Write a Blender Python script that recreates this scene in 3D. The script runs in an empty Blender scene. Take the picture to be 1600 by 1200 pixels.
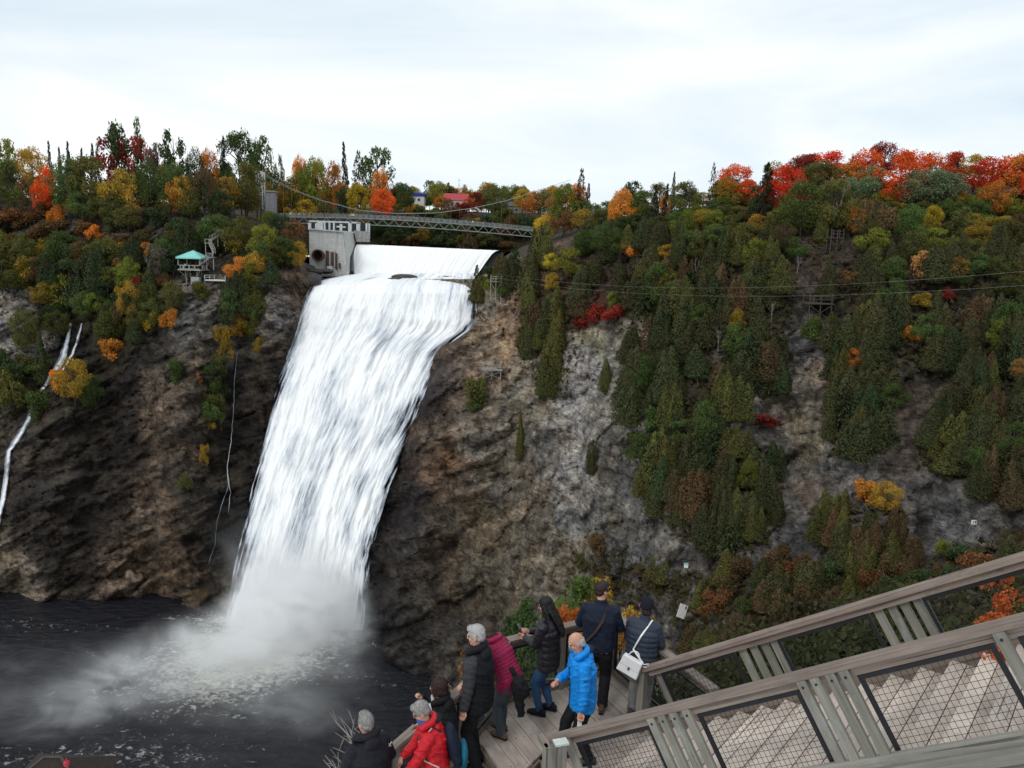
import bpy, bmesh, math, random
import numpy as np
from mathutils import Vector, Matrix
R = math.radians
SC = bpy.context.scene
COL = SC.collection
random.seed(7); RNG = np.random.default_rng(7)

# ------------------------------------------------------------------ camera
F, PITCH, ROLL, CZ = 1232.0, R(8.77), R(1.8), 88.0
cam_d = bpy.data.cameras.new('camera'); cam = bpy.data.objects.new('camera', cam_d); COL.objects.link(cam)
cam_d.sensor_width = 36.0; cam_d.lens = 36.0*F/1600.0; cam_d.clip_start = 0.1; cam_d.clip_end = 20000
_r0 = np.array([1, 0, 0.]); _u0 = np.array([0, math.sin(PITCH), math.cos(PITCH)]); _f0 = np.array([0, math.cos(PITCH), -math.sin(PITCH)])
_c, _s = math.cos(ROLL), math.sin(ROLL)
_ri = _c*_r0 + _s*_u0; _up = -_s*_r0 + _c*_u0
cam.matrix_world = Matrix(((_ri[0], _up[0], -_f0[0], 0), (_ri[1], _up[1], -_f0[1], 0), (_ri[2], _up[2], -_f0[2], CZ), (0, 0, 0, 1)))
SC.camera = cam

# ------------------------------------------------------------------ sky, sun, exposure
W = bpy.data.worlds.new('World'); SC.world = W; W.use_nodes = True
SUN_EL, SUN_AZ = R(48), R(215)          # high thin cloud, light from behind left
nt = W.node_tree; nt.nodes.clear(); N = nt.nodes.new; L = nt.links.new
out = N('ShaderNodeOutputWorld'); bg = N('ShaderNodeBackground'); L(bg.outputs[0], out.inputs[0])
sky = N('ShaderNodeTexSky'); sky.sky_type = 'NISHITA'; sky.sun_disc = False; sky.sun_elevation = SUN_EL; sky.sun_rotation = SUN_AZ
sky.air_density = 1.0; sky.dust_density = 1.5
tc = N('ShaderNodeTexCoord'); mp = N('ShaderNodeMapping'); L(tc.outputs['Generated'], mp.inputs[0])
mp.inputs['Scale'].default_value = (1.0, 1.3, 4.5); mp.inputs['Rotation'].default_value = (0.1, 0.28, 0.4); mp.inputs['Location'].default_value = (0.35, 0.2, 0.1)
n1 = N('ShaderNodeTexNoise'); L(mp.outputs[0], n1.inputs['Vector']); n1.inputs['Scale'].default_value = 1.5; n1.inputs['Detail'].default_value = 7; n1.inputs['Roughness'].default_value = 0.52; n1.inputs['Distortion'].default_value = 0.5
cr = N('ShaderNodeValToRGB'); L(n1.outputs[0], cr.inputs[0])
cr.color_ramp.elements[0].position = 0.33; cr.color_ramp.elements[0].color = (6.5, 7.8, 8.7, 1)
cr.color_ramp.elements[1].position = 0.60; cr.color_ramp.elements[1].color = (9.7, 10.0, 10.1, 1)
mx = N('ShaderNodeMix'); mx.data_type = 'RGBA'; mx.inputs[0].default_value = 0.9
L(sky.outputs[0], mx.inputs[6]); L(cr.outputs[0], mx.inputs[7]); L(mx.outputs[2], bg.inputs[0]); bg.inputs[1].default_value = 0.1
sun_d = bpy.data.lights.new('sun', 'SUN'); sun = bpy.data.objects.new('sun', sun_d); COL.objects.link(sun)
sun_d.energy = 1.0; sun_d.angle = R(14); sun_d.color = (1, 0.97, 0.92)
_sd = Vector((math.sin(SUN_AZ)*math.cos(SUN_EL), math.cos(SUN_AZ)*math.cos(SUN_EL), math.sin(SUN_EL)))
sun.rotation_euler = _sd.to_track_quat('Z', 'Y').to_euler()
vs = SC.view_settings; vs.view_transform = 'Standard'; vs.look = 'None'; vs.exposure = 0.15; vs.gamma = 1.0; vs.use_curve_mapping = False
SC.render.engine = 'CYCLES'
cy = SC.cycles; cy.max_bounces = 12; cy.diffuse_bounces = 3; cy.glossy_bounces = 2; cy.transparent_max_bounces = 16; cy.volume_bounces = 10; cy.transmission_bounces = 3
cy.volume_step_rate = 0.7; cy.volume_max_steps = 128; cy.use_denoising = True

# ------------------------------------------------------------------ helpers
def ray(px, py):
    px = np.asarray(px, float); py = np.asarray(py, float)
    x = (px-800)/F; y = (600-py)/F
    x, y = x*_c-y*_s, x*_s+y*_c
    cp, sp = math.cos(PITCH), math.sin(PITCH)
    return np.stack([x, cp+y*sp, -sp+y*cp], -1)
def P(px, py, d):                          # the point seen in direction (px, py) at forward distance d
    r = ray(px, py); d = np.asarray(d, float)
    return r/r[..., 1:2]*d[..., None] + np.array([0, 0, CZ]) if r.ndim > 1 else r/r[1]*float(d) + np.array([0, 0, CZ])
def G(px, py, z):                          # the point seen in direction (px, py) at height z
    r = ray(px, py); return r*((z-CZ)/r[2]) + np.array([0, 0, CZ])
def pix(p):
    p = np.asarray(p, float)-[0, 0, CZ]; cp, sp = math.cos(PITCH), math.sin(PITCH)
    w = p[1]*cp-p[2]*sp; y = (p[1]*sp+p[2]*cp)/w; x = p[0]/w
    return 800+(x*_c+y*_s)*F, 600-(-x*_s+y*_c)*F

_perm = np.random.default_rng(3).permutation(256); _perm = np.concatenate([_perm, _perm, _perm])
_g3 = np.random.default_rng(4).normal(size=(256, 3)); _g3 /= np.linalg.norm(_g3, axis=1, keepdims=True)
def perlin(p):
    p = np.asarray(p, float); i = np.floor(p).astype(int); f = p-i; i &= 255
    u = f*f*f*(f*(f*6-15)+10); res = 0
    for dx in (0, 1):
        for dy in (0, 1):
            for dz in (0, 1):
                hsh = _perm[_perm[_perm[(i[..., 0]+dx) & 255]+((i[..., 1]+dy) & 255)]+((i[..., 2]+dz) & 255)]
                g = _g3[hsh]; d = (g*(f-np.array([dx, dy, dz]))).sum(-1)
                wgt = (u[..., 0] if dx else 1-u[..., 0])*(u[..., 1] if dy else 1-u[..., 1])*(u[..., 2] if dz else 1-u[..., 2])
                res = res+wgt*d
    return res*1.6
def fbm(p, o=4, lac=2.0, g=0.5):
    p = np.asarray(p, float); a = 1.0; r = 0; t = 0
    for k in range(o):
        r = r+a*perlin(p+17.3*k); t += a; a *= g; p = p*lac
    return r/t
def ridged(p, o=4):
    p = np.asarray(p, float); a = 1.0; r = 0; t = 0
    for k in range(o):
        r = r+a*(1-2*np.abs(perlin(p+9.1*k))); t += a; a *= 0.5; p = p*2.1
    return r/t

def cells(p):
    """blocky cell noise: a value for the nearest cell, and how near its border is"""
    p = np.asarray(p, float); i = np.floor(p).astype(int); b1 = np.full(p.shape[:-1], 9.0); b2 = b1.copy(); v = np.zeros(p.shape[:-1])
    for dx in (-1, 0, 1):
        for dy in (-1, 0, 1):
            for dz in (-1, 0, 1):
                c = i+np.array([dx, dy, dz]); k = c & 255; hh = _perm[_perm[_perm[k[..., 0]]+k[..., 1]]+k[..., 2]]
                q = c+0.5+0.42*_g3[hh]; d = np.linalg.norm(q-p, axis=-1); n_ = d < b1
                b2 = np.where(n_, b1, np.minimum(b2, d)); v = np.where(n_, hh/255.0, v); b1 = np.where(n_, d, b1)
    return v, b2-b1
OFF = {}
def _off(o): return OFF.get(o.name, np.zeros(3)) if o is not None else np.zeros(3)
def link(name, me, parent=None, mat=None):
    o = bpy.data.objects.new(name, me); COL.objects.link(o)
    if parent is not None: o.parent = parent
    OFF[o.name] = _off(parent)
    if mat is not None and me is not None and not me.materials: me.materials.append(mat)
    return o
def tag(o, label=None, cat=None, group=None, kind=None):
    if label: o['label'] = label
    if cat: o['category'] = cat
    if group: o['group'] = group
    if kind: o['kind'] = kind
    return o
def thing(name, label, cat, loc=(0, 0, 0), group=None):
    o = bpy.data.objects.new(name, None); COL.objects.link(o); o.location = loc; o.empty_display_size = 0.2
    OFF[o.name] = np.array(loc, float); return tag(o, label, cat, group)
def np_mesh(name, v, f, smooth=False):
    v = np.asarray(v, np.float32); f = np.asarray(f, np.int32); k = f.shape[1]
    me = bpy.data.meshes.new(name); me.vertices.add(len(v)); me.vertices.foreach_set('co', v.ravel())
    me.loops.add(f.size); me.loops.foreach_set('vertex_index', f.ravel())
    me.polygons.add(len(f)); me.polygons.foreach_set('loop_start', np.arange(0, f.size, k, dtype=np.int32))
    me.polygons.foreach_set('use_smooth', np.full(len(f), smooth)); me.update(calc_edges=True); me.validate(); return me
def set_col(me, name, rgb):
    a = me.color_attributes.new(name, 'FLOAT_COLOR', 'POINT'); c = np.ones((len(me.vertices), 4), np.float32); c[:, :3] = rgb
    a.data.foreach_set('color', c.ravel())
def set_val(me, name, val):
    a = me.attributes.new(name, 'FLOAT', 'POINT'); a.data.foreach_set('value', np.asarray(val, np.float32).ravel())
def grid_faces(nu, nv):
    i = np.arange((nu-1)*(nv-1)); a = (i//(nv-1))*nv+i % (nv-1); return np.stack([a, a+nv, a+nv+1, a+1], 1)
def nrm(v): v = np.asarray(v, float); return v/max(1e-9, np.linalg.norm(v))

class MB:
    def __init__(s): s.v = []; s.f = []
    def add(s, v, f):
        o = len(s.v); s.v += [tuple(map(float, q)) for q in v]; s.f += [tuple(o+i for i in q) for q in f]; return s
    def obox(s, c, ax, ay, az):            # centre and three half axes
        c = np.asarray(c, float); ax, ay, az = (np.asarray(q, float) for q in (ax, ay, az))
        vs = [c+i*ax+j*ay+k*az for k in (-1, 1) for j in (-1, 1) for i in (-1, 1)]
        return s.add(vs, [(0, 2, 3, 1), (4, 5, 7, 6), (0, 1, 5, 4), (2, 6, 7, 3), (0, 4, 6, 2), (1, 3, 7, 5)])
    def box(s, c, size, az=0):
        ca, sa = math.cos(az), math.sin(az); x, y, z = (q/2 for q in size)
        return s.obox(c, (x*ca, x*sa, 0), (-y*sa, y*ca, 0), (0, 0, z))
    def beam(s, a, b, w, h, up=(0, 0, 1)): # w across, h along up
        a, b = np.asarray(a, float), np.asarray(b, float); t = nrm(b-a); sd = np.cross(t, up)
        if np.linalg.norm(sd) < 1e-4: sd = np.cross(t, (1, 0, 0))
        sd = nrm(sd); u = np.cross(sd, t); return s.obox((a+b)/2, (b-a)/2, sd*w/2, u*h/2)
    def tube(s, pts, r, n=8, cap=True):
        pts = [np.asarray(p, float) for p in pts]; m = len(pts)
        rs = [r]*m if np.isscalar(r) else list(r); vs = []; prev = None
        for i, p in enumerate(pts):
            t = nrm(pts[min(i+1, m-1)]-pts[max(i-1, 0)])
            if prev is None: a = nrm(np.cross(t, (0, 0, 1) if abs(t[2]) < .9 else (1, 0, 0)))
            else: a = nrm(prev-t*np.dot(prev, t))
            prev = a; b = np.cross(t, a)
            for k in range(n):
                q = 2*math.pi*k/n; vs.append(p+(a*math.cos(q)+b*math.sin(q))*rs[i])
        fs = [(i*n+k, i*n+(k+1) % n, (i+1)*n+(k+1) % n, (i+1)*n+k) for i in range(m-1) for k in range(n)]
        if cap: fs += [tuple(reversed(range(n))), tuple(range((m-1)*n, m*n))]
        return s.add(vs, fs)
    def loft(s, pts, rx, ry, side=(1, 0, 0), n=16):
        pts = [np.asarray(p, float) for p in pts]; m = len(pts); vs = []
        for i, p in enumerate(pts):
            t = nrm(pts[min(i+1, m-1)]-pts[max(i-1, 0)]); a = nrm(np.asarray(side, float)-t*np.dot(side, t)); b = np.cross(t, a)
            for k in range(n):
                q = 2*math.pi*k/n; vs.append(p+a*math.cos(q)*rx[i]+b*math.sin(q)*ry[i])
        fs = [(i*n+k, i*n+(k+1) % n, (i+1)*n+(k+1) % n, (i+1)*n+k) for i in range(m-1) for k in range(n)]
        fs += [tuple(reversed(range(n))), tuple(range((m-1)*n, m*n))]
        return s.add(vs, fs)
    def ball(s, c, r, M=None, n=12, m=8):
        r = (r, r, r) if np.isscalar(r) else r; c = np.asarray(c, float); vs = []; fs = []
        for i in range(m+1):
            th = math.pi*i/m
            for k in range(n):
                q = 2*math.pi*k/n; p = np.array([r[0]*math.sin(th)*math.cos(q), r[1]*math.sin(th)*math.sin(q), r[2]*math.cos(th)])
                vs.append(c+(M @ p if M is not None else p))
        for i in range(m):
            for k in range(n):
                a, b, c2, d = i*n+k, (i+1)*n+k, (i+1)*n+(k+1) % n, i*n+(k+1) % n
                fs.append((a, b, c2) if i == 0 and False else (a, b, c2, d))
        return s.add(vs, fs)
    def prism(s, poly, z0, z1):
        n = len(poly); vs = [(p[0], p[1], z0) for p in poly]+[(p[0], p[1], z1) for p in poly]
        return s.add(vs, [tuple(reversed(range(n))), tuple(range(n, 2*n))]+[(i, (i+1) % n, n+(i+1) % n, n+i) for i in range(n)])
    def hull8(s, a, b):                    # a, b: matching quads (front, back)
        return s.add(list(a)+list(b), [(0, 1, 2, 3), (7, 6, 5, 4), (0, 4, 5, 1), (1, 5, 6, 2), (2, 6, 7, 3), (3, 7, 4, 0)])
    def mesh(s, name, off=(0, 0, 0), smooth=False):
        me = bpy.data.meshes.new(name); off = np.asarray(off, float)
        me.from_pydata([tuple(np.asarray(q)-off) for q in s.v], [], s.f)
        bm = bmesh.new(); bm.from_mesh(me); bmesh.ops.recalc_face_normals(bm, faces=bm.faces); bm.to_mesh(me); bm.free()
        if smooth: me.polygons.foreach_set('use_smooth', [True]*len(me.polygons))
        me.update(); return me
    def build(s, name, mat, parent=None, smooth=False, bevel=0):
        o = link(name, s.mesh(name, _off(parent), smooth), parent, mat)
        if bevel:
            m = o.modifiers.new('edge', 'BEVEL'); m.width = bevel; m.segments = 2; m.limit_method = 'ANGLE'
        return o

# ------------------------------------------------------------------ materials
def newmat(name):
    m = bpy.data.materials.new(name); m.use_nodes = True; t = m.node_tree; t.nodes.clear()
    o = t.nodes.new('ShaderNodeOutputMaterial'); b = t.nodes.new('ShaderNodeBsdfPrincipled'); t.links.new(b.outputs[0], o.inputs[0])
    b.inputs['Specular IOR Level'].default_value = 0.3
    return m, t, b, o
def mixc(t, fac, a, b, mode='MIX'):
    m = t.nodes.new('ShaderNodeMix'); m.data_type = 'RGBA'; m.blend_type = mode; m.clamp_factor = True
    for i, q in ((0, fac), (6, a), (7, b)):
        if hasattr(q, 'is_output') or hasattr(q, 'links'): t.links.new(q, m.inputs[i])
        elif i == 0: m.inputs[0].default_value = q
        else: m.inputs[i].default_value = (*q[:3], 1)
    return m.outputs[2]
def noise(t, scale, detail=5, rough=0.55, vec=None, stretch=None, dist=0.0, coord='Object'):
    n = t.nodes.new('ShaderNodeTexNoise'); n.inputs['Scale'].default_value = scale; n.inputs['Detail'].default_value = detail; n.inputs['Roughness'].default_value = rough; n.inputs['Distortion'].default_value = dist
    if vec is None:
        c = t.nodes.new('ShaderNodeTexCoord'); vec = c.outputs[coord]
    if stretch is not None:
        mpn = t.nodes.new('ShaderNodeMapping'); mpn.inputs['Scale'].default_value = stretch; t.links.new(vec, mpn.inputs[0]); vec = mpn.outputs[0]
    t.links.new(vec, n.inputs['Vector']); return n.outputs[0]
def ramp(t, src, stops):
    r = t.nodes.new('ShaderNodeValToRGB'); t.links.new(src, r.inputs[0]); e = r.color_ramp.elements
    while len(e) < len(stops): e.new(0.5)
    for q, (p, c) in zip(e, stops):
        q.position = p; q.color = (c, c, c, 1) if np.isscalar(c) else (*c[:3], 1)
    return r.outputs[0]
def math_(t, op, a, b=0.0, c=None):
    m = t.nodes.new('ShaderNodeMath'); m.operation = op
    for i, q in enumerate((a, b) if c is None else (a, b, c)):
        if hasattr(q, 'links'): t.links.new(q, m.inputs[i])
        else: m.inputs[i].default_value = q
    return m.outputs[0]
def bump(t, b, h, strength=0.3, dist=0.02):
    n = t.nodes.new('ShaderNodeBump'); n.inputs['Strength'].default_value = strength; n.inputs['Distance'].default_value = dist
    t.links.new(h, n.inputs['Height']); t.links.new(n.outputs[0], b.inputs['Normal'])
def attr(t, name, out='Color'):
    a = t.nodes.new('ShaderNodeAttribute'); a.attribute_name = name; return a.outputs[out]

def plain(name, c, rough=0.6, var=0.15, scale=6, bmp=0.0, metal=0.0, spec=0.3, bscale=None, bdist=0.01):
    m, t, b, o = newmat(name); n = noise(t, scale, 4)
    k = ramp(t, n, [(0.25, 1-var), (0.75, 1+var)])
    t.links.new(mixc(t, 1.0, c, k, 'MULTIPLY'), b.inputs['Base Color'])
    b.inputs['Roughness'].default_value = rough; b.inputs['Metallic'].default_value = metal; b.inputs['Specular IOR Level'].default_value = spec
    if bmp: bump(t, b, noise(t, bscale or scale*4, 4), bmp, bdist)
    return m
def wood(name, c1, c2, grain=(2, 40, 40), rough=0.8, blot=None, axes=None):
    m, t, b, o = newmat(name)
    oi = t.nodes.new('ShaderNodeObjectInfo'); tcn = t.nodes.new('ShaderNodeTexCoord'); va = t.nodes.new('ShaderNodeVectorMath'); va.operation = 'ADD'
    t.links.new(tcn.outputs['Object'], va.inputs[0]); cb = t.nodes.new('ShaderNodeCombineXYZ'); mm = math_(t, 'MULTIPLY', oi.outputs['Random'], 37.0)
    for i in range(3): t.links.new(mm, cb.inputs[i])
    t.links.new(cb.outputs[0], va.inputs[1]); vec = va.outputs[0]
    if axes is not None:                    # grain runs along the first axis
        cc = t.nodes.new('ShaderNodeCombineXYZ')
        for i_, ax_ in enumerate(axes): dp = t.nodes.new('ShaderNodeVectorMath'); dp.operation = 'DOT_PRODUCT'; t.links.new(vec, dp.inputs[0]); dp.inputs[1].default_value = tuple(ax_); t.links.new(dp.outputs['Value'], cc.inputs[i_])
        vec = cc.outputs[0]
    g = noise(t, 1.0, 5, 0.6, vec, grain, 0.6); big = noise(t, 1.7, 4, 0.6, vec)
    c = mixc(t, ramp(t, g, [(0.3, 0.0), (0.7, 1.0)]), c1, c2)
    c = mixc(t, 1.0, c, ramp(t, big, [(0.2, 0.72), (0.8, 1.2)]), 'MULTIPLY')
    c = mixc(t, 1.0, c, ramp(t, oi.outputs['Random'], [(0, 0.82), (1, 1.14)]), 'MULTIPLY')
    if blot: c = mixc(t, ramp(t, noise(t, 5, 6, 0.7, vec, (.4, 1, 1)), [(0.54, 0.0), (0.7, 0.75)]), c, blot)
    sp_ = noise(t, 1.0, 3, 0.5, vec, (grain[0]*.5, grain[1]*1.3, grain[2]*1.3), 0.2); c = mixc(t, 1.0, c, ramp(t, sp_, [(0.30, 0.35), (0.37, 1.0)]), 'MULTIPLY')
    t.links.new(c, b.inputs['Base Color']); b.inputs['Roughness'].default_value = rough; b.inputs['Specular IOR Level'].default_value = 0.2
    bump(t, b, g, 0.35, 0.004); return m
def leafmat(name, transl=0.25, var=0.35, tint=(0.10, 0.055, 0.02), tintamt=0.5):
    m, t, b, o = newmat(name); oi = t.nodes.new('ShaderNodeObjectInfo'); ge = t.nodes.new('ShaderNodeNewGeometry')
    k = ramp(t, ge.outputs['Random Per Island'], [(0, 1-var), (1, 1+var)])
    c = mixc(t, 1.0, oi.outputs['Color'], k, 'MULTIPLY')
    tcn = t.nodes.new('ShaderNodeTexCoord'); va = t.nodes.new('ShaderNodeVectorMath'); va.operation = 'ADD'; t.links.new(tcn.outputs['Object'], va.inputs[0])
    cb = t.nodes.new('ShaderNodeCombineXYZ'); mm = math_(t, 'MULTIPLY', oi.outputs['Random'], 50.0)
    for i in range(3): t.links.new(mm, cb.inputs[i])
    t.links.new(cb.outputs[0], va.inputs[1])
    n = noise(t, 3.2, 3, 0.6, va.outputs[0])
    c = mixc(t, math_(t, 'MULTIPLY', ramp(t, n, [(0.46, 0), (0.68, 1)]), tintamt), c, tint)
    n2 = noise(t, 9.0, 2, 0.6, va.outputs[0])
    c = mixc(t, 1.0, c, ramp(t, n2, [(0.3, 0.72), (0.7, 1.25)]), 'MULTIPLY')
    t.links.new(c, b.inputs['Base Color']); b.inputs['Roughness'].default_value = 0.7; b.inputs['Specular IOR Level'].default_value = 0.15
    tr = t.nodes.new('ShaderNodeBsdfTranslucent'); t.links.new(c, tr.inputs[0]); ms = t.nodes.new('ShaderNodeMixShader'); ms.inputs[0].default_value = transl
    t.links.new(b.outputs[0], ms.inputs[1]); t.links.new(tr.outputs[0], ms.inputs[2]); t.links.new(ms.outputs[0], o.inputs[0]); return m
M = {}
M['leaf'] = leafmat('broad_leaves', 0.3, 0.2, (0.07, 0.075, 0.015), 0.45)
M['needle'] = leafmat('conifer_foliage', 0.12, 0.22, (0.075, 0.052, 0.022), 0.55)
M['bark'] = plain('bark', (0.07, 0.058, 0.048), 0.9, 0.4, 8)
M['birch'] = plain('pale_bark', (0.26, 0.25, 0.22), 0.8, 0.3, 8)
M['steel'] = plain('galvanised_steel', (0.34, 0.36, 0.37), 0.5, 0.2, 3, metal=0.0)
M['black_metal'] = plain('black_metal', (0.012, 0.012, 0.015), 0.45, 0.2, 8)
M['concrete'] = None
# ================================================================== TERRAIN
# forward distance of the cliffs and slopes, surveyed at control directions (px, py, metres)
CTRL = """-250 920 220;-250 700 226;-250 520 238;-250 340 268;0 925 214;150 925 214.5;280 934 213;350 938 210;0 800 217;120 800 214;200 800 216;270 800 207;330 800 211;
0 650 224;100 650 218;170 650 224;230 640 214;300 650 210;345 650 219;400 640 218;0 520 234;110 520 236;200 520 226;300 520 214;345 520 221;385 520 221;430 500 221;
0 430 248;150 430 242;300 445 229;380 440 228;430 430 229;470 430 232;0 340 264;150 340 260;300 340 252;400 345 258;450 380 252;
500 440 239;600 436 244;740 440 231;480 500 230;600 500 230;735 500 229;455 600 223;560 600 223;660 600 219;425 700 218;520 700 218;630 700 217;395 800 213;500 800 213;600 800 211;365 900 207;470 900 208;580 900 205;360 960 206;470 970 205;575 960 201;
690 560 217;640 700 208;610 850 201;600 950 195;630 1020 183;700 1075 166;760 450 224;790 470 220;800 560 207;760 640 200;800 750 188;740 800 192;700 900 188;800 900 170;720 980 178;800 1000 157;800 1080 150;800 1250 130;
820 405 224;900 420 208;900 520 194;900 650 178;900 800 162;900 900 152;900 1000 143;1000 330 216;1000 400 195;1000 500 178;1000 650 160;1000 800 146;1000 900 137;1000 1000 127;1000 1250 105;
1150 320 205;1150 450 166;1150 650 144;1150 800 130;1150 900 120;1150 1000 110;1250 600 146;1250 720 136;1300 300 205;1300 400 166;1300 550 145;1300 700 130;1300 800 120;1300 900 110;1300 1250 82;
1450 280 205;1450 350 172;1450 500 144;1450 650 124;1450 800 110;1450 900 100;1600 290 190;1600 450 142;1600 600 121;1600 750 106;1600 850 97;1600 1250 66;1850 300 175;1850 500 128;1850 750 98;1850 1000 78;1850 1250 58"""
_c3 = np.array([[float(q) for q in l.split()] for l in CTRL.replace('\n', '').split(';') if l.strip()])
def base_pull(px, py):                      # the foot of the cliffs and falls stands nearer than their lip
    k = np.clip((np.asarray(py, float)-520)/400, 0, 1.25); k = k*k*(3-2*np.minimum(k, 1)) if False else k
    return 1-(0.10*np.interp(px, [560, 640, 720, 820], [1, .75, .5, 0]))*k
_c3[:, 2] *= base_pull(_c3[:, 0], _c3[:, 1])
def tps_fit(xy, v):
    n = len(xy); d2 = ((xy[:, None]-xy[None])**2).sum(-1); K = np.where(d2 > 0, 0.5*d2*np.log(d2+1e-12), 0)+0.02*np.eye(n)
    Pm = np.hstack([np.ones((n, 1)), xy]); A = np.block([[K, Pm], [Pm.T, np.zeros((3, 3))]]); return np.linalg.solve(A, np.concatenate([v, np.zeros(3)]))
_xy = _c3[:, :2]/100; _co = tps_fit(_xy, np.log(_c3[:, 2]))
def depth0(px, py):
    q = np.stack([np.asarray(px, float)/100, np.asarray(py, float)/100], -1).reshape(-1, 2); o = np.empty(len(q))
    for i in range(0, len(q), 20000):
        z = q[i:i+20000]; d2 = ((z[:, None]-_xy[None])**2).sum(-1); U = np.where(d2 > 0, 0.5*d2*np.log(d2+1e-12), 0)
        o[i:i+20000] = U @ _co[:len(_xy)]+_co[-3]+z @ _co[-2:]
    return np.exp(o).reshape(np.shape(px))
RIMX = [-250, 0, 300, 400, 450, 480, 500, 740, 760, 790, 820, 870, 930, 1000, 1150, 1300, 1450, 1600, 1850]
RIMY = [318, 326, 336, 350, 378, 424, 436, 436, 428, 408, 396, 378, 360, 344, 318, 300, 282, 286, 300]
BASX = [-250, 400, 560, 600, 700, 850, 1000, 1900]; BASY = [960, 972, 1000, 1030, 1110, 1220, 1260, 1260]
rim = lambda x: np.interp(x, RIMX, RIMY); bas = lambda x: np.interp(x, BASX, BASY)
NV = 250; PX = np.arange(-250, 1851, 3.2); NU = len(PX)
vv = np.linspace(0, 1, NV); gx = np.repeat(PX[:, None], NV, 1); gy = bas(PX)[:, None]+(rim(PX)-bas(PX))[:, None]*vv[None]
FALL = np.array([[428, 546, 737, 258], [433, 528, 738, 249], [438, 500, 740, 240], [446, 486, 741, 234], [458, 482, 741, 230.5], [500, 467, 741, 226.5], [516, 462, 733, 225.2], [530, 458, 715, 224], [550, 452, 694, 222.5], [600, 437, 672, 219.5], [660, 424, 652, 216.5], [700, 414, 630, 214], [760, 398, 604, 211], [820, 385, 586, 208], [880, 372, 574, 205], [920, 364, 571, 203], [960, 354, 570, 201.5], [1000, 348, 566, 200]])
FALL[:, 3] *= base_pull(FALL[:, 1], FALL[:, 0])
fl = lambda y: np.interp(y, FALL[:, 0], FALL[:, 1]); fr = lambda y: np.interp(y, FALL[:, 0], FALL[:, 2]); fd = lambda y: np.interp(y, FALL[:, 0], FALL[:, 3])
dd = depth0(gx, gy)
infall = np.clip(np.minimum(gx-fl(gy)+6, fr(gy)+6-gx)/12, 0, 1)*(gy > 426)
base3 = P(gx, gy, dd)
q = base3*np.array([1, 1, 0.8])
steep = np.clip((gx-1000)/400, 0, 1)
tilt = base3[..., 2]+0.45*base3[..., 0]                                    # bedding dips across the face
strata = np.abs(((tilt/5.5+1.3*fbm(q/14, 3)) % 1.0)-0.5)*2
bedq = np.stack([base3[..., 0]*.914+base3[..., 2]*.407, base3[..., 1], (base3[..., 2]*.914-base3[..., 0]*.407)*2.4], -1)
step = fbm(bedq/13, 4)*3; step = (np.floor(step*3)+np.clip(((step*3) % 1)*3-1, 0, 1))/3
disp = 3.2*ridged(q/26, 3)+1.0*fbm(q/7, 3)+0.8*ridged(bedq/np.array([7., 4.2, 4.2]), 4)+2.0*step+0.7*(strata-0.5)
cv1, ce1 = cells(bedq/np.array([15.0, 8.0, 10.0])+0.35*fbm(q/6, 3)[..., None]); cv2, ce2 = cells(bedq/np.array([6.0, 3.6, 4.0])+0.4*fbm(q/3+4, 2)[..., None]+3)
disp = disp+1.5*(cv1-.5)+0.7*(cv2-.5)-0.5*np.clip(1-ce1/.10, 0, 1)-0.35*np.clip(1-ce2/.14, 0, 1)
gully = np.exp(-((gx-205-0.12*(gy-600))/34)**2)*np.clip((gy-560)/60, 0, 1)*3.0+np.exp(-((gx-372+0.10*(gy-600))/20)**2)*np.clip((gy-480)/60, 0, 1)*3.0
disp = (-disp*(1-0.35*steep)+gully)*(1-infall)+infall*2.2
disp *= np.clip((vv[None]-0.0)/0.02, 0, 1)*np.clip((1-vv[None])/0.03, 0.15, 1)
dd = dd+disp
TER = P(gx, gy, dd)                                                         # (NU, NV, 3)
rise = np.interp(PX, [-250, 380, 470, 500, 740, 800, 900, 1850], [9, 7, 1, -2.0, -2.0, 4, 6, 6])
EX = [5, 12, 22, 36, 60, 110, 220, 600, 1600, 5000]
rows = []
for e in EX:
    top = TER[:, -1].copy(); dirn = top[:, :2]/top[:, 1:2]
    p = top.copy(); p[:, :2] = top[:, :2]+dirn*e; p[:, 2] = top[:, 2]+rise*(1-math.exp(-e/40)); rows.append(p)
ALLT = np.concatenate([TER, np.stack(rows, 1)], 1); NT = ALLT.shape[1]
ter_me = np_mesh('terrain', ALLT.reshape(-1, 3), grid_faces(NU, NT)[:, ::-1], True)

def terrain_at(px, py):
    """a point of the ground in direction (px, py); behind the rim it lies on the plateau"""
    i = np.clip((px+250)/3.2, 0, NU-1.001); i0 = int(i); fi = i-i0
    b, r = float(bas(px)), float(rim(px)); v = (py-b)/(r-b)
    if v <= 1:
        j = np.clip(v*(NV-1), 0, NV-1.001); j0 = int(j); fj = j-j0
        a = TER[i0, j0]*(1-fj)+TER[i0, j0+1]*fj; c = TER[i0+1, j0]*(1-fj)+TER[i0+1, j0+1]*fj
        return a*(1-fi)+c*fi
    return plateau(px, (r-py)*0.9)
def plateau(px, e):
    i = np.clip((px+250)/3.2, 0, NU-1.001); i0 = int(i); fi = i-i0; top = TER[i0, -1]*(1-fi)+TER[i0+1, -1]*fi
    d = top[:2]/top[1]; z = top[2]+float(np.interp(px, PX, rise))*(1-math.exp(-e/40)); return np.array([top[0]+d[0]*e, top[1]+e, z])

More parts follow.
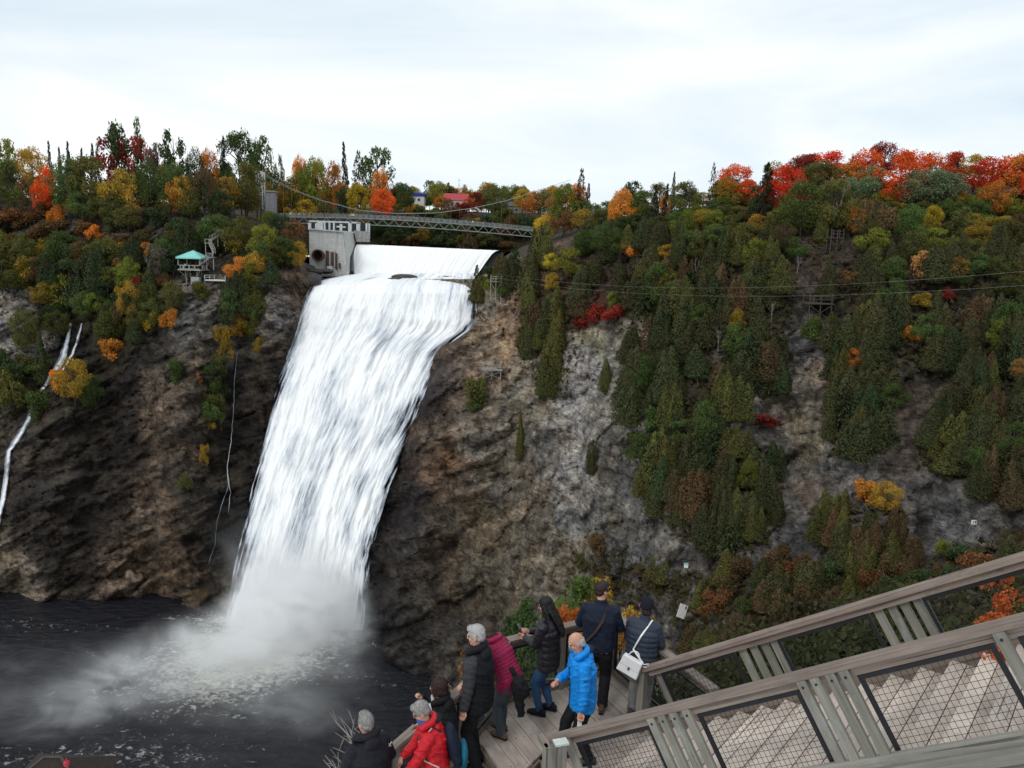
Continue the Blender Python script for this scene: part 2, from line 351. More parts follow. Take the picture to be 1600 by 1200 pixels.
# rock, soil and wet rock colours, shade of the recesses painted in (px py r g b)
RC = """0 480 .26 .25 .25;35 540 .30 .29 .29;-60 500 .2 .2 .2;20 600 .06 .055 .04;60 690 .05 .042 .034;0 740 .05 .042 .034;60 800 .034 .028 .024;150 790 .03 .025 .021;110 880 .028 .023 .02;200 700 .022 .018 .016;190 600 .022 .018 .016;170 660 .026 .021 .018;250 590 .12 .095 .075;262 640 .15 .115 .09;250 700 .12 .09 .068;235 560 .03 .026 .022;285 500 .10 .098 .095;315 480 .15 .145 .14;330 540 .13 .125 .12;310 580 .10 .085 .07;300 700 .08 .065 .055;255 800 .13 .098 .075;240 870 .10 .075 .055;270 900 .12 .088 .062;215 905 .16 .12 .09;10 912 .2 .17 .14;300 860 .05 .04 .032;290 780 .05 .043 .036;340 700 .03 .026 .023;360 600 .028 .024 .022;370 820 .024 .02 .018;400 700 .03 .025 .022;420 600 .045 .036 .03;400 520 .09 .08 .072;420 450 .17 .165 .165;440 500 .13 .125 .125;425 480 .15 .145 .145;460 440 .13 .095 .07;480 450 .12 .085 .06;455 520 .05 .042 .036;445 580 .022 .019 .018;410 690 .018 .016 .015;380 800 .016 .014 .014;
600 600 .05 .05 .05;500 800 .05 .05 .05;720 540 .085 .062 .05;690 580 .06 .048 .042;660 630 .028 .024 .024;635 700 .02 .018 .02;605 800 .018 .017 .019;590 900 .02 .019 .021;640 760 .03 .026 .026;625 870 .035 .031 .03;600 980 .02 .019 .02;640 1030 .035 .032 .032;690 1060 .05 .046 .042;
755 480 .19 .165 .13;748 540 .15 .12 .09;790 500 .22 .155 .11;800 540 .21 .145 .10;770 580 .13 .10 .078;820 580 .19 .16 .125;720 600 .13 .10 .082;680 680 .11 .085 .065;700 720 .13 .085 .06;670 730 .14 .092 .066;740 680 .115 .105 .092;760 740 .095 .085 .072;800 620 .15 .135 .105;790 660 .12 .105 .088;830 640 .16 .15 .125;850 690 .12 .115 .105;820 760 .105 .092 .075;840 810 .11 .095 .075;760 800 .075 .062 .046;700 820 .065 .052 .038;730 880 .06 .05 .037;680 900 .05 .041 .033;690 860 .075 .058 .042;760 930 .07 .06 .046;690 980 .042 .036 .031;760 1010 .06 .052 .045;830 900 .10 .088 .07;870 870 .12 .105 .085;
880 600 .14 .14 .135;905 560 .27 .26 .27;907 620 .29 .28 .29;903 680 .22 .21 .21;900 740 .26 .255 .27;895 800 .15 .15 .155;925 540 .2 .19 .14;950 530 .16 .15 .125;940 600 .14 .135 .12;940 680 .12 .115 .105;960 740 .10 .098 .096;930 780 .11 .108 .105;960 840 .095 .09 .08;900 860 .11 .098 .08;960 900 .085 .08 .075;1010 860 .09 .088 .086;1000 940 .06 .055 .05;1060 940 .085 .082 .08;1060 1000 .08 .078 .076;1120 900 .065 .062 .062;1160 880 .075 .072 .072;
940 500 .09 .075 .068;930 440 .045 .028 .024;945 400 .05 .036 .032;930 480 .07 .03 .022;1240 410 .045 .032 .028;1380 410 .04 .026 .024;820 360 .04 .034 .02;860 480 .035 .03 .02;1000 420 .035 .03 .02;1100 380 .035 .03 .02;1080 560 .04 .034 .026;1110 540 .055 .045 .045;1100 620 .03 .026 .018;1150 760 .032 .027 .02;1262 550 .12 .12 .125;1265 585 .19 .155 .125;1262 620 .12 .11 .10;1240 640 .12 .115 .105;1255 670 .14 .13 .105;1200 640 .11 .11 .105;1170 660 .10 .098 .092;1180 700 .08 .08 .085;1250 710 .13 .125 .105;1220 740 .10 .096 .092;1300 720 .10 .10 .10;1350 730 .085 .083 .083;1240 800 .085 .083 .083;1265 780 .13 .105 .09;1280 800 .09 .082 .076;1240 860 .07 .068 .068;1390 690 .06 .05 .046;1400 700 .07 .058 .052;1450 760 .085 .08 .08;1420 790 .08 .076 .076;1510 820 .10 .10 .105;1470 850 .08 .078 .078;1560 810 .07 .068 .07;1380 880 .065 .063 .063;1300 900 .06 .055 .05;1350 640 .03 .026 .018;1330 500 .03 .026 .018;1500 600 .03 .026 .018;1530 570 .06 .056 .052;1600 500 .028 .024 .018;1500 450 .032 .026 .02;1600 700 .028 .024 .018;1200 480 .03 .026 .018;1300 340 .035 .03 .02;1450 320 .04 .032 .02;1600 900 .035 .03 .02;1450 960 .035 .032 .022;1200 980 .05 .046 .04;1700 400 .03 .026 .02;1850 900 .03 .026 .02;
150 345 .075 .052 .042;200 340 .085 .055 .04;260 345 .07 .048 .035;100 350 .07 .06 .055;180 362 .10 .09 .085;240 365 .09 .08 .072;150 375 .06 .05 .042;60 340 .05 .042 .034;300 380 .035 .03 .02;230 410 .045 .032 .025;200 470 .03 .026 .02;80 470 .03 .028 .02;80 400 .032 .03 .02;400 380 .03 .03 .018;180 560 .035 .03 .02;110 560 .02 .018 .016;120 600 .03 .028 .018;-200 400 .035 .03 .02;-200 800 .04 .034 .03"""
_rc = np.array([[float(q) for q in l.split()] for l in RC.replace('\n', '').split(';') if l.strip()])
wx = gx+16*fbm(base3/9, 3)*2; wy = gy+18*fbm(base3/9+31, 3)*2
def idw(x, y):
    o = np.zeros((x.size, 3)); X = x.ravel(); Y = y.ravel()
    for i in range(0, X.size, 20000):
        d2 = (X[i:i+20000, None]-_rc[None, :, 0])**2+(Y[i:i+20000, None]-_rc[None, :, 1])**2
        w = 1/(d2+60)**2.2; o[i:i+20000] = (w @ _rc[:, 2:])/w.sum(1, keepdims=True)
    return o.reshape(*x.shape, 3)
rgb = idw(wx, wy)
crack = np.clip((ridged(q/5.5+5, 4)-0.55)/0.3, 0, 1); patch = fbm(q/4.2+50, 4)
rgb = rgb*(0.82+0.36*cv1[..., None])*(0.85+0.3*cv2[..., None])*(1-.45*np.clip(1-ce1/.08, 0, 1)[..., None])*(1-.35*np.clip(1-ce2/.10, 0, 1)[..., None])
rgb = rgb*(1+0.38*patch[..., None]+0.35*fbm(q/1.3+9, 3)[..., None])*(1-0.6*crack[..., None])*(0.88+0.3*strata[..., None])
warm = fbm(q/8+70, 3)[..., None]; rgb = rgb*np.concatenate([1+0.22*warm, 1+0.05*warm, 1-0.2*warm], -1)
streak = np.clip(fbm(np.stack([base3[..., 0]*0.9+0.25*base3[..., 2], base3[..., 1]*0.9, base3[..., 2]*0.05], -1)+3, 3)-0.16, 0, 1)[..., None]
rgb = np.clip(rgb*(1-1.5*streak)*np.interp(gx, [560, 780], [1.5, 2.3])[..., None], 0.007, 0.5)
lim = np.clip((fbm(np.stack([base3[..., 0]*0.55, base3[..., 1]*0.55, base3[..., 2]*0.04], -1)+40, 4)-0.2)*3, 0, 1)*np.clip((gx-770)/60, 0, 1)*np.clip((1010-gx)/40, 0, 1)*np.clip((gy-540)/60, 0, 1)
rgb = rgb+lim[..., None]*np.array([.10, .10, .105])
full = np.concatenate([rgb, np.repeat(rgb[:, -1:]*0+np.array([.045, .036, .022]), len(EX), 1)], 1)
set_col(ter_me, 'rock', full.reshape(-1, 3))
m, t, b, o = newmat('cliff_rock')
c = attr(t, 'rock'); tcn = t.nodes.new('ShaderNodeTexCoord')
def rotvec(rot, sc):
    q_ = t.nodes.new('ShaderNodeMapping'); q_.inputs['Rotation'].default_value = rot; q_.inputs['Scale'].default_value = sc; t.links.new(tcn.outputs['Object'], q_.inputs[0]); return q_.outputs[0]
bed = rotvec((0, R(24), 0), (0.30, 0.30, 1.5)); n1 = noise(t, 0.75, 12, 0.72, bed, None, 0.9); n2 = noise(t, 0.16, 8, 0.62, dist=0.8); n3 = noise(t, 2.2, 8, 0.75); nv_ = noise(t, 0.8, 9, 0.7, rotvec((0, R(-8), 0), (1.3, 1.3, .16)), None, 0.5)
def cracks(vec, sc, w_):
    wv = t.nodes.new('ShaderNodeVectorMath'); wv.operation = 'ADD'; t.links.new(vec, wv.inputs[0]); nn_ = t.nodes.new('ShaderNodeTexNoise'); nn_.inputs['Scale'].default_value = 0.7; nn_.inputs['Detail'].default_value = 5; t.links.new(vec, nn_.inputs['Vector'])
    sc_ = t.nodes.new('ShaderNodeVectorMath'); sc_.operation = 'SCALE'; sc_.inputs['Scale'].default_value = 1.6; t.links.new(nn_.outputs['Color'], sc_.inputs[0]); t.links.new(sc_.outputs[0], wv.inputs[1])
    vo_ = t.nodes.new('ShaderNodeTexVoronoi'); vo_.feature = 'DISTANCE_TO_EDGE'; vo_.inputs['Scale'].default_value = sc; t.links.new(wv.outputs[0], vo_.inputs['Vector']); return ramp(t, vo_.outputs['Distance'], [(0.0, 0.0), (w_, 1.0)])
k1 = cracks(rotvec((0, R(20), 0), (.34, .34, .8)), 0.55, .07); k2 = cracks(rotvec((0, R(-38), R(10)), (.5, .5, 1.0)), 1.1, .10)
kk = mixc(t, ramp(t, n2, [(.42, 0), (.58, 1)]), k1, mixc(t, .6, (1, 1, 1), k2))
c = mixc(t, 1.0, c, ramp(t, n1, [(0.28, 0.5), (0.5, 0.98), (0.74, 1.7)]), 'MULTIPLY'); c = mixc(t, 1.0, c, ramp(t, n2, [(0.32, 0.75), (0.68, 1.25)]), 'MULTIPLY'); c = mixc(t, 1.0, c, ramp(t, nv_, [(0.34, 0.6), (0.62, 1.25)]), 'MULTIPLY')
c = mixc(t, 1.0, c, ramp(t, n3, [(0.25, 0.76), (0.75, 1.24)]), 'MULTIPLY'); c = mixc(t, 1.0, c, mixc(t, .6, (1, 1, 1), kk), 'MULTIPLY'); c = mixc(t, 1.0, c, (1.08, 1.0, .90), 'MULTIPLY')
t.links.new(c, b.inputs['Base Color']); b.inputs['Roughness'].default_value = 0.7; b.inputs['Specular IOR Level'].default_value = 0.25
hgt = math_(t, 'ADD', math_(t, 'ADD', math_(t, 'MULTIPLY', n1, 1.2), math_(t, 'MULTIPLY', n3, .35)), math_(t, 'ADD', math_(t, 'MULTIPLY', kk, .35), math_(t, 'MULTIPLY', nv_, .7)))
bump(t, b, hgt, 1.0, 1.2); M['rock'] = m
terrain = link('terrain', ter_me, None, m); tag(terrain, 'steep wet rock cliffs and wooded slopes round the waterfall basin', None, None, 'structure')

# far bank beyond the river
X, Y = np.meshgrid(np.linspace(-420, 320, 60), np.array([300, 304, 310, 322, 340, 370, 420, 500, 650, 900, 1500, 3000, 7000]), indexing='ij')
Z = 92.2+np.interp(Y, [300, 304, 310, 322, 340, 420, 7000], [-4, 0.6, 4, 11, 16.5, 21, 34])+fbm(np.stack([X/20, Y/20, X*0], -1), 3)*np.clip((Y-300)/20, 0, 1)*2
sc = np.where(Y > 500, Y/500, 1); far_me = np_mesh('far_bank', np.stack([X*sc, Y, Z], -1).reshape(-1, 3), grid_faces(60, 13)[:, ::-1], True)
set_col(far_me, 'rock', np.full((len(far_me.vertices), 3), [.05, .045, .02])); o = link('far_bank', far_me, None, M['rock']); tag(o, 'wooded far river bank beyond the footbridge', None, None, 'structure')

# ================================================================== WATER
WC1, WC2 = P(560, 381.5, 268), P(781, 391.5, 268)            # weir crest ends
WATZ = float(WC1[2])-0.2
def water_mat(name, foamscale):
    m, t, b, o = newmat(name)
    f = attr(t, 'foam', 'Fac'); n = noise(t, 0.55*foamscale, 9, 0.68, stretch=(1, 1.25, 1), dist=1.4); n2 = noise(t, 0.05*foamscale, 4, 0.6, stretch=(1, 2.2, 1), dist=0.6)
    s = math_(t, 'ADD', math_(t, 'MULTIPLY', f, 0.60), n)
    caps = math_(t, 'MULTIPLY', ramp(t, n2, [(0.52, 0), (0.72, 1)]), 0.11)
    s = math_(t, 'ADD', s, caps)
    mask = ramp(t, s, [(0.70, 0.0), (0.80, 0.5), (0.98, 1.0)])
    c = mixc(t, mask, (0.010, 0.010, 0.014), mixc(t, ramp(t, n, [(0.3, 0), (0.7, 1)]), (0.55, 0.52, 0.42), (0.82, 0.83, 0.80)))
    t.links.new(c, b.inputs['Base Color']); t.links.new(ramp(t, mask, [(0, 0.12), (1, 0.7)]), b.inputs['Roughness']); b.inputs['IOR'].default_value = 1.33; b.inputs['Specular IOR Level'].default_value = 0.42
    bump(t, b, math_(t, 'ADD', noise(t, 0.35, 7, 0.62, stretch=(1, 1.6, 1), dist=0.5), math_(t, 'MULTIPLY', mask, 0.15)), 0.9, 1.6); return m
xs = np.arange(-330, 140, 1.25); ys = np.arange(70, 262, 1.25); X, Y = np.meshgrid(xs, ys, indexing='ij')
B0 = G(462, 990, 0)
foam = np.exp(-((X-B0[0]+4-0.25*(Y-B0[1]))/16)**2-((Y-B0[1]+6)/18)**2)*1.0+0.20*np.exp(-((X-B0[0]+14)/28)**2-((Y-B0[1]+22)/24)**2)
lane = np.exp(-((Y-126-0.10*(X+75))/5)**2)*np.exp(-((X+72)/30)**2)*0.24+np.exp(-((Y-174)/3.0)**2)*np.exp(-((X+108)/16)**2)*0.24+np.exp(-((Y-180)/2.5)**2)*np.exp(-((X+80)/20)**2)*0.14
lane += 0.13*np.exp(-((X+22)/9)**2-((Y-152)/9)**2)
Z = 0.35*fbm(np.stack([X/7, Y/4.5, X*0], -1), 4)+foam*1.2*fbm(np.stack([X/3.5, Y/3, X*0+4], -1), 4)
wm = np_mesh('water', np.stack([X, Y, Z], -1).reshape(-1, 3), grid_faces(len(xs), len(ys))[:, ::-1], True); set_val(wm, 'foam', np.clip(foam+lane, 0, 1.2))
M['pool'] = water_mat('dark_pool_water', 1.0); o = link('water', wm, None, M['pool']); tag(o, 'dark churning plunge pool with foam below the waterfall', None, None, 'structure')
# upstream river
a = WC1+np.array([-6, 0.3, 0]); X, Y = np.meshgrid(np.linspace(-75, 12, 50), np.linspace(268.2, 306, 20), indexing='ij')
rm = np_mesh('river', np.stack([X, Y, X*0+np.interp(X, [WC1[0], WC2[0]], [WC1[2], WC2[2]])-0.25], -1).reshape(-1, 3), grid_faces(50, 20)[:, ::-1], True); set_val(rm, 'foam', np.zeros(1000))
o = link('river', rm, None, M['pool']); tag(o, 'calm river behind the weir', None, None, 'structure')

# falling water
def fallmat(name, lo, hi, thin):
    m, t, b, o = newmat(name)
    uv = t.nodes.new('ShaderNodeAttribute'); uv.attribute_name = 'flow'; vec = uv.outputs['Vector']
    n1 = noise(t, 1.0, 8, 0.66, vec, (1.1, 0.055, 1), 0.12); n2 = noise(t, 1.0, 5, 0.6, vec, (0.13, 0.020, 1), 0.3); n3 = noise(t, 1.0, 9, 0.78, vec, (1.9, 0.42, 1), 0.2)
    s = math_(t, 'ADD', math_(t, 'MULTIPLY', n1, 0.42), math_(t, 'ADD', math_(t, 'MULTIPLY', n2, 0.40), math_(t, 'MULTIPLY', n3, 0.30)))
    s = math_(t, 'SUBTRACT', s, math_(t, 'MULTIPLY', attr(t, 'edge', 'Fac'), thin))
    col = mixc(t, ramp(t, s, [(lo, 0), (hi, 1)]), (0.55, 0.59, 0.65), (0.95, 0.955, 0.95))
    t.links.new(col, b.inputs['Base Color']); b.inputs['Roughness'].default_value = 0.55; b.inputs['Specular IOR Level'].default_value = 0.25
    bump(t, b, math_(t, 'ADD', n1, math_(t, 'MULTIPLY', n3, 0.6)), 0.45, 0.8)
    tr = t.nodes.new('ShaderNodeBsdfTransparent'); ms = t.nodes.new('ShaderNodeMixShader'); t.links.new(ramp(t, s, [(lo-0.10, 0), (lo+0.02, 1)]), ms.inputs[0])
    t.links.new(tr.outputs[0], ms.inputs[1]); t.links.new(b.outputs[0], ms.inputs[2]); t.links.new(ms.outputs[0], o.inputs[0]); return m
M['fall'] = fallmat('falling_water', 0.445, 0.58, 0.30); M['weirfall'] = fallmat('weir_water', 0.36, 0.46, 0.16); M['trickle'] = fallmat('thin_cascade_water', 0.53, 0.64, 0.16)
nu, nv = 170, 300; u = np.linspace(0, 1, nu); w = np.linspace(0, 1, nv)
yy = 428+(1004-428)*w**1.25; xl = fl(yy)-4; xr = fr(yy)+5
gxx = xl[None]+(xr-xl)[None]*u[:, None]; gyy = np.repeat(yy[None], nu, 0)
sag = 6*np.sin(np.pi*u)[:, None]*np.clip((490-gyy)/60, 0, 1)           # the lip dips in the middle
pts = P(gxx, gyy, fd(gyy)); xm = (u[:, None]-0.5)*48+0*gyy
fl3 = np.stack([xm*0.30, gyy*0.012, 0*gyy], -1); fl4 = np.stack([xm*1.3, gyy*0.03, 0*gyy+3], -1)
bul = 2.0*fbm(fl3, 4)+0.35*ridged(fl4, 3); chute = np.clip((gyy-445)/40, 0.25, 1); ledge = 0.5*np.exp(-((gyy-(470+40*u[:, None]+14*fbm(np.stack([xm/6, 0*gyy, 0*gyy], -1), 3)))/10)**2)
rag = 0.075*fbm(np.stack([xm*0.9, gyy/48, 0*gyy], -1), 4); rag2 = 0.085*fbm(np.stack([xm*0.9+9, gyy/40, 0*gyy], -1), 4)
edge = np.clip(1-np.minimum(u[:, None]-0.01+rag, 1-u[:, None]-0.01+rag2)/0.085, 0, 1)
side = np.clip((u[:, None]-0.72)/0.25, 0, 1)*np.clip((gyy-500)/40, 0, 1)*np.clip((800-gyy)/120, 0, 1)*0.33
rockrib = 0.55*np.exp(-((gyy-(434+5*np.sin(u*9))[:, None])/3.0)**2)*np.clip(fbm(np.stack([xm/5+4, 0*gyy, 0*gyy+2], -1), 3)*3+0.2, 0, 1)
pts[..., 1] -= (bul*chute+ledge)*(1-0.8*edge); pts[..., 2] += 0.35*(ridged(fl4*1.3, 3))*np.clip((452-gyy)/16, 0, 1)
fm = np_mesh('waterfall', pts.reshape(-1, 3), grid_faces(nu, nv), True); clump = np.clip(fbm(np.stack([xm/9+2, gyy/70, 0*gyy], -1), 3)*1.6, -.35, .45)*np.clip((gyy-470)/60, 0.3, 1); set_val(fm, 'edge', np.clip(edge**1.5*0.75+side*1.2+rockrib+clump*.55, -.3, 1))
fa = fm.attributes.new('flow', 'FLOAT_VECTOR', 'POINT'); fa.data.foreach_set('vector', np.stack([xm+0.15*(CZ-pts[..., 2]), CZ-pts[..., 2]+0*xm, 0*xm], -1).astype(np.float32).ravel())
falls = link('waterfall', fm, None, M['fall']); tag(falls, 'tall white waterfall pouring from the weir into the dark pool', None, None, 'structure')
# weir face
nu, nv = 120, 40; u = np.linspace(0, 1, nu)[:, None]; w = np.linspace(0, 1, nv)[None]
A0, A1 = WC1, WC2; C0, C1 = P(543, 430, 257.5), P(738, 437, 257.5)
prof = np.array([[0, 0], [.06, .0], [.16, .03], [.3, .13], [.5, .38], [.7, .66], [.88, .9], [1, 1.02]]); hz = np.interp(w, np.linspace(0, 1, 8), prof[:, 0]); vz = np.interp(w, np.linspace(0, 1, 8), prof[:, 1])
top = A0+(A1-A0)*u[..., None]; bot = C0+(C1-C0)*u[..., None]
pts = np.concatenate([top[..., :2]+(bot-top)[..., :2]*hz[..., None], top[..., 2:]+(bot-top)[..., 2:]*vz[..., None]], -1); xm = u*46+0*w
k = ridged(np.stack([xm*0.9, w*0.5+0*xm, 0*xm], -1), 3); pts[..., 1] -= 0.5*k*np.clip(w*4, 0, 1); pts[..., 2] += 0.15*fbm(np.stack([xm*2, 0*xm, 0*xm], -1), 3)
wfm = np_mesh('weir', pts.reshape(-1, 3), grid_faces(nu, nv), True); set_val(wfm, 'edge', np.clip(1-w*7, 0, 1)*0.9+0*xm)
fa = wfm.attributes.new('flow', 'FLOAT_VECTOR', 'POINT'); fa.data.foreach_set('vector', np.stack([xm, w*12+0*xm, 0*xm], -1).astype(np.float32).ravel())
o = link('weir_overflow', wfm, None, M['weirfall']); tag(o, 'smooth white sheet of water sliding over the long weir', None, None, 'structure')
M['dark'] = plain('wet_dark_concrete', (0.05, 0.048, 0.045), 0.6, 0.3, 1)
mb = MB(); mb.hull8([A0+[-2, 1.2, -0.35], A1+[2, 1.2, -0.35], C1+[2, 3.5, -1], C0+[-2, 3.5, -1]], [A0+[-2, 9, -0.35], A1+[2, 9, -0.35], C1+[2, 11, -1], C0+[-2, 11, -1]])
tag(mb.build('weir', M['dark']), 'dark concrete weir under the sliding water', 'weir')

# side cascade on the left cliff and thin trickles
def ribbon(name, path, label, sub=10, mat='trickle', lift=0.9, wob=1.5):
    pa = np.array(path, float); n = (len(pa)-1)*sub+1; tt = np.linspace(0, len(pa)-1, n); cx, cyy, ww = (np.interp(tt, range(len(pa)), pa[:, i]) for i in range(3))
    cx = cx+wob*fbm(np.stack([cyy/9, cyy*0+path[0][0], cyy*0], -1), 3); k = 9; v = []; fl_ = []
    for i in range(n):
        for j in range(k):
            s = j/(k-1)-0.5; pxx = cx[i]+s*ww[i]; g = terrain_at(pxx, cyy[i]); d = g[1]-lift-0.7*math.cos(s*3.1); p = P(pxx, cyy[i], d); v.append(p); fl_.append((s*ww[i]*0.2, -p[2]*0.7, path[0][0]))
    me = np_mesh(name, v, grid_faces(n, k)[:, ::-1], True); e = np.abs(np.linspace(-1, 1, k))**2; set_val(me, 'edge', np.tile(e, n))
    f_ = me.attributes.new('flow', 'FLOAT_VECTOR', 'POINT'); f_.data.foreach_set('vector', np.array(fl_, np.float32).ravel())
    tag(link(name, me, None, M[mat]), label, None, None, 'structure')
ribbon('side_cascade', [(110, 505, 5), (104, 535, 9), (96, 560, 15), (84, 582, 14), (72, 600, 10), (62, 612, 8), (52, 640, 14), (42, 660, 11), (24, 688, 13), (13, 705, 10), (10, 740, 8), (6, 770, 9), (0, 800, 8), (-6, 830, 8), (-10, 870, 8), (-14, 910, 9), (-16, 930, 10)], 'narrow white cascade down the left cliff ledges')
ribbon('side_cascade', [(128, 505, 3), (122, 530, 6), (112, 555, 6), (100, 575, 6), (90, 588, 6)], 'short second strand beside the upper left cascade')
ribbon('trickle', [(371, 550, 1.10), (366, 600, 1.65), (365, 640, 1.38), (361, 690, 1.65), (355, 730, 1.65), (357, 760, 1.10), (346, 790, 1.10), (338, 820, 1.10), (336, 850, 1.10), (326, 880, 1.10)], 'thin white trickle down the dark rock left of the falls', 6)
ribbon('trickle', [(356, 740, 1.10), (360, 770, 1.10), (357, 800, 1.10)], 'faint forked trickle end on the dark rock', 6)

# ------------------------------------------------------------------ spray
mist_mb = MB(); b0 = np.array([-122, 108, 0.6]); b1 = np.array([-8, 200, 56]); mist_mb.obox((b0+b1)/2, ((b1-b0)[0]/2, 0, 0), (0, (b1-b0)[1]/2, 0), (0, 0, (b1-b0)[2]/2))
m = bpy.data.materials.new('spray'); m.use_nodes = True; t = m.node_tree; t.nodes.clear(); o = t.nodes.new('ShaderNodeOutputMaterial'); pv = t.nodes.new('ShaderNodeVolumePrincipled')
pv.inputs['Color'].default_value = (0.997, 0.998, 1.0, 1); pv.inputs['Anisotropy'].default_value = 0.0; t.links.new(pv.outputs[0], o.inputs['Volume'])
geo = t.nodes.new('ShaderNodeNewGeometry'); pos = geo.outputs['Position']
BL = [(466, 935, 9, 18, 10, 20, .34), (460, 978, 5, 21, 14, 13, .26), (400, 985, 5, 17, 12, 10, .10), (540, 970, 7, 9, 9, 14, .06), (335, 1010, 4, 19, 11, 10, .11), (270, 1040, 4, 20, 10, 9, .075), (200, 1070, 3.5, 20, 9, 8, .052), (130, 1098, 3, 18, 8, 7, .032), (60, 1124, 3, 18, 7, 6, .016), (180, 1070, 4, 44, 20, 10, .008), (440, 1035, 4, 26, 14, 11, .028), (430, 1095, 3, 26, 15, 9, .012), (520, 1040, 4, 14, 11, 10, .016), (480, 1120, 2, 16, 11, 7, .007), (425, 880, 28, 16, 8, 16, .014)]
acc = None
for (px, py, d, rx, ry, rz, amp) in BL:
    c = G(px, py, d); s = t.nodes.new('ShaderNodeVectorMath'); s.operation = 'SUBTRACT'; t.links.new(pos, s.inputs[0]); s.inputs[1].default_value = c
    dv = t.nodes.new('ShaderNodeVectorMath'); dv.operation = 'DIVIDE'; t.links.new(s.outputs[0], dv.inputs[0]); dv.inputs[1].default_value = (rx, ry, rz)
    ln = t.nodes.new('ShaderNodeVectorMath'); ln.operation = 'LENGTH'; t.links.new(dv.outputs[0], ln.inputs[0])
    mr = t.nodes.new('ShaderNodeMapRange'); mr.interpolation_type = 'SMOOTHSTEP'; t.links.new(ln.outputs['Value'], mr.inputs[0]); mr.inputs[1].default_value = 1.0; mr.inputs[2].default_value = 0.0; mr.inputs[3].default_value = 0; mr.inputs[4].default_value = amp
    acc = mr.outputs[0] if acc is None else math_(t, 'ADD', acc, mr.outputs[0])
mpn = t.nodes.new('ShaderNodeMapping'); mpn.inputs['Rotation'].default_value = (0, 0, R(-28)); mpn.inputs['Scale'].default_value = (0.075, 0.16, 0.13); t.links.new(pos, mpn.inputs[0])
nz = t.nodes.new('ShaderNodeTexNoise'); nz.inputs['Scale'].default_value = 1.0; nz.inputs['Detail'].default_value = 6; nz.inputs['Roughness'].default_value = 0.62; nz.inputs['Distortion'].default_value = 1.2; t.links.new(mpn.outputs[0], nz.inputs['Vector'])
dens = math_(t, 'MULTIPLY', acc, ramp(t, nz.outputs[0], [(0.36, 0.04), (0.5, 0.8), (0.66, 4.2)])); t.links.new(dens, pv.inputs['Density'])
M['spray'] = m; tag(mist_mb.build('mist', m), 'white spray drifting from the foot of the falls', None, None, 'stuff')
# ================================================================== DAM, BRIDGE, LOOKOUT, HOUSES
m, t, b, o = newmat('board_marked_concrete'); n = noise(t, 0.8, 6, 0.6, stretch=(1, 1, 4)); st = noise(t, 1.0, 5, 0.6, stretch=(1.6, 1.6, 0.12))
c = mixc(t, ramp(t, n, [(0.3, 0), (0.7, 1)]), (0.36, 0.36, 0.35), (0.50, 0.50, 0.48)); c = mixc(t, ramp(t, st, [(0.52, 0), (0.72, 0.7)]), c, (0.22, 0.20, 0.18))
t.links.new(c, b.inputs['Base Color']); b.inputs['Roughness'].default_value = 0.85; bump(t, b, n, 0.3, 0.08); M['concrete'] = m
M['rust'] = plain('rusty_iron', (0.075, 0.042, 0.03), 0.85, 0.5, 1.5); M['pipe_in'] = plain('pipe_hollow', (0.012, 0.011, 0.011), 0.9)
M['greywood'] = wood('grey_timber', (0.24, 0.23, 0.21), (0.36, 0.34, 0.31)); M['masonry'] = plain('weathered_masonry', (0.26, 0.25, 0.25), 0.9, 0.4, 1.2, 0.5)
M['whitepaint'] = plain('pale_painted_steel', (0.50, 0.52, 0.52), 0.6, 0.2, 1); M['truss'] = plain('grey_green_truss_steel', (0.25, 0.27, 0.25), 0.6, 0.25, 1)
M['boulder'] = plain('wet_boulder', (0.05, 0.042, 0.04), 0.5, 0.4, 0.6, 0.6)

dam = thing('dam_abutment', 'pale grey concrete dam block with rust stained lower half left of the weir', 'dam', P(515, 430, 256))
f4 = [P(483, 358, 253), P(535, 362, 253), P(546, 432, 253), P(484, 432, 253)]; mb = MB(); mb.hull8(f4, [P(483, 358, 276), P(552, 363, 276), P(552, 432, 276), P(484, 432, 276)]); mb.build('wall', M['concrete'], dam)
s4 = [P(535.5, 362.2, 253.2), P(552, 362.5, 267), P(556, 377, 268.5), P(546.4, 431, 253.2)]
mb = MB(); v = [P(536, 362.3, 253.1), P(553, 362.6, 268), P(557, 378, 269), P(552, 388, 265), P(547, 402, 258), P(546.5, 426, 253.1)]; bk = [q+np.array([-3, 1.5, 0]) for q in v]
mb.add(v+bk, [(0, 1, 2, 3, 4, 5), (11, 10, 9, 8, 7, 6)]+[(i, (i+1) % 6, 6+(i+1) % 6, 6+i) for i in range(6)]); mb.build('wing_wall', M['concrete'], dam)
mb = MB(); pth = [(557, 377, 269), (551, 385, 266), (547, 396, 261), (546, 410, 256.5), (547, 421, 254)]
tp = [P(*q) for q in pth]; v = []; 
for q in tp: v += [q+np.array([-.5, -.3, 0]), q+np.array([.9, -.6, -.2]), q+np.array([.9, 3, -2.2]), q+np.array([-.5, 3, -2])]
mb.add(v, [(i*4+k, i*4+(k+1) % 4, (i+1)*4+(k+1) % 4, (i+1)*4+k) for i in range(4) for k in range(4)]+[(0, 1, 2, 3), (19, 18, 17, 16)]); mb.build('spillway_cheek', M['dark'], dam)
mb = MB(); mb.beam(P(482, 357.6, 252.8), P(553, 363, 252.8)+np.array([0, 0, 0]), 0.8, 0.35); mb.build('coping', M['concrete'], dam)
pc = P(498, 399, 252.6); mb = MB(); k = 20
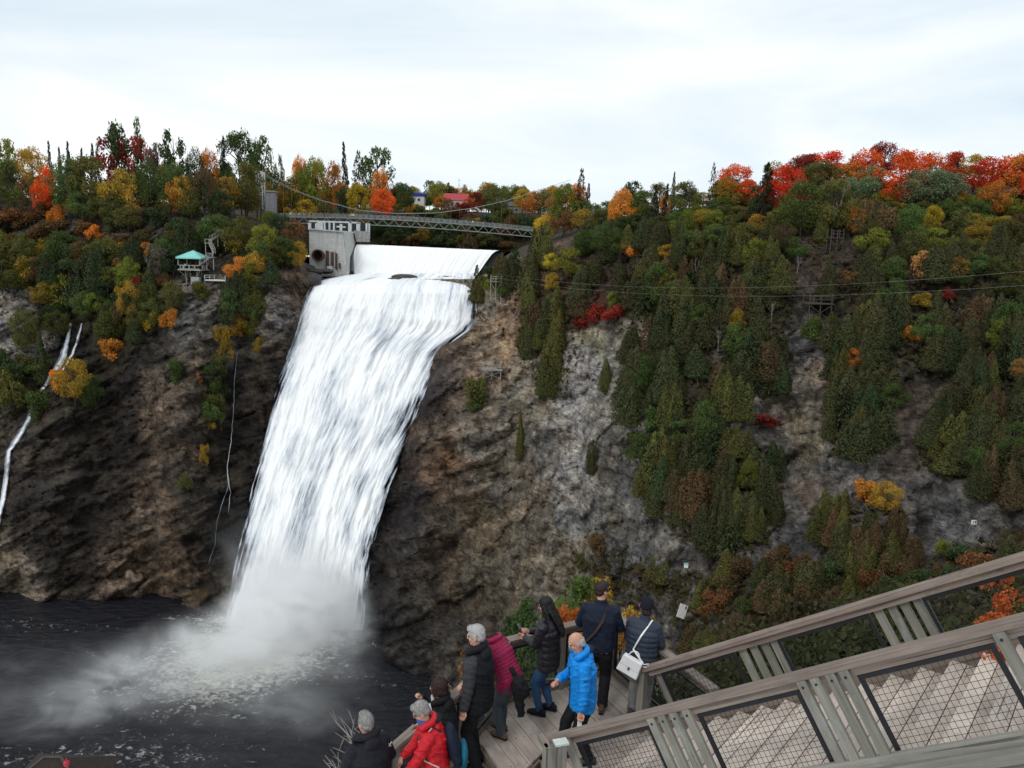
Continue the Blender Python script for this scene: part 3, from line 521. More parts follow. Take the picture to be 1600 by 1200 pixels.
for r0, r1, y0, y1 in ((1.85, 1.85, 0.6, -1.6),):
    ring = lambda r, y: [pc+np.array([r*math.cos(2*math.pi*i/k), y, r*math.sin(2*math.pi*i/k)]) for i in range(k)]
    mb.add(ring(1.85, .6)+ring(1.85, -1.8)+ring(1.5, -1.8)+ring(1.5, .4), [(j*k+i, j*k+(i+1) % k, (j+1)*k+(i+1) % k, (j+1)*k+i) for j in range(3) for i in range(k)])
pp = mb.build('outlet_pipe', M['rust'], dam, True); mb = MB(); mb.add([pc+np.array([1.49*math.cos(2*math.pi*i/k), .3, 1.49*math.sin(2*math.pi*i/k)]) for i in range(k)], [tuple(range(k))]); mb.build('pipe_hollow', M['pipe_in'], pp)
for i, (x0, x1, y0, y1, mt) in enumerate(((509, 513.5, 392, 420, 'rust'), (514.5, 517, 393, 422, 'greywood'), (518, 521.5, 394, 415, 'rust'), (522, 524, 393, 417, 'greywood'), (524.5, 527, 396, 421, 'rust'), (530, 532, 411, 420, 'rust'))):
    mb = MB(); a = P((x0+x1)/2, y0, 252.7); c2 = P((x0+x1)/2, y1, 252.7); mb.obox((a+c2)/2, ((x1-x0)*.1, 0, 0), (0, .22+.03*i, 0), (0, 0, (a-c2)[2]/2)); mb.build('timber_board', M[mt], dam)
mb = MB(); a = P(515, 419, 252); mb.box(a, (1.6, .5, 1.3)); mb.build('concrete_lump', M['whitepaint'], dam)
mb = MB(); mb.hull8([P(553, 360, 266), P(577, 362, 266), P(578, 378, 266), P(557, 378, 266)], [P(553, 360, 275), P(577, 362, 275), P(578, 378, 275), P(557, 378, 275)]); o = mb.build('stone_pier', M['masonry']); tag(o, 'rough masonry pier at the left end of the weir crest', 'pier')
gate = thing('gatehouse_ruin', 'row of pale pillars and dark openings of old gatehouse under the footbridge', 'ruin', P(528, 359, 270))
for x, wd, y0, y1 in ((484, .9, 348, 358), (494.5, .7, 349, 358), (498, 1.0, 345, 358), (502.5, 1.0, 346, 358), (507.5, .5, 347, 358), (515, .5, 347, 358), (522, .5, 347, 359), (533, .8, 350, 360), (547, 1.1, 347, 361), (560, 1.2, 348, 361), (573, .6, 349, 364), (577, .4, 349, 372)):
    a, c2 = P(x, y0, 269), P(x, y1+1, 269); mb = MB(); mb.obox((a+c2)/2, (wd/2, 0, 0), (0, .5, 0), (0, 0, (a-c2)[2]/2)); mb.build('pillar', M['whitepaint'], gate)
for a, c2 in (((483, 345.5, 269), (548, 347.5, 269)), ((546, 347.5, 268.8), (563, 348.4, 268.8)), ((496, 352, 269.2), (504, 352.6, 269.2)), ((526, 354, 269), (540, 355, 269))):
    mb = MB(); mb.beam(P(*a), P(*c2), .6, .5); mb.build('lintel', M['whitepaint'], gate)
mb = MB(); mb.hull8([P(483, 345, 272.5), P(577, 349, 272.5), P(577, 362, 272.5), P(483, 358, 272.5)], [P(483, 345, 273.5), P(577, 349, 273.5), P(577, 362, 273.5), P(483, 358, 273.5)]); mb.build('back_wall', plain('dark_ironwork', (0.03, 0.033, 0.04), 0.8), gate)  # near-black wall closing the openings behind the pillars
for (px, py, d, r) in ((472, 421, 250, (4.2, 3, 1.9)), (492, 425, 248, (2.6, 2, 1.0)), (510, 424, 250, (2.2, 2, .8)), (632, 433.5, 246.5, (4.2, 2, 1.0)), (617, 437, 243, (2.6, 1.5, .6)), (480, 434, 240, (4.5, 3, 1.6)), (484, 440, 235, (3.5, 2.6, 1.8)), (700, 434, 250, (3.8, 1.5, .55)), (676, 435, 249, (2.4, 1.2, .45))):
    mb = MB(); mb.ball(P(px, py, d), r, None, 20, 12); me = mb.mesh('boulder', (0, 0, 0), True); v = np.array([q.co for q in me.vertices]); v += 0.28*r[2]*ridged(v/1.6, 3)[:, None]*nrm([.4, -.7, .6]); me.vertices.foreach_set('co', v.astype(np.float32).ravel())
    o = link('boulder', me, None, M['boulder']); tag(o, {472: 'brown rounded boulder beside the dam foot', 492: 'low dark boulder under the outlet pipe of the dam', 510: 'small dark boulder under the rusty boards of the dam', 632: 'largest dark rock showing through the rapids', 617: 'small rock just left of the largest rapids rock', 480: 'big rounded rock at the upper left edge of the falls', 484: 'dark rock at the left lip where the falls begin', 700: 'flat dark rock at right in the rapids', 676: 'small flat rock between the two larger rapids rocks'}[px], 'boulder', 'wet rocks round the falls lip')

# suspension footbridge
brL, brR = P(431, 337, 284), P(834, 359, 284); ax = nrm(brR-brL); LB = np.linalg.norm(brR-brL); bs = np.array([0, 1, 0.])
br = thing('suspension_footbridge', 'long grey suspension footbridge with truss deck crossing above the weir', 'bridge', (brL+brR)/2)
bp = lambda s, y=0.0, z=0.0: brL+ax*(s*LB)+bs*y+np.array([0, 0, z+1.2*math.sin(math.pi*s)-0.4])
NB = 46; SS = np.linspace(0, 1, NB+1)
mb = MB()
for i in range(NB): mb.beam(bp(SS[i], 1.4), bp(SS[i+1], 1.4), 2.7, .18)
mb.build('deck', M['greywood'], br)
for y in (0, 2.8):
    mb = MB()
    for i in range(NB):
        mb.beam(bp(SS[i], y, 0), bp(SS[i+1], y, 0), .22, .28); mb.beam(bp(SS[i], y, -2.1), bp(SS[i+1], y, -2.1), .22, .24)
        a, c2 = (0, -2.1) if i % 2 else (-2.1, 0); mb.beam(bp(SS[i], y, a), bp(SS[i+1], y, c2), .14, .14)
    mb.build('truss', M['truss'], br)
    mb = MB()
    for i in range(NB):
        for z in (.45, .9, 1.35): mb.beam(bp(SS[i], y, z), bp(SS[i+1], y, z), .05, .05)
        mb.beam(bp(SS[i], y, 0), bp(SS[i], y, 1.4), .09, .09)
        for q in range(1, 6): mb.beam(bp(SS[i]+q/6/NB, y, .1), bp(SS[i]+q/6/NB, y, 1.35), .025, .025)
    mb.build('railing', M['steel'], br)
def cable(y):
    pts = [P(411, 273+y, 284), P(452, 295+y, 284), P(500, 313+y, 284), P(560, 329+y, 284), P(620, 334+y, 284), P(680, 333+y, 284), P(735, 326+y, 284), P(790, 314+y, 284), P(840, 298+y, 284), P(892, 281+y, 284)]
    return [p+np.array([0, 2.8 if y else 0, 0]) for p in pts]
for y in (0, -1.2): mb = MB(); mb.tube(cable(y), .05, 6); mb.build('cable', M['steel'], br)
for c2 in (cable(0),):
    for s in np.linspace(.03, .97, 30):
        x = bp(s)[0]; zc = np.interp(x, [q[0] for q in c2], [q[2] for q in c2]); mb = MB(); mb.beam(bp(s, 0, 0), np.array([x, bp(s)[1], zc]), .022, .022); mb.build('hanger_rod', M['steel'], br)
tw = thing('bridge_tower', 'pale steel lattice tower at the left end of the footbridge', 'tower', P(409, 330, 285)); za = P(409, 269, 285)[2]; zb = P(409, 328, 285)[2]; xl, xr = P(403.5, 300, 285)[0], P(413, 300, 285)[0]; yt = 283.0
for x in (xl, xr):
    for y in (yt, yt+2.4): mb = MB(); mb.beam((x, y, zb), (x, y, za), .42, .42); mb.build('leg', M['whitepaint'], tw)
zz = np.linspace(za, zb, 6); mb = MB()
for i in range(5):
    for y in (yt, yt+2.4): mb = MB(); mb.beam((xl, y, zz[i] if i % 2 else zz[i+1]), (xr, y, zz[i+1] if i % 2 else zz[i]), .2, .2); mb.beam((xl, y, zz[i]), (xr, y, zz[i]), .2, .2); mb.build('brace', M['whitepaint'], tw)
def brickmat(name, c1, c2, mor, sx, sz, mort=0.04):
    m, t, b, o = newmat(name); tcn = t.nodes.new('ShaderNodeTexCoord'); mpn = t.nodes.new('ShaderNodeMapping'); t.links.new(tcn.outputs['Object'], mpn.inputs[0]); mpn.inputs['Rotation'].default_value = (R(90), 0, 0)
    bt = t.nodes.new('ShaderNodeTexBrick'); t.links.new(mpn.outputs[0], bt.inputs[0]); bt.inputs['Color1'].default_value = (*c1, 1); bt.inputs['Color2'].default_value = (*c2, 1); bt.inputs['Mortar'].default_value = (*mor, 1)
    bt.inputs['Scale'].default_value = 1; bt.inputs['Brick Width'].default_value = sx; bt.inputs['Row Height'].default_value = sz; bt.inputs['Mortar Size'].default_value = mort
    t.links.new(bt.outputs[0], b.inputs['Base Color']); b.inputs['Roughness'].default_value = .9; return m
pz1, pz0 = P(421, 300, 282)[2], P(421, 334, 282)[2]; px0, px1 = P(415, 315, 282)[0], P(428.5, 315, 282)[0]; pr = thing('bridge_pier', 'square stone block pier below the lattice tower', 'pier', ((px0+px1)/2, 283, pz0))
mb = MB(); mb.box(((px0+px1)/2, 283.6, (pz0+pz1)/2), (px1-px0, 3.4, pz1-pz0)); mb.build('shaft', brickmat('grey_block_stone', (.30, .29, .32), (.22, .22, .25), (.12, .12, .12), 0.9, 0.6, .05), pr)
mb = MB(); mb.box(((px0+px1)/2, 283.6, pz1+.25), (px1-px0+.7, 4, .5)); mb.build('cap', M['masonry'], pr)
# walkers on the bridge: each one a body with head, arms and legs, a few pixels tall
def walker_mesh(name, seed):
    r = random.Random(seed); mb = MB(); st = r.uniform(.02, .16)
    for s in (-1, 1): mb.tube([(s*.09, 0, .88), (s*.1, s*st, .46), (s*.1, s*st*1.6, .04)], [.1, .075, .06], 6)
    body = len(mb.f)
    mb.loft([(0, 0, .82), (0, 0, 1.05), (0, .01, 1.3), (0, 0, 1.46)], [.18, .19, .22, .1], [.12, .13, .13, .08], n=8)
    for s in (-1, 1): mb.tube([(s*.22, 0, 1.42), (s*.27, -.02*s, 1.12), (s*.24, .1+.06*s, .9)], [.065, .055, .045], 6)
    top = len(mb.f); mb.ball((0, .02, 1.62), (.09, .11, .13), None, 8, 6); return mb, body, top
M['skin'] = plain('skin', (0.50, 0.29, 0.21), 0.55, 0.1, 20)
CL = {n: plain('walker_cloth_'+n, c) for n, c in dict(black=(.015, .015, .018), white=(.75, .75, .73), navy=(.02, .03, .08), yellow=(.65, .5, .04), grey=(.2, .2, .21), red=(.35, .03, .03), brown=(.1, .06, .04), blue=(.05, .12, .35)).items()}
wl = [('white', .055), ('black', .03), ('grey', .075), ('navy', .10), ('white', .085), ('black', .115), ('black', .135), ('brown', .15), ('navy', .17), ('black', .185), ('red', .20), ('grey', .225), ('black', .24), ('navy', .26), ('yellow', .288), ('white', .297), ('black', .275), ('blue', .335), ('black', .355), ('black', .385), ('navy', .41), ('black', .44), ('brown', .47), ('red', .50), ('grey', .53), ('navy', .555), ('black', .60), ('brown', .64), ('white', .762), ('black', .70), ('red', .838), ('black', .81), ('grey', .735), ('navy', .575)]
cnt = {}
for n, s in wl: cnt[n] = cnt.get(n, 0)+1
seen = {}
for i, (n, s) in enumerate(wl):
    mb, b0_, t0_ = walker_mesh('person', i); p = bp(s, .7+1.3*((i*37) % 10)/10, .1); az = RNG.uniform(0, 6.28); ca, sa = math.cos(az), math.sin(az)
    mb.v = [(x*ca-y*sa+p[0], x*sa+y*ca+p[1], z+p[2]) for x, y, z in mb.v]; me = mb.mesh('person'); me.materials.append(CL['black' if i % 3 else 'navy']); me.materials.append(CL[n]); me.materials.append(M['skin'])
    me.polygons.foreach_set('material_index', [0 if k < b0_ else 1 if k < t0_ else 2 for k in range(len(me.polygons))]); o = link('person', me)
    seen[n] = seen.get(n, 0)+1; od = ['first', 'second', 'third', 'fourth', 'fifth', 'sixth', 'seventh', 'eighth', 'ninth', 'tenth', 'eleventh', 'twelfth'][sum(1 for a, c2 in wl if a == n and c2 < s)]
    tag(o, '%s walker in %s coat on the footbridge counted from its lattice tower' % (od, n) if cnt[n] > 1 else 'only walker in a %s coat on the footbridge' % n, 'person', 'walkers on the footbridge')

# teal roofed lookout on the left cliff
GD = 225.0; lk = thing('lookout_pavilion', 'small wooden lookout with teal pyramid roof on the left cliff', 'pavilion', P(294, 434, GD))
def gp(px, py, y=0.0): return P(px, py, GD)+np.array([0, y, 0])
M['teal'] = plain('teal_roof', (0.22, 0.55, 0.50), 0.5, 0.1, .6); c0 = (gp(274, 402)+gp(314, 403))/2; hw = (gp(314, 403)-gp(274, 402))[0]/2; ap = np.array([c0[0], c0[1]+hw, gp(294, 391)[2]])
cor = [np.array([c0[0]+sx*hw, c0[1]+hw+sy*hw, c0[2]]) for sx, sy in ((-1, -1), (1, -1), (1, 1), (-1, 1))]
mb = MB(); mb.add(cor+[ap]+[q-np.array([0, 0, .35]) for q in cor], [(0, 1, 4), (1, 2, 4), (2, 3, 4), (3, 0, 4), (0, 5, 6, 1), (1, 6, 7, 2), (2, 7, 8, 3), (3, 8, 5, 0), (8, 7, 6, 5)]); rf = mb.build('roof', M['teal'], lk)
for q in cor: mb = MB(); mb.beam(q+[0, 0, .05], ap+[0, 0, .05], .16, .1); mb.build('hip_ridge', M['teal'], rf)
zf = gp(294, 421)[2]; dx = hw*.86; cx, cyy = c0[0], c0[1]+hw
mb = MB(); mb.box((cx, cyy, zf-.15), (dx*2.1, dx*2.1, .3)); mb.build('floor', M['greywood'], lk)
for sx in (-1, 1):
    for sy in (-1, 1):
        mb = MB(); mb.beam((cx+sx*dx, cyy+sy*dx, zf), (cx+sx*dx, cyy+sy*dx, c0[2]), .22, .22); mb.build('post', M['greywood'], lk)
        mb = MB(); mb.beam((cx+sx*dx*.55, cyy+sy*dx*.55, zf-.3), (cx+sx*dx*.4, cyy+sy*dx*.5, zf-6.5), .25, .25); mb.build('stilt', M['greywood'], lk)
        mb = MB(); mb.beam((cx+sx*dx, cyy+sy*dx, zf-.2), (cx+sx*dx*.45, cyy+sy*dx*.5, zf-2.4), .16, .16); mb.build('brace', M['greywood'], lk)
mb = MB()
for (a, c2) in (((-1, -1), (1, -1)), ((1, -1), (1, 1)), ((-1, 1), (-1, -1)), ((-1, 1), (1, 1))):
    A, B_ = np.array([cx+a[0]*dx, cyy+a[1]*dx, 0]), np.array([cx+c2[0]*dx, cyy+c2[1]*dx, 0])
    for z in (.15, 1.15): mb.beam(A+[0, 0, zf+z], B_+[0, 0, zf+z], .14, .2)
    for s in np.linspace(0, 1, 5): q = A+(B_-A)*s; mb.beam(q+[0, 0, zf], q+[0, 0, zf+1.2], .22, .3)
mb.build('railing', M['greywood'], lk)
mb = MB(); mb.box((cx+dx*.35, cyy-dx*.4, zf-3.2), (2.4, 1.6, 2.2)); mb.build('store_box', M['steel'], lk)
M['paleboard'] = plain('pale_deck_board', (0.62, 0.60, 0.57), 0.7, 0.12, 2); tr_ = thing('lookout_terrace', 'bright pale open terrace with rails right of the teal roofed lookout', 'terrace', P(336, 440, GD))
q4 = [gp(322, 437, -1), gp(354, 438, -1), gp(353, 434, 6), gp(330, 431, 6)]; z = gp(338, 437)[2]; poly = [(p[0], p[1]) for p in q4]
mb = MB(); mb.prism(poly, z-.35, z); mb.build('deck', M['paleboard'], tr_)
mb = MB()
for i in (0, 1, 2, 3):
    A, B_ = np.array([*poly[i], z]), np.array([*poly[(i+1) % 4], z])
    if i == 0: continue
    for zz_ in (.6, 1.2): mb.beam(A+[0, 0, zz_], B_+[0, 0, zz_], .12, .14)
    for s in np.linspace(0, 1, 4): q = A+(B_-A)*s; mb.beam(q, q+[0, 0, 1.25], .13, .13)
mb.build('railing', M['paleboard'], tr_)
mb = MB()
for p in poly: mb.beam((*p, z-.3), (p[0], p[1]+1, z-5), .25, .25)
mb.build('stilts', M['greywood'], tr_)
st_ = thing('zigzag_stairway', 'weathered zigzag stairway climbing through trees above the lookout', 'stairway', P(335, 410, 232))
def flight(a, c2):
    A, B_ = np.asarray(a), np.asarray(c2); sd = np.array([0, 1, 0]); w_ = 1.4
    for y in (0, w_): mb = MB(); mb.beam(A+sd*y, B_+sd*y, .12, .3); mb.build('stringer', M['greywood'], st_); mb = MB(); mb.beam(A+sd*y+[0, 0, 1.1], B_+sd*y+[0, 0, 1.1], .12, .12); [mb.beam(A+(B_-A)*s+sd*y, A+(B_-A)*s+sd*y+[0, 0, 1.1], .1, .1) for s in np.linspace(0, 1, 5)]; mb.build('handrail', M['greywood'], st_)
    n = max(3, int(abs(B_[2]-A[2])/.35)); mb = MB(); [mb.beam(A+(B_-A)*s, A+(B_-A)*s+sd*w_, .34, .06) for s in np.linspace(0.05, 1, n)]; mb.build('treads', M['greywood'], st_)
sp = [(311, 414, 226), (328, 402, 227), (334, 396, 229), (326, 380, 232), (328, 375, 234), (345, 366, 236), (344, 364, 238), (322, 347, 241)]
spw = [P(*q) for q in sp]
for i in (0, 2, 4, 6): flight(spw[i], spw[i+1])
for q in (spw[1], spw[3], spw[5], spw[7]):
    mb = MB(); mb.box(q+[0, .8, 0], (2.2, 2.4, .2)); mb.build('landing', M['greywood'], st_); mb = MB(); [mb.beam(q+[s*.95, .1, 0], q+[s*.95, .1, -3.6], .18, .18) for s in (-1, 1)]; [mb.beam(q+[s*.95, -.2, 0], q+[s*.95, -.2, 1.2], .14, .14) for s in (-1, 1)]; mb.beam(q+[-.95, -.2, 1.15], q+[.95, -.2, 1.15], .14, .14); mb.build('landing_frame', M['greywood'], st_)
for i, (px, n) in enumerate(((284, 'white'), (291, 'black'), (300, 'red'), (307, 'navy'))):
    mb, b0_, t0_ = walker_mesh('person', 90+i); p = np.array([P(px, 421, GD)[0], cyy-dx*.4+i*.5, zf]); mb.v = [(x+p[0], y+p[1], z+p[2]) for x, y, z in mb.v]; me = mb.mesh('person')
    for mt in (CL['black'], CL[n], M['skin']): me.materials.append(mt)
    me.polygons.foreach_set('material_index', [0 if k < b0_ else 1 if k < t0_ else 2 for k in range(len(me.polygons))]); tag(link('person', me), 'visitor in %s coat under the teal lookout roof' % n, 'person', 'visitors in the teal roofed lookout')
# ledge terraces and rails on the far left shelf
for a, c2, lab in (((40, 344, 258), (215, 350, 258), 'thin dark railing along the upper ledge path at left'), ((125, 372, 250), (222, 376, 250), 'low dark railing along the lower shelf path at left')):
    fe = thing('path_railing', lab, 'railing', P(*c2)); n = 14; A, B_ = P(*a), P(*c2)
    gpt = [np.array([(A+(B_-A)*s)[0], (A+(B_-A)*s)[1], (A+(B_-A)*s)[2]-.4]) for s in np.linspace(0, 1, n)]
    for i in range(n): mb = MB(); mb.beam(gpt[i]-[0, 0, 1.5], gpt[i]+[0, 0, 1.1], .12, .12); mb.build('post', M['bark'], fe)
    for z in (.5, 1.05): mb = MB(); [mb.beam(gpt[i]+[0, 0, z], gpt[i+1]+[0, 0, z], .08, .08) for i in range(n-1)]; mb.build('rail', M['bark'], fe)

# houses beyond the bridge
def house(name, label, px, py0, py1, d, w, dp, wallm, roofm, pitch, flat=False):
    a = P(px, py1, d); z0 = a[2]-3.5; z1 = P(px, py0, d)[2]; h = thing(name, label, 'house', (a[0], d, z0)); zr = z1-(0 if flat else pitch)
    mb = MB(); mb.box((a[0], d+dp/2, (z0+zr)/2), (w, dp, zr-z0)); wl_ = mb.build('wall', wallm, h)
    mb = MB(); x0, x1 = a[0]-w/2-.4, a[0]+w/2+.4; y0, y1 = d-.4, d+dp+.4
    if flat: mb.box((a[0], d+dp/2, zr+.5), (w+.6, dp+.6, 1.2))
    else: mb.add([(x0, y0, zr), (x1, y0, zr), (x1, y1, zr), (x0, y1, zr), (x0+1, (y0+y1)/2, z1), (x1-1, (y0+y1)/2, z1)], [(0, 1, 5, 4), (2, 3, 4, 5), (1, 2, 5), (3, 0, 4), (3, 2, 1, 0)])
    mb.build('roof', roofm, h)
    for k in range(int(w/2.6)):
        x = a[0]-w/2+1.6+k*2.6; mb = MB(); mb.box((x, d-.03, zr-1.6), (1.1, .12, 1.2)); fr_ = mb.build('window', M['whitepaint'], h); mb = MB(); mb.box((x, d-.1, zr-1.6), (.9, .06, 1.0)); mb.build('pane', M['pipe_in'], fr_)
M['whitewall'] = plain('white_wall', (.55, .55, .54), .7); M['blueroof'] = plain('blue_roof', (.02, .03, .30), .5); M['redroof'] = plain('red_roof', (.36, .05, .055), .6); M['greyroof'] = plain('grey_roof', (.11, .095, .10), .8); M['greywall'] = plain('grey_wall', (.2, .18, .17), .8)
house('house', 'white house with flat blue roof edge beyond the footbridge', 651, 306, 314, 352, 6.4, 6, M['whitewall'], M['blueroof'], 0, True)
house('house', 'house with bright red roof among trees beyond the footbridge', 712, 301, 314, 345, 11.5, 8, M['whitewall'], M['redroof'], 3.2)
house('house', 'low house with dull grey hipped roof right of the red roofed house', 800, 309, 326, 345, 15, 9, M['greywall'], M['greyroof'], 3.4)
mast = thing('antenna_mast', 'thin steel mast standing behind the red roofed house', 'mast', P(717, 312, 360)); z0, z1 = P(717, 312, 360)[2]-6, P(717, 279, 360)[2]
mb = MB(); x = P(717, 300, 360)[0]; mb.tube([(x, 360, z0), (x, 360, z1)], [.22, .08], 6); mb.build('pole', M['steel'], mast)
for s in (.6, .8, .95): mb = MB(); z = z0+(z1-z0)*s; mb.beam((x-.8, 360, z), (x+.8, 360, z), .1, .1); mb.build('crossbar', M['steel'], mast)
for px, k in ((636, 0), (651, 1)):
    po = thing('utility_pole', '%s pale utility pole with crossarms by the blue roofed house' % ('left' if k == 0 else 'right'), 'pole', P(px, 305, 356)); x = P(px, 300, 356)[0]; z0, z1 = P(px, 305, 356)[2]-4, P(px, 292+2*k, 356)[2]
    mb = MB(); mb.tube([(x, 356, z0), (x, 356, z1)], .16, 6); mb.build('pole', M['birch'], po)
    for z in (.3, 1.4): mb = MB(); mb.beam((x-1.6, 356, z1-z), (x+1.6, 356, z1-z), .12, .14); mb.build('crossarm', M['birch'], po)

# zip line platforms, boxes and signs on the right cliff
def stilt_platform(px, py, w, hh, label, d, rail=True, wm='greywood'):
    c = P(px, py, d); th = thing('timber_platform', label, 'platform', c-np.array([0, 0, hh]))
    mb = MB(); mb.box(c, (w, w*.8, .22)); mb.build('deck', M[wm], th)
    for sx in (-.42, .0, .42):
        for sy in (-.35, .35): mb = MB(); mb.beam(c+[sx*w, sy*w, -hh], c+[sx*w, sy*w, (1.6 if rail else 0)+.6*abs(sx)], .17, .17); mb.build('post', M[wm], th)
    for z in (.8, 1.4):
        mb = MB(); mb.beam(c+[-.45*w, -.37*w, z], c+[.45*w, -.37*w, z], .1, .12); mb.build('rail', M[wm], th)
    mb = MB(); mb.beam(c+[-.42*w, -.36*w, -hh*.9], c+[.42*w, -.36*w, -.3], .1, .1); mb.beam(c+[.42*w, -.36*w, -hh*.9], c+[-.42*w, -.36*w, -.3], .1, .1); mb.build('brace', M[wm], th)
g = terrain_at(775, 455); stilt_platform(775, 440, 3.4, 5.2, 'pale timber platform on tall stilts at the cliff edge beside the falls', g[1]-2.0)
g = terrain_at(769, 580); stilt_platform(769, 577, 5.4, 2.4, 'small grey railed platform clinging to the cliff below the bushy ledge', g[1]-2.6)
g = terrain_at(1310, 385); stilt_platform(1277, 474, 5, 3.5, 'dark railed timber platform half hidden on the wooded slope', terrain_at(1277, 474)[1]-2.0, wm='bark'); stilt_platform(1305, 372, 3.0, 5.0, 'slim grey timber tower below the bare white birch', g[1]-2.0, wm='bark')
def cablerun(a, c2, label):
    A, B_ = P(*a), P(*c2); pts = [A+(B_-A)*s-np.array([0, 0, 3*4*s*(1-s)]) for s in np.linspace(0, 1, 24)]; mb = MB(); mb.tube(pts, .013, 5); tag(mb.build('steel_wire', M['truss']), label, 'cable', 'zip line wires over the basin')
cablerun((775, 428, 214), (1600, 424, 112), 'upper thin zip line wire from the stilt platform across the wooded slope'); cablerun((775, 434, 214), (1600, 446, 112), 'lower thin zip line wire from the stilt platform across the wooded slope')
def facing(px, py, w, h, off, name, label, cat, mat, tilt=0, dep=.1):
    g = terrain_at(px, py); c = P(px, py, g[1]-off); th = thing(name, label, cat, c-np.array([0, 0, h/2])); ct, st2 = math.cos(tilt), math.sin(tilt)
    return th, c, np.array([ct, 0, st2]), np.array([-st2, 0, ct])
M['white'] = plain('white_enamel', (.78, .79, .79), .5, .06); th, c, ux, uz = facing(1522, 816, .9, .7, 1.0, 'cliff_sign', 'small white sign with dark marks on bare rock at right', 'sign', None)
mb = MB(); mb.obox(c, ux*.36, (0, .04, 0), uz*.3); pl = mb.build('panel', M['white'], th)
mb = MB(); mb.obox(c+ux*-.16+[0, -.05, 0], ux*.04, (0, .012, 0), uz*.2); mb.obox(c+ux*.02+[0, -.05, .1], ux*.09, (0, .012, 0), uz*.035); mb.obox(c+ux*.15+[0, -.05, -.02], ux*.05, (0, .012, 0), uz*.17); mb.build('lettering', M['black_metal'], pl)
for s in (-.25, .25): mb = MB(); mb.beam(c+ux*s+[0, .1, -.2], c+ux*s+[0, .6, -1.2], .08, .08); mb.build('post', M['greywood'], th)
th, c, ux, uz = facing(1072, 884, .8, .7, .9, 'instrument_box', 'small white instrument box on the rock below the cedars', 'box', None); mb = MB(); mb.obox(c, ux*.32, (0, .25, 0), uz*.32); mb.build('case', M['white'], th, bevel=.03); mb = MB(); mb.obox(c+[0, 0, .36], ux*.37, (0, .3, 0), uz*.04); mb.build('lid', M['teal'], th)
mb = MB(); mb.beam(c-[0, 0, .3], c+[0, 1.0, -1.2], .12, .12); mb.build('post', M['greywood'], th)
g = terrain_at(1066, 955); ctr = P(1066, 955, g[1]-1.6); e1 = nrm([.93, .0, -.33]); e2 = nrm([.42, .30, .87]); e2 = nrm(e2-e1*np.dot(e1, e2)); nn = np.cross(e1, e2); cs = thing('corrugated_sheet', 'pale corrugated metal sheet lying on the rock slope', 'sheet', ctr)
mb = MB(); k = 29; v = []
for j in (-1, 1):
    for i in range(k): v.append(ctr+e1*(i/(k-1)-.5)*1.4+e2*j*1.1-nn*.07*math.sin(i*2*math.pi/4))
mb.add(v, [(i, i+1, k+i+1, k+i) for i in range(k-1)]); o = mb.build('sheet', plain('zinc_sheet', (.52, .50, .48), .5, .12, 2), cs); sm = o.modifiers.new('thick', 'SOLIDIFY'); sm.thickness = .02
# lower lookout roof at the bottom left corner
rc = P(92, 1186, 62); lr = thing('shelter_roof', 'brown shingled ridge roof peeking in at the bottom left corner', 'shelter', rc-np.array([0, 0, 6])); sh = plain('brown_shingles', (.028, .02, .017), .9, .35, 3, .6)
mb = MB(); mb.add([rc+[-3.6, -3, -1.6], rc+[3.9, -3, -1.6], rc+[3.9, 3, -1.6], rc+[-3.6, 3, -1.6], rc+[-1.3, 0, .1], rc+[0.2, 0, .15]], [(0, 1, 5, 4), (2, 3, 4, 5), (1, 2, 5), (3, 0, 4), (3, 2, 1, 0)]); mb.build('roof', sh, lr)
mb = MB(); mb.beam(rc+[-1.3, 0, .16], rc+[.2, 0, .2], .25, .08); mb.beam(rc+[.2, 0, .18], rc+[3.9, -3, -1.5], .2, .08); mb.beam(rc+[-1.3, 0, .14], rc+[-3.6, -3, -1.5], .2, .08); mb.build('ridge_cap', M['bark'], lr)
for s in ((-3, -2.4), (3.2, -2.4), (3.2, 2.4), (-3, 2.4)): mb = MB(); mb.beam(rc+[s[0], s[1], -1.5], rc+[s[0], s[1], -5], .2, .2); mb.build('post', M['greywood'], lr)
mb = MB(); fl_c = P(104, 1193, 57.5); mb.ball(fl_c, (.24, .24, .26), None, 16, 10); mb.tube([fl_c+[0, 0, .2], fl_c+[0, 0, .45]], .05, 8); tag(mb.build('red_globe', plain('red_glaze', (.45, .015, .04), .3), None, True), 'small red globe on the brown shelter roof', 'globe')
# ================================================================== TREES
def leaves(cen, nrmv, sz, asp=1.6, jit=0.7, seed=0, up=None):
    r = np.random.default_rng(seed); n = len(cen); nv_ = nrmv+jit*r.normal(size=(n, 3)); nv_ /= np.linalg.norm(nv_, axis=1, keepdims=True)
    a = r.normal(size=(n, 3)) if up is None else up+0.35*r.normal(size=(n, 3)); a -= nv_*(a*nv_).sum(1, keepdims=True); a /= np.linalg.norm(a, axis=1, keepdims=True); b = np.cross(nv_, a)
    s = sz*(0.6+0.8*r.random((n, 1))); p = cen
    v = np.stack([p+a*s*asp*.5, p+b*s*.5+a*s*.1, p-a*s*asp*.5, p-b*s*.5+a*s*.1], 1).reshape(-1, 3)
    return v, np.arange(4*n).reshape(n, 4)
def limbs(name, spec):
    mb = MB()
    for pts, r0, r1, n in spec: mb.tube(pts, np.linspace(r0, r1, len(pts)), n)
    return mb.mesh(name, (0, 0, 0), True)
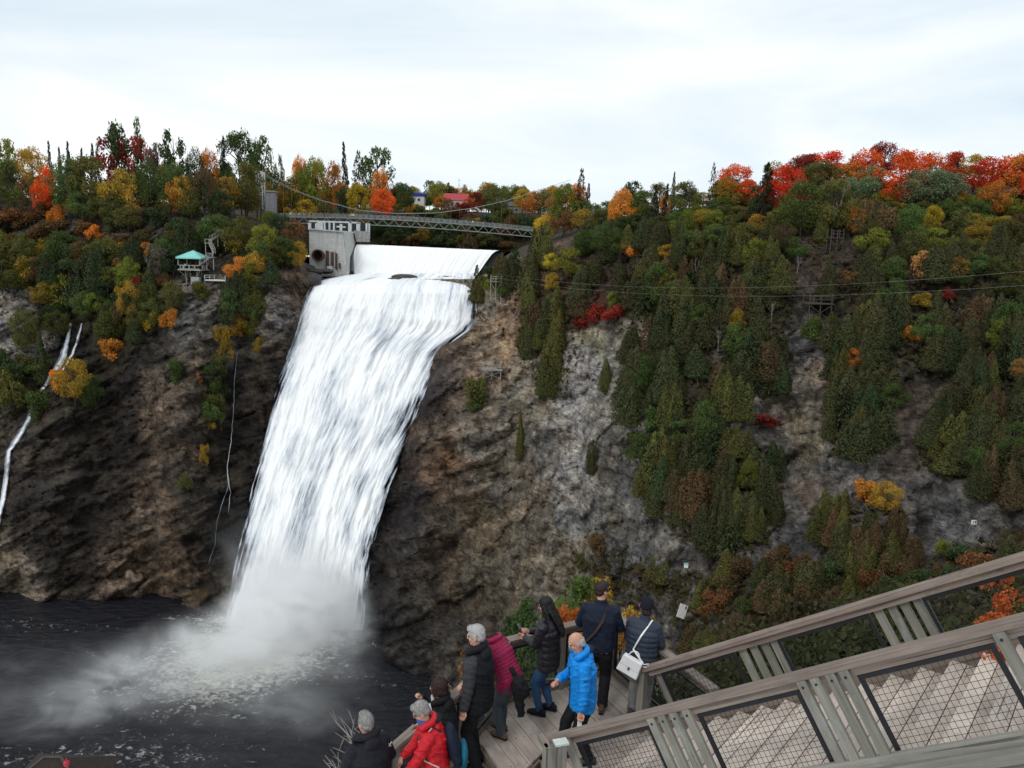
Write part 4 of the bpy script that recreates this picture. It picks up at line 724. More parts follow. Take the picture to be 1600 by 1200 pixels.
def broad(seed, n=7000, lobes=38, spread=0.55, base=0.18, top=1.0, leaf=0.0235, lobe=0.135, sparse=0.12):
    """unit tree: height 1, crown half width 0.5"""
    r = np.random.default_rng(seed); C = []; zc = (base+top)/2; hz = (top-base)/2
    for i in range(lobes):
        th = r.uniform(0, 6.283); q = r.uniform(-0.95, 1); rr = math.sqrt(max(0, 1-q*q))*r.uniform(0.45, 0.88); C.append([spread*rr*math.cos(th), spread*rr*math.sin(th), zc+q*hz*0.84])
    C = np.array(C); R_ = lobe*r.uniform(0.6, 1.25, lobes); idx = r.choice(lobes, n, p=R_**2/(R_**2).sum()); d = r.normal(size=(n, 3)); d[:, 2] += 0.35; d /= np.linalg.norm(d, axis=1, keepdims=True)
    rad = R_[idx]*(0.55+0.5*r.random(n)**0.5); p = C[idx]+d*rad[:, None]*np.array([1.05, 1.05, .82])
    p += 0.02*r.normal(size=p.shape)
    if sparse: k = fbm(p*6+seed, 2) > -0.35+sparse*0.5; p, d = p[k], d[k]
    v, f = leaves(p, d, leaf, 1.5, 0.8, seed)
    spec = [([(0, 0, -.04), (.01, 0, .3), (0.0, .01, .6), (0, 0, .85)], .022, .006, 6)]
    for i in range(0, lobes, 2): c = C[i]; z0 = max(.15, min(c[2]-.1, .65)); spec.append(([(0, 0, z0), (c[0]*.5, c[1]*.5, (z0+c[2])/2+.02), tuple(c)], .010, .003, 4))
    return np_mesh('crown', v, f), limbs('trunk', spec)
def poplar(seed): return broad(seed, 2200, 24, 0.34, 0.18, 1.02, 0.034, 0.10, 0.35)
def spruce(seed, n=2300, wide=0.5, droop=0.25, power=0.9, gap=0.55, leaf=.034):
    r = np.random.default_rng(seed); P_ = []; D = []; U = []; lv = 22
    for i in range(lv):
        z = 0.06+0.92*i/lv; L_ = wide*(1-(z-.04))**power*(0.72+0.45*r.random())+.015; nb = max(4, int(9*(1-z))+4)
        for j in range(nb):
            th = r.uniform(0, 6.283); m_ = max(4, int(n/lv/nb*(0.5+1.1*(1-z)))); s = np.sqrt(r.random(m_))*L_; P_.append(np.stack([s*math.cos(th), s*math.sin(th), z+0.02-s*droop+0.012*r.normal(size=m_)], 1)+0.010*r.normal(size=(m_, 3)))
            D.append(np.tile([0, 0, 1.], (m_, 1))); U.append(np.tile([math.cos(th), math.sin(th), -.35], (m_, 1)))
    v, f = leaves(np.concatenate(P_), np.concatenate(D), leaf, 2.2, 0.55, seed, np.concatenate(U))
    return np_mesh('crown', v, f), limbs('trunk', [([(0, 0, -.04), (0, 0, .5), (0, 0, 1.0)], .018, .002, 6)])
def cedar(seed, n=9500):
    r = np.random.default_rng(seed); k = 7; ang = r.uniform(0, 6.28, k); off = r.uniform(0.06, 0.22, k); hts = r.uniform(.5, .95, k); hts[0] = 1; off[0] = 0
    w_ = hts/hts.sum(); idx = r.choice(k, n, p=w_); z = r.random(n)**1.15; th = r.uniform(0, 6.283, n); H = hts[idx]; zz = z*H
    rr = (0.30*H)*np.clip(1-z, 0, 1)**0.66*np.clip(z/0.10, 0.35, 1)**.6*(0.72+0.33*r.random(n)); bumps = 1+0.28*perlin(np.stack([np.cos(th)*2.2+idx*5., np.sin(th)*2.2, zz*9], -1)); rr = rr*bumps
    x = off[idx]*np.cos(ang[idx])+rr*np.cos(th); y = off[idx]*np.sin(ang[idx])+rr*np.sin(th); p = np.stack([x, y, zz+.01], 1); d = np.stack([np.cos(th), np.sin(th), 0.35+0*th], 1)
    v, f = leaves(p, d, 0.0205, 1.9, 0.5, seed, np.stack([np.cos(th)*.6, np.sin(th)*.6, 0.55+0*th], 1))
    return np_mesh('crown', v, f), limbs('trunk', [([(0, 0, -.06), (0, 0, .45), (0, 0, .9)], .02, .004, 6)])
def bush(seed, n=3000, leaf=0.045):
    r = np.random.default_rng(seed); lob = 12; C = np.stack([r.uniform(-.36, .36, lob), r.uniform(-.36, .36, lob), r.uniform(.15, .72, lob)], 1); C[:, :2] *= (1.15-C[:, 2:3]*.6); idx = r.integers(0, lob, n); d = r.normal(size=(n, 3)); d[:, 2] += .4; d /= np.linalg.norm(d, axis=1, keepdims=True)
    p = C[idx]+d*(0.2*(0.4+0.65*r.random((n, 1)))); v, f = leaves(p, d, leaf, 1.4, 0.9, seed)
    return np_mesh('crown', v, f), limbs('stem', [([(0, 0, -.05), tuple(C[i]*.6), tuple(C[i])], .018, .005, 4) for i in range(0, lob, 2)])
def bare(seed, lv=4, spread=.5):
    r = np.random.default_rng(seed); spec = []
    def grow(p, d, L_, rad, k):
        q = p+d*L_; mid = (p+q)/2+0.06*L_*r.normal(size=3); spec.append(([tuple(p), tuple(mid), tuple(q)], rad, rad*.65, 5))
        if k == 0: return
        for _ in range(3 if k > 2 else 2): dn = nrm(d+spread*r.normal(size=3)*np.array([1, 1, .5])+[0, 0, .18]); grow(q, dn, L_*r.uniform(.6, .85), rad*.62, k-1)
    grow(np.array([0, 0, -.05]), np.array([0, 0, 1.]), .34, .020, lv); return None, limbs('trunk', spec)
PROTO = {'D': [broad(10+i) for i in range(5)], 'G': [broad(60+i, 2400, 26, .55, .2, 1, .036, .13, .35) for i in range(2)], 'P': [poplar(20+i) for i in range(3)], 'S': [spruce(30+i) for i in range(3)], 'C': [cedar(40+i) for i in range(5)], 'B': [bush(50+i) for i in range(4)],
         'F': [spruce(36, 1100, .55, .1, .8, .7), spruce(38, 1100, .6, .05, .7, .7)], 'X': [bare(1), bare(2), bare(5)]}
for k, ps in PROTO.items():
    for cr_, tr_m in ps:
        if cr_: cr_.materials.append(M['needle'] if k in 'SCF' else M['leaf'])
        tr_m.materials.append(M['birch'] if k == 'X' else M['bark'])
COLS = dict(cedar=(.048, .052, .020), olive=(.082, .082, .022), green=(.058, .088, .024), dgreen=(.034, .052, .020), ygreen=(.135, .145, .022), yellow=(.36, .25, .022), gold=(.26, .165, .024), orange=(.44, .165, .028), tan=(.28, .145, .05), redor=(.55, .085, .015), red=(.46, .035, .014), dred=(.20, .022, .018), brown=(.085, .055, .026), ggreen=(.12, .15, .075), rust=(.13, .06, .025), spruce=(.022, .030, .017), grey=(.10, .085, .07))
CN = dict(cedar='dark olive', olive='olive', green='green', dgreen='dark green', ygreen='yellow green', yellow='bright yellow', gold='golden', orange='orange', tan='tan orange', redor='red orange', red='scarlet', dred='dark red', brown='brown', ggreen='silvery green', rust='rust brown', spruce='blackish green', grey='grey brown')
KN = {'D': ('maple_tree', 'broadleaf tree', 'tree'), 'G': ('ash_tree', 'loose broadleaf tree', 'tree'), 'P': ('poplar_tree', 'tall open poplar', 'tree'), 'S': ('spruce_tree', 'pointed spruce', 'tree'), 'C': ('cedar_tree', 'cedar', 'tree'), 'B': ('shrub', 'bush', 'shrub'), 'F': ('pine_tree', 'open pine', 'tree'), 'X': ('birch_tree', 'bare white tree', 'tree')}
# trees one can pick out: px, top py, bottom py, width px, kind, colour
TL = """20 220 300 50 G ygreen;55 234 305 56 D gold;83 217 262 15 S spruce;98 228 262 14 S spruce;111 219 262 18 S spruce;130 228 262 15 S spruce;147 222 262 18 S spruce;157 220 262 15 S spruce;196 194 300 40 P dgreen;216 188 300 22 P green;186 212 300 56 G dred;226 214 300 40 G dred;248 226 300 34 G grey;277 197 300 38 P dgreen;304 232 300 32 D dgreen;331 236 300 34 D orange;348 208 305 20 S spruce;378 208 305 60 D green;408 214 305 46 G green;440 237 300 18 P ggreen;470 247 310 32 D orange;493 252 312 26 D orange;
25 252 345 60 D olive;74 262 335 30 D redor;66 285 338 30 D redor;42 276 335 26 G tan;108 248 345 58 D green;148 246 345 66 D olive;190 266 340 56 D gold;236 250 335 48 D green;210 290 345 40 G gold;275 258 335 50 D green;285 276 340 44 G gold;272 284 342 26 G orange;320 262 340 42 D brown;356 276 340 42 G gold;385 256 335 50 D olive;86 312 350 32 B orange;130 300 350 46 D green;175 300 350 44 D olive;240 300 345 36 S spruce;300 300 345 40 D olive;345 300 350 40 D dgreen;
440 284 332 38 D gold;472 262 330 48 D ygreen;497 250 330 44 D ygreen;517 256 332 34 D orange;541 218 320 20 S spruce;563 235 318 34 F spruce;588 230 320 52 G green;590 266 335 32 D orange;598 296 342 36 D redor;560 288 340 34 D yellow;612 308 345 34 D gold;540 290 340 30 D dgreen;632 288 345 34 D green;452 318 340 26 B gold;480 312 340 30 D yellow;510 318 342 28 D olive;
660 300 345 40 D green;685 285 330 40 D ygreen;643 292 330 30 D yellow;676 322 345 30 B ygreen;633 300 330 22 D orange;655 318 332 18 B orange;690 306 340 26 D orange;715 322 348 46 B rust;745 300 345 26 D dred;731 310 340 22 D redor;770 288 345 46 D olive;800 290 330 40 D ygreen;815 296 340 30 D yellow;760 286 310 40 D yellow;832 300 345 34 D orange;848 296 345 34 D green;700 284 320 24 S spruce;795 300 325 14 S spruce;808 300 325 14 S spruce;620 286 320 40 D green;672 282 310 30 G green;864 306 350 40 D tan;786 318 345 40 B olive;730 330 358 40 B brown;690 336 360 40 B dgreen;644 313 345 22 B gold;658 314 345 22 B green;700 311 345 24 D rust;722 313 345 26 B dred;786 319 348 30 B olive;
640 360 382 26 B tan;660 356 382 26 D gold;620 352 382 40 D dgreen;700 362 384 36 B green;740 366 386 34 B green;680 366 384 24 B dgreen;770 368 388 36 B dgreen;720 362 384 26 B ygreen;600 360 380 28 B dgreen;650 366 384 40 B brown;755 360 386 30 B olive;790 372 392 30 B rust;612 366 382 24 B rust;
150 348 378 30 B orange;180 338 362 42 B green;20 366 420 50 D olive;-5 362 415 44 D ygreen;65 368 405 34 B gold;100 362 425 50 D green;130 380 445 60 D dgreen;172 370 425 60 D olive;206 384 425 44 B rust;252 380 425 40 G grey;235 372 400 26 B orange;100 428 500 48 G ygreen;206 438 505 40 D gold;232 442 492 32 D olive;270 440 490 38 D olive;262 474 512 36 B orange;240 482 522 30 B yellow;176 524 562 42 B orange;168 490 545 44 D olive;118 562 635 60 D gold;145 588 645 40 D green;92 572 612 28 B orange;42 482 560 44 D olive;64 520 600 40 C dgreen;20 572 640 50 B olive;60 604 655 40 B green;155 385 455 46 C dgreen;205 422 470 40 B dred;254 424 450 26 B rust;152 428 455 12 B redor;
335 338 400 54 D green;376 340 405 50 D olive;366 362 405 30 G gold;410 352 415 50 D ygreen;442 372 420 48 D green;466 378 425 32 D gold;372 402 445 38 D orange;398 392 435 34 D gold;424 400 445 46 C dgreen;392 482 535 42 D ygreen;374 486 535 32 D gold;350 502 565 28 B gold;336 562 625 34 B green;332 618 665 34 B green;326 648 672 18 B gold;274 555 600 22 B green;312 430 470 36 B olive;356 432 505 34 C dgreen;290 732 770 22 B olive;320 690 725 16 B gold;384 440 490 40 C dgreen;404 520 550 22 B gold;310 580 600 12 B orange;440 335 380 40 D dgreen;460 345 395 40 G rust;420 330 360 30 D ygreen;
902 262 345 30 F spruce;916 284 330 18 S spruce;965 296 365 44 D orange;984 282 335 40 G dgreen;1006 298 350 42 D green;1022 285 355 20 S spruce;1036 284 350 18 S spruce;1048 266 345 15 S spruce;1040 306 345 24 D orange;1072 284 345 50 D olive;1112 253 340 22 F spruce;1132 280 335 38 D gold;1150 262 325 50 D redor;1168 285 325 34 D redor;1190 250 352 44 S spruce;1222 264 345 52 D red;1207 256 300 34 D gold;1245 248 300 42 D dred;1280 256 320 56 D olive;1268 244 300 50 D dred;1302 240 300 56 D red;1345 236 300 42 D redor;1378 226 290 42 D dred;1330 258 310 54 D orange;1402 240 325 58 D redor;1352 264 325 50 D ggreen;1450 242 300 56 D redor;1440 266 335 60 D ggreen;1470 272 330 50 D ggreen;1490 240 300 36 D red;1520 246 300 42 D gold;1546 250 310 56 D red;1582 244 310 56 D redor;1556 286 345 38 D orange;1604 244 320 60 D orange;1400 285 330 40 D redor;1640 240 330 70 D red;1700 240 340 70 D orange;
1250 288 375 50 D green;1300 284 375 52 D olive;1336 320 372 30 G orange;1362 310 400 60 G brown;1420 322 392 52 D green;1455 322 365 30 D yellow;1460 356 398 52 D ygreen;1362 356 402 50 D ygreen;1502 324 385 44 G olive;1526 352 402 58 D gold;1440 392 452 44 G tan;1492 402 442 34 D orange;1522 396 434 42 D green;1434 450 478 40 B gold;1420 505 535 28 B orange;1330 545 582 36 D orange;892 388 440 54 D ygreen;862 396 428 30 D yellow;848 336 372 36 D yellow;882 292 355 46 D ygreen;912 362 405 42 D green;985 372 402 34 B orange;1045 382 412 42 D gold;862 426 458 26 D yellow;1150 482 528 28 D gold;1265 482 530 40 B green;1396 600 645 46 D green;1352 746 785 44 B orange;1384 752 805 50 D gold;1166 722 775 30 D ygreen;1020 630 675 44 B green;1472 840 868 24 B ygreen;1160 925 958 30 B green;930 462 505 48 B dred;960 470 505 44 B dred;956 452 480 20 B ygreen;905 490 515 34 B dred;1590 560 600 30 D tan;1480 445 470 24 B dred;1570 430 470 40 D olive;1560 400 440 44 D olive;1505 420 450 30 D green;
850 345 420 44 C olive;804 378 430 34 S dgreen;742 412 470 24 S dgreen;748 434 472 46 C olive;735 450 475 22 B brown;742 584 640 42 B olive;742 620 640 30 B green;812 640 715 24 C olive;775 415 460 30 B ygreen;784 394 442 36 C olive;798 398 452 44 C cedar;842 352 420 40 C cedar;778 400 432 26 S dgreen;768 412 446 30 B dgreen;758 424 450 24 B olive;790 440 470 30 D green;926 688 740 24 C cedar;945 560 612 34 C olive;1180 640 664 46 B dred;1205 648 666 28 B dred;1300 285 372 50 X olive;1090 580 600 34 X olive;1330 415 445 30 B rust;1130 350 420 30 S dgreen;1106 512 548 30 X grey;1122 506 552 26 X grey;1205 470 505 24 X grey;1528 800 846 30 X grey;1245 392 430 26 X grey;1088 400 440 22 X grey;1395 420 452 26 X grey;120 400 440 24 X grey;232 395 430 24 X grey;1060 340 420 30 C cedar;"""
TREES = []
for l in TL.replace('\n', '').split(';'):
    if l.strip(): q = l.split(); TREES.append([float(q[0]), float(q[1]), float(q[2]), float(q[3]), q[4], q[5], True])
NEXPL = len(TREES)
for T in TREES:
    if T[0] > 1100 and T[1] < 300 and T[4] == 'D': T[3] *= 1.3; T[1] -= 3
# fillers scattered over the wooded ground
def inside(x, y, poly):
    c = False; n = len(poly)
    for i in range(n):
        x1, y1 = poly[i]; x2, y2 = poly[(i+1) % n]
        if (y1 > y) != (y2 > y) and x < (x2-x1)*(y-y1)/(y2-y1)+x1: c = not c
    return c
KEEP = [(690, 334, 830, 364), (268, 388, 358, 440), (306, 342, 352, 415), (1260, 460, 1294, 484), (1297, 362, 1313, 398), (764, 424, 786, 464), (752, 564, 788, 590), (1500, 802, 1544, 832), (1058, 874, 1086, 896), (1048, 936, 1084, 970), (1265, 300, 1325, 392), (480, 345, 582, 432), (902, 452, 985, 512), (1160, 640, 1225, 664), (95, 505, 132, 560), (60, 560, 100, 600)]
def clear(T):
    px, pt, pb, w_ = T[:4]; l, r_ = px-w_*.5, px+w_*.5
    for x0, y0, x1, y1 in KEEP:
        if l < x1 and r_ > x0 and pt < y1-2 and pb > y1-4: return False
    for E in TREES[:NEXPL]:
        ex_, ey = E[0], E[1]*.6+E[2]*.4
        if px-w_*.42 < ex_ < px+w_*.42 and pt < ey < pb and pb > E[2]-3: return False
    return True
FILL = [  # polygon of trunk feet, spacing x/y, choices (kind, colour, weight), top height px range, width px range
 ([(792, 440), (935, 400), (935, 470), (910, 520), (895, 600), (880, 625), (850, 628), (818, 580), (806, 510)], 27, 24, 'C:cedar:5 C:olive:3 C:brown:1', (48, 72), (40, 54)),
 ([(962, 430), (1240, 430), (1240, 500), (1225, 560), (1222, 620), (1160, 640), (1150, 670), (1225, 720), (1210, 850), (1120, 880), (1060, 840), (1000, 780), (990, 700), (970, 660), (985, 590), (972, 520)], 28, 23, 'C:cedar:7 C:olive:2.4 C:brown:1 S:dgreen:1 C:dgreen:1.5 D:green:1 D:ygreen:.25', (46, 84), (40, 66)),
 ([(1285, 430), (1640, 420), (1640, 780), (1590, 800), (1520, 775), (1470, 745), (1430, 730), (1440, 690), (1500, 620), (1480, 590), (1420, 590), (1400, 560), (1385, 700), (1340, 722), (1300, 710), (1288, 640)], 30, 25, 'C:cedar:7 C:olive:2.4 C:brown:1 S:dgreen:.7 C:dgreen:1.5 D:green:1 D:ygreen:.3', (46, 84), (40, 68)),
 ([(1270, 790), (1410, 790), (1415, 850), (1380, 890), (1300, 895), (1265, 850)], 30, 26, 'C:cedar:3 C:olive:3 C:brown:2', (44, 64), (36, 50)),
 ([(800, 398), (1000, 385), (1240, 378), (1640, 375), (1640, 425), (1240, 430), (960, 430), (930, 400)], 27, 22, 'C:cedar:3 D:olive:2 D:green:2 D:brown:1 C:olive:2 D:dgreen:1 D:ygreen:.8 D:gold:.5 S:spruce:.5', (40, 62), (36, 50)),
 ([(870, 350), (1000, 345), (1150, 345), (1300, 350), (1450, 350), (1640, 350), (1640, 372), (1240, 378), (1000, 382), (880, 378)], 30, 20, 'D:olive:2 D:green:3 D:ygreen:1.5 D:gold:1 D:rust:.6', (26, 38), (34, 46)),
 ([(850, 345), (1000, 318), (1150, 312), (1300, 312), (1640, 318), (1640, 352), (860, 352)], 27, 17, 'D:olive:2 D:green:3 D:ygreen:1.5 D:gold:1', (26, 36), (32, 42)),
 ([(940, 410), (1000, 410), (1000, 480), (960, 470)], 34, 30, 'C:cedar:1', (60, 80), (40, 50)),
 ([(1000, 900), (1440, 880), (1600, 830), (1620, 960), (1500, 1000), (1200, 1060), (1050, 1050), (1060, 980)], 36, 26, 'C:olive:2 C:cedar:1.6 C:brown:1.6 B:brown:2 B:dgreen:1.5 B:rust:.6', (32, 62), (40, 64)),
 ([(880, 880), (960, 860), (1030, 880), (1000, 950), (900, 960)], 44, 36, 'B:brown:2 B:olive:1', (24, 40), (30, 46)),
 ([(-130, 350), (130, 335), (330, 345), (330, 400), (100, 400), (-130, 400)], 40, 26, 'B:rust:2 B:brown:1.6 D:olive:1 B:dgreen:1', (26, 44), (34, 50)),
 ([(-130, 400), (330, 400), (320, 430), (290, 450), (270, 500), (190, 560), (120, 500), (70, 560), (62, 470), (-130, 455)], 25, 20, 'C:dgreen:2 D:olive:3 D:green:2 D:dgreen:1.5 D:brown:1.2 D:rust:.6 B:gold:.9 D:ygreen:1.2 D:gold:.4', (36, 58), (38, 52)),
 ([(-130, 560), (60, 560), (80, 600), (50, 650), (-130, 665)], 30, 24, 'B:olive:2 B:dgreen:2 B:rust:1 B:green:1', (32, 50), (38, 52)),
 ([(330, 360), (480, 400), (475, 420), (420, 445), (400, 530), (350, 520), (345, 440)], 28, 22, 'C:dgreen:1.5 D:green:2.5 D:olive:2 D:ygreen:1', (34, 52), (34, 48)),
 ([(320, 560), (352, 560), (350, 670), (325, 670)], 16, 22, 'B:olive:1 B:dgreen:1', (24, 36), (22, 32)),
 ([(-130, 300), (480, 290), (480, 335), (-130, 345)], 44, 22, 'D:olive:2 D:green:3 D:dgreen:2 D:gold:.8 D:brown:1', (30, 46), (40, 54)),
]
for poly, sx, sy, ch, hr, wr in FILL:
    kinds = [c.split(':') for c in ch.split()]; ws = np.array([float(k[2]) for k in kinds]); ws /= ws.sum(); xs_ = [p[0] for p in poly]; ys_ = [p[1] for p in poly]; row = 0; y = min(ys_)
    while y < max(ys_):
        x = min(xs_)+(sx/2 if row % 2 else 0)
        while x < max(xs_):
            jx, jy = x+RNG.uniform(-.35, .35)*sx, y+RNG.uniform(-.35, .35)*sy
            if inside(jx, jy, poly):
                k = kinds[RNG.choice(len(kinds), p=ws)]; T_ = [jx, jy-RNG.uniform(*hr), jy, RNG.uniform(*wr), k[0], k[1], False]
                if clear(T_): TREES.append(T_)
            x += sx
        y += sy; row += 1
# far trees beyond the bridge: random rows
for i in range(60):
    px = RNG.uniform(400, 900); TREES.append([px, RNG.uniform(288, 300), 320, RNG.uniform(24, 40), 'D' if RNG.random() < .85 else 'S', RNG.choice(['green', 'olive', 'ygreen', 'gold', 'dgreen', 'orange', 'rust', 'yellow']), 'far'])
for i in range(38):
    px = RNG.uniform(560, 860); TREES.append([px, RNG.uniform(332, 345), 372, RNG.uniform(26, 40), 'D' if RNG.random() < .8 else 'B', RNG.choice(['dgreen', 'olive', 'rust', 'brown', 'green', 'gold', 'dgreen']), 'bank'])
farz = lambda y: 92.2+float(np.interp(y, [300, 304, 310, 322, 340, 420, 7000], [-4, .6, 4, 11, 16.5, 21, 34]))
def place(i, T):
    px, pt, pb, w_, kind, col, ex = T
    if ex == 'far' or (ex is True and 600 < px < 870 and pb < 350) or (ex is True and 535 < px <= 600 and pt < 240):
        d = RNG.uniform(345, 430) if ex == 'far' else 322+max(0, (350-pb))*1.5
        if abs(px-712) < 30 and d < 356 and pt < 304: d = 362
        if abs(px-651) < 16 and d < 362 and pt < 306: d = 366
        base = P(px, pb, d); base[2] = farz(d)
    elif ex == 'bank' or (ex is True and 590 < px < 800 and 350 <= pb < 395 and pt > 330): d = RNG.uniform(308, 318) if ex == 'bank' else 304.5; base = P(px, pb, d); base[2] = farz(d)
    elif 425 < px < 600 and pb < 350: d = 292+max(0, 345-pb)*1.1+RNG.uniform(0, 6); base = P(px, pb, d); base[2] = min(P(px, 338, d)[2], P(px, 345, 300)[2])
    elif pb <= float(rim(px)): base = plateau(px, (float(rim(px))-pb)*0.8+2)
    else: base = terrain_at(px, pb)
    d = base[1]; topz = P(px, pt, d)[2]; Hh = max(1.0, topz-base[2]); wd = w_*d/F
    return base, Hh, wd
LAND = []; REC = []
for i, T in enumerate(TREES):
    base, Hh, wd = place(i, T); REC.append((T, base, Hh, wd))
def mk(i, T, base, Hh, wd, label, group):
    kind, col = T[4], T[5]; nm, _, cat = KN[kind]; nm = 'broadleaf_tree' if kind == 'D' and col in ('green', 'olive', 'dgreen', 'brown', 'grey', 'ggreen', 'rust') else nm; cr_, tr_m = PROTO[kind][i % len(PROTO[kind])]; c = np.array(COLS[col])*(1.5 if kind in 'DGBP' else 1.2)*(0.72+0.56*RNG.random())*np.array([1+RNG.uniform(-.12, .12), 1, 1])
    t_ = bpy.data.objects.new(nm, None); COL.objects.link(t_); t_.location = base-np.array([0, 0, .1]); k = 1.0 if kind in 'DGBX' else (1.45 if kind == 'P' else 1.0)
    if kind == 'C': k = 1.25
    t_.scale = (wd*k, wd*k, Hh*1.0); t_.rotation_euler = (RNG.uniform(-.05, .05), RNG.uniform(-.05, .05), RNG.uniform(0, 6.28)); t_.empty_display_size = .1
    tag(t_, label, cat, group)
    o = bpy.data.objects.new('stem' if kind == 'B' else 'trunk', tr_m); COL.objects.link(o); o.parent = t_
    if cr_: o = bpy.data.objects.new('crown', cr_); COL.objects.link(o); o.parent = t_; o.color = (*np.clip(c, 0, 1), 1)
# places used in the labels
def zone(px, py, ex):
    if ex == 'far' or (600 < px < 870 and py < 350): return 'on the far bank beyond the footbridge'
    if ex == 'bank' or (590 < px < 800 and py < 395): return 'on the river bank under the footbridge'
    if px < 430:
        if py < 312: return 'on the left skyline'
        if py < 352: return 'in the wood above the left cliff'
        if py < 405: return 'on the shelf above the left cliff' if px < 300 else 'beside the zigzag stairway'
        return 'on the ledges by the side cascade' if px < 150 else 'on the left cliff between cascade and lookout' if px < 285 else 'on the rock buttress under the lookout'
    if px < 600: return 'at the left end of the footbridge' if py < 350 else 'beside the concrete dam block'
    if px < 950: return 'at the right end of the footbridge' if py < 400 else 'on the slope right of the weir' if py < 640 else 'on the bare rock face beside the falls'
    if py < 300: return 'on the right skyline ridge'
    if py < 350: return 'just under the right ridge'
    if py < 430: return 'on the upper right hillside' if px > 1200 else 'on the upper middle hillside'
    if py > 875: return 'at the foot of the right slope'
    if px < 1250: return 'on the upper middle slope' if py < 560 else 'on the lower middle slope' if py > 690 else 'on the middle slope'
    if px < 1430 and py > 770: return 'on the bottom rock shelf'
    return 'on the slope right of the rock gully' if px < 1430 else 'on the far right slope'
def keyof(T): return (CN[T[5]]+' '+KN[T[4]][1], zone(T[0], T[2], T[6]))
# explicit trees act as landmarks
ZL = {}
for i in range(NEXPL): ZL.setdefault(keyof(TREES[i]), []).append(i)
lab = {}
ORD = ['first', 'second', 'third', 'fourth', 'fifth', 'sixth', 'seventh', 'eighth', 'ninth', 'tenth', 'eleventh', 'twelfth', 'thirteenth', 'fourteenth', 'fifteenth', 'sixteenth', 'seventeenth', 'eighteenth', 'nineteenth', 'twentieth']
for k, ids in ZL.items():
    ids.sort(key=lambda i: TREES[i][0])
    allk = [i for i in range(len(TREES)) if keyof(TREES[i]) == k]
    if len(allk) == 1: lab[ids[0]] = k[0]+' standing alone of its colour '+k[1]
land = [i for i in lab]
lname = {i: (CN[TREES[i][5]]+' '+KN[TREES[i][4]][1]) for i in land}
ucount = {}
for i in land: ucount[lname[i]] = ucount.get(lname[i], 0)+1
zc = {}
for i in land: zc.setdefault((lname[i]), []).append(i)
land = [i for i in land if ucount[lname[i]] == 1 or True]
used = {}
for i, T in enumerate(TREES):
    if i in lab: continue
    best = None
    for j in land:
        if zone(TREES[j][0], TREES[j][2], TREES[j][6]) != zone(T[0], T[2], T[6]): continue
        dx, dy = T[0]-TREES[j][0], (T[1]+T[2]-TREES[j][1]-TREES[j][2])/2; d2 = dx*dx+dy*dy
        if best is None or d2 < best[0]: best = (d2, j, dx, dy)
    if best and best[0] < 150**2:
        _, j, dx, dy = best; a = math.degrees(math.atan2(-dy, dx)) % 360; dr = ['right of', 'above right of', 'above', 'above left of', 'left of', 'below left of', 'below', 'below right of'][int((a+22.5)//45) % 8]
        q = 'just ' if best[0] < 45**2 else 'well ' if best[0] > 95**2 else ''
        l_ = '%s %s %s%s the %s %s' % (CN[T[5]], KN[T[4]][1], q, dr, lname[j], zone(T[0], T[2], T[6]))
    else: l_ = '%s %s %s' % (CN[T[5]], KN[T[4]][1], zone(T[0], T[2], T[6]))
    used.setdefault(l_, []).append(i)
for l_, ids in used.items():
    if len(ids) == 1: lab[ids[0]] = l_; continue
    if len(ids) <= 20:
        for r_, i in enumerate(sorted(ids, key=lambda i: TREES[i][0])):
            n_ = len(ids); pre = ('left' if r_ == 0 else 'right') if n_ == 2 else ('left' if r_ == 0 else 'middle' if r_ == 1 else 'right') if n_ == 3 else ORD[r_]+' from left'
            lab[i] = pre+' '+l_ if n_ <= 3 else pre+', '+l_
    else:
        for i in ids: lab[i] = l_
SHOW = [(i, r) for i, r in enumerate(REC)]
kc = {}
for i, (T, base, Hh, wd) in sorted(SHOW, key=lambda q: -q[1][2]*q[1][3]/q[1][1][1]**2):
    kc[T[4]] = kc.get(T[4], 0)+1; l_ = ' '.join(lab[i].split()[:16])
    mk(i, T, base, Hh, wd, l_, (KN[T[4]][1]+('es ' if T[4] == 'B' else 's '))+zone(T[0], T[2], T[6]))
print('TREES', len(TREES), kc)
# low growth on the wooded ground: one mass of leaf litter, moss and sprigs
gp_, gn_ = [], []
for poly, sx, sy, ch, hr, wr in FILL:
    xs_ = [p[0] for p in poly]; ys_ = [p[1] for p in poly]; n = int((max(xs_)-min(xs_))*(max(ys_)-min(ys_))/26)
    for _ in range(n):
        x, y = RNG.uniform(min(xs_)-6, max(xs_)+6), RNG.uniform(min(ys_)-6, max(ys_)+10)
        if y > float(rim(x))+1 and inside(x, y, poly): g = terrain_at(x, y); gp_.append(g+np.array([0, -.2, .25])+.35*RNG.normal(size=3)); gn_.append([0, -.5, .8])
v, f = leaves(np.array(gp_), np.array(gn_), .8, 1.5, .8, 9); o = link('undergrowth', np_mesh('undergrowth', v, f), None, M['leaf']); o.color = (.055, .045, .02, 1); tag(o, 'low brown and green undergrowth between the slope trees', None, None, 'stuff')
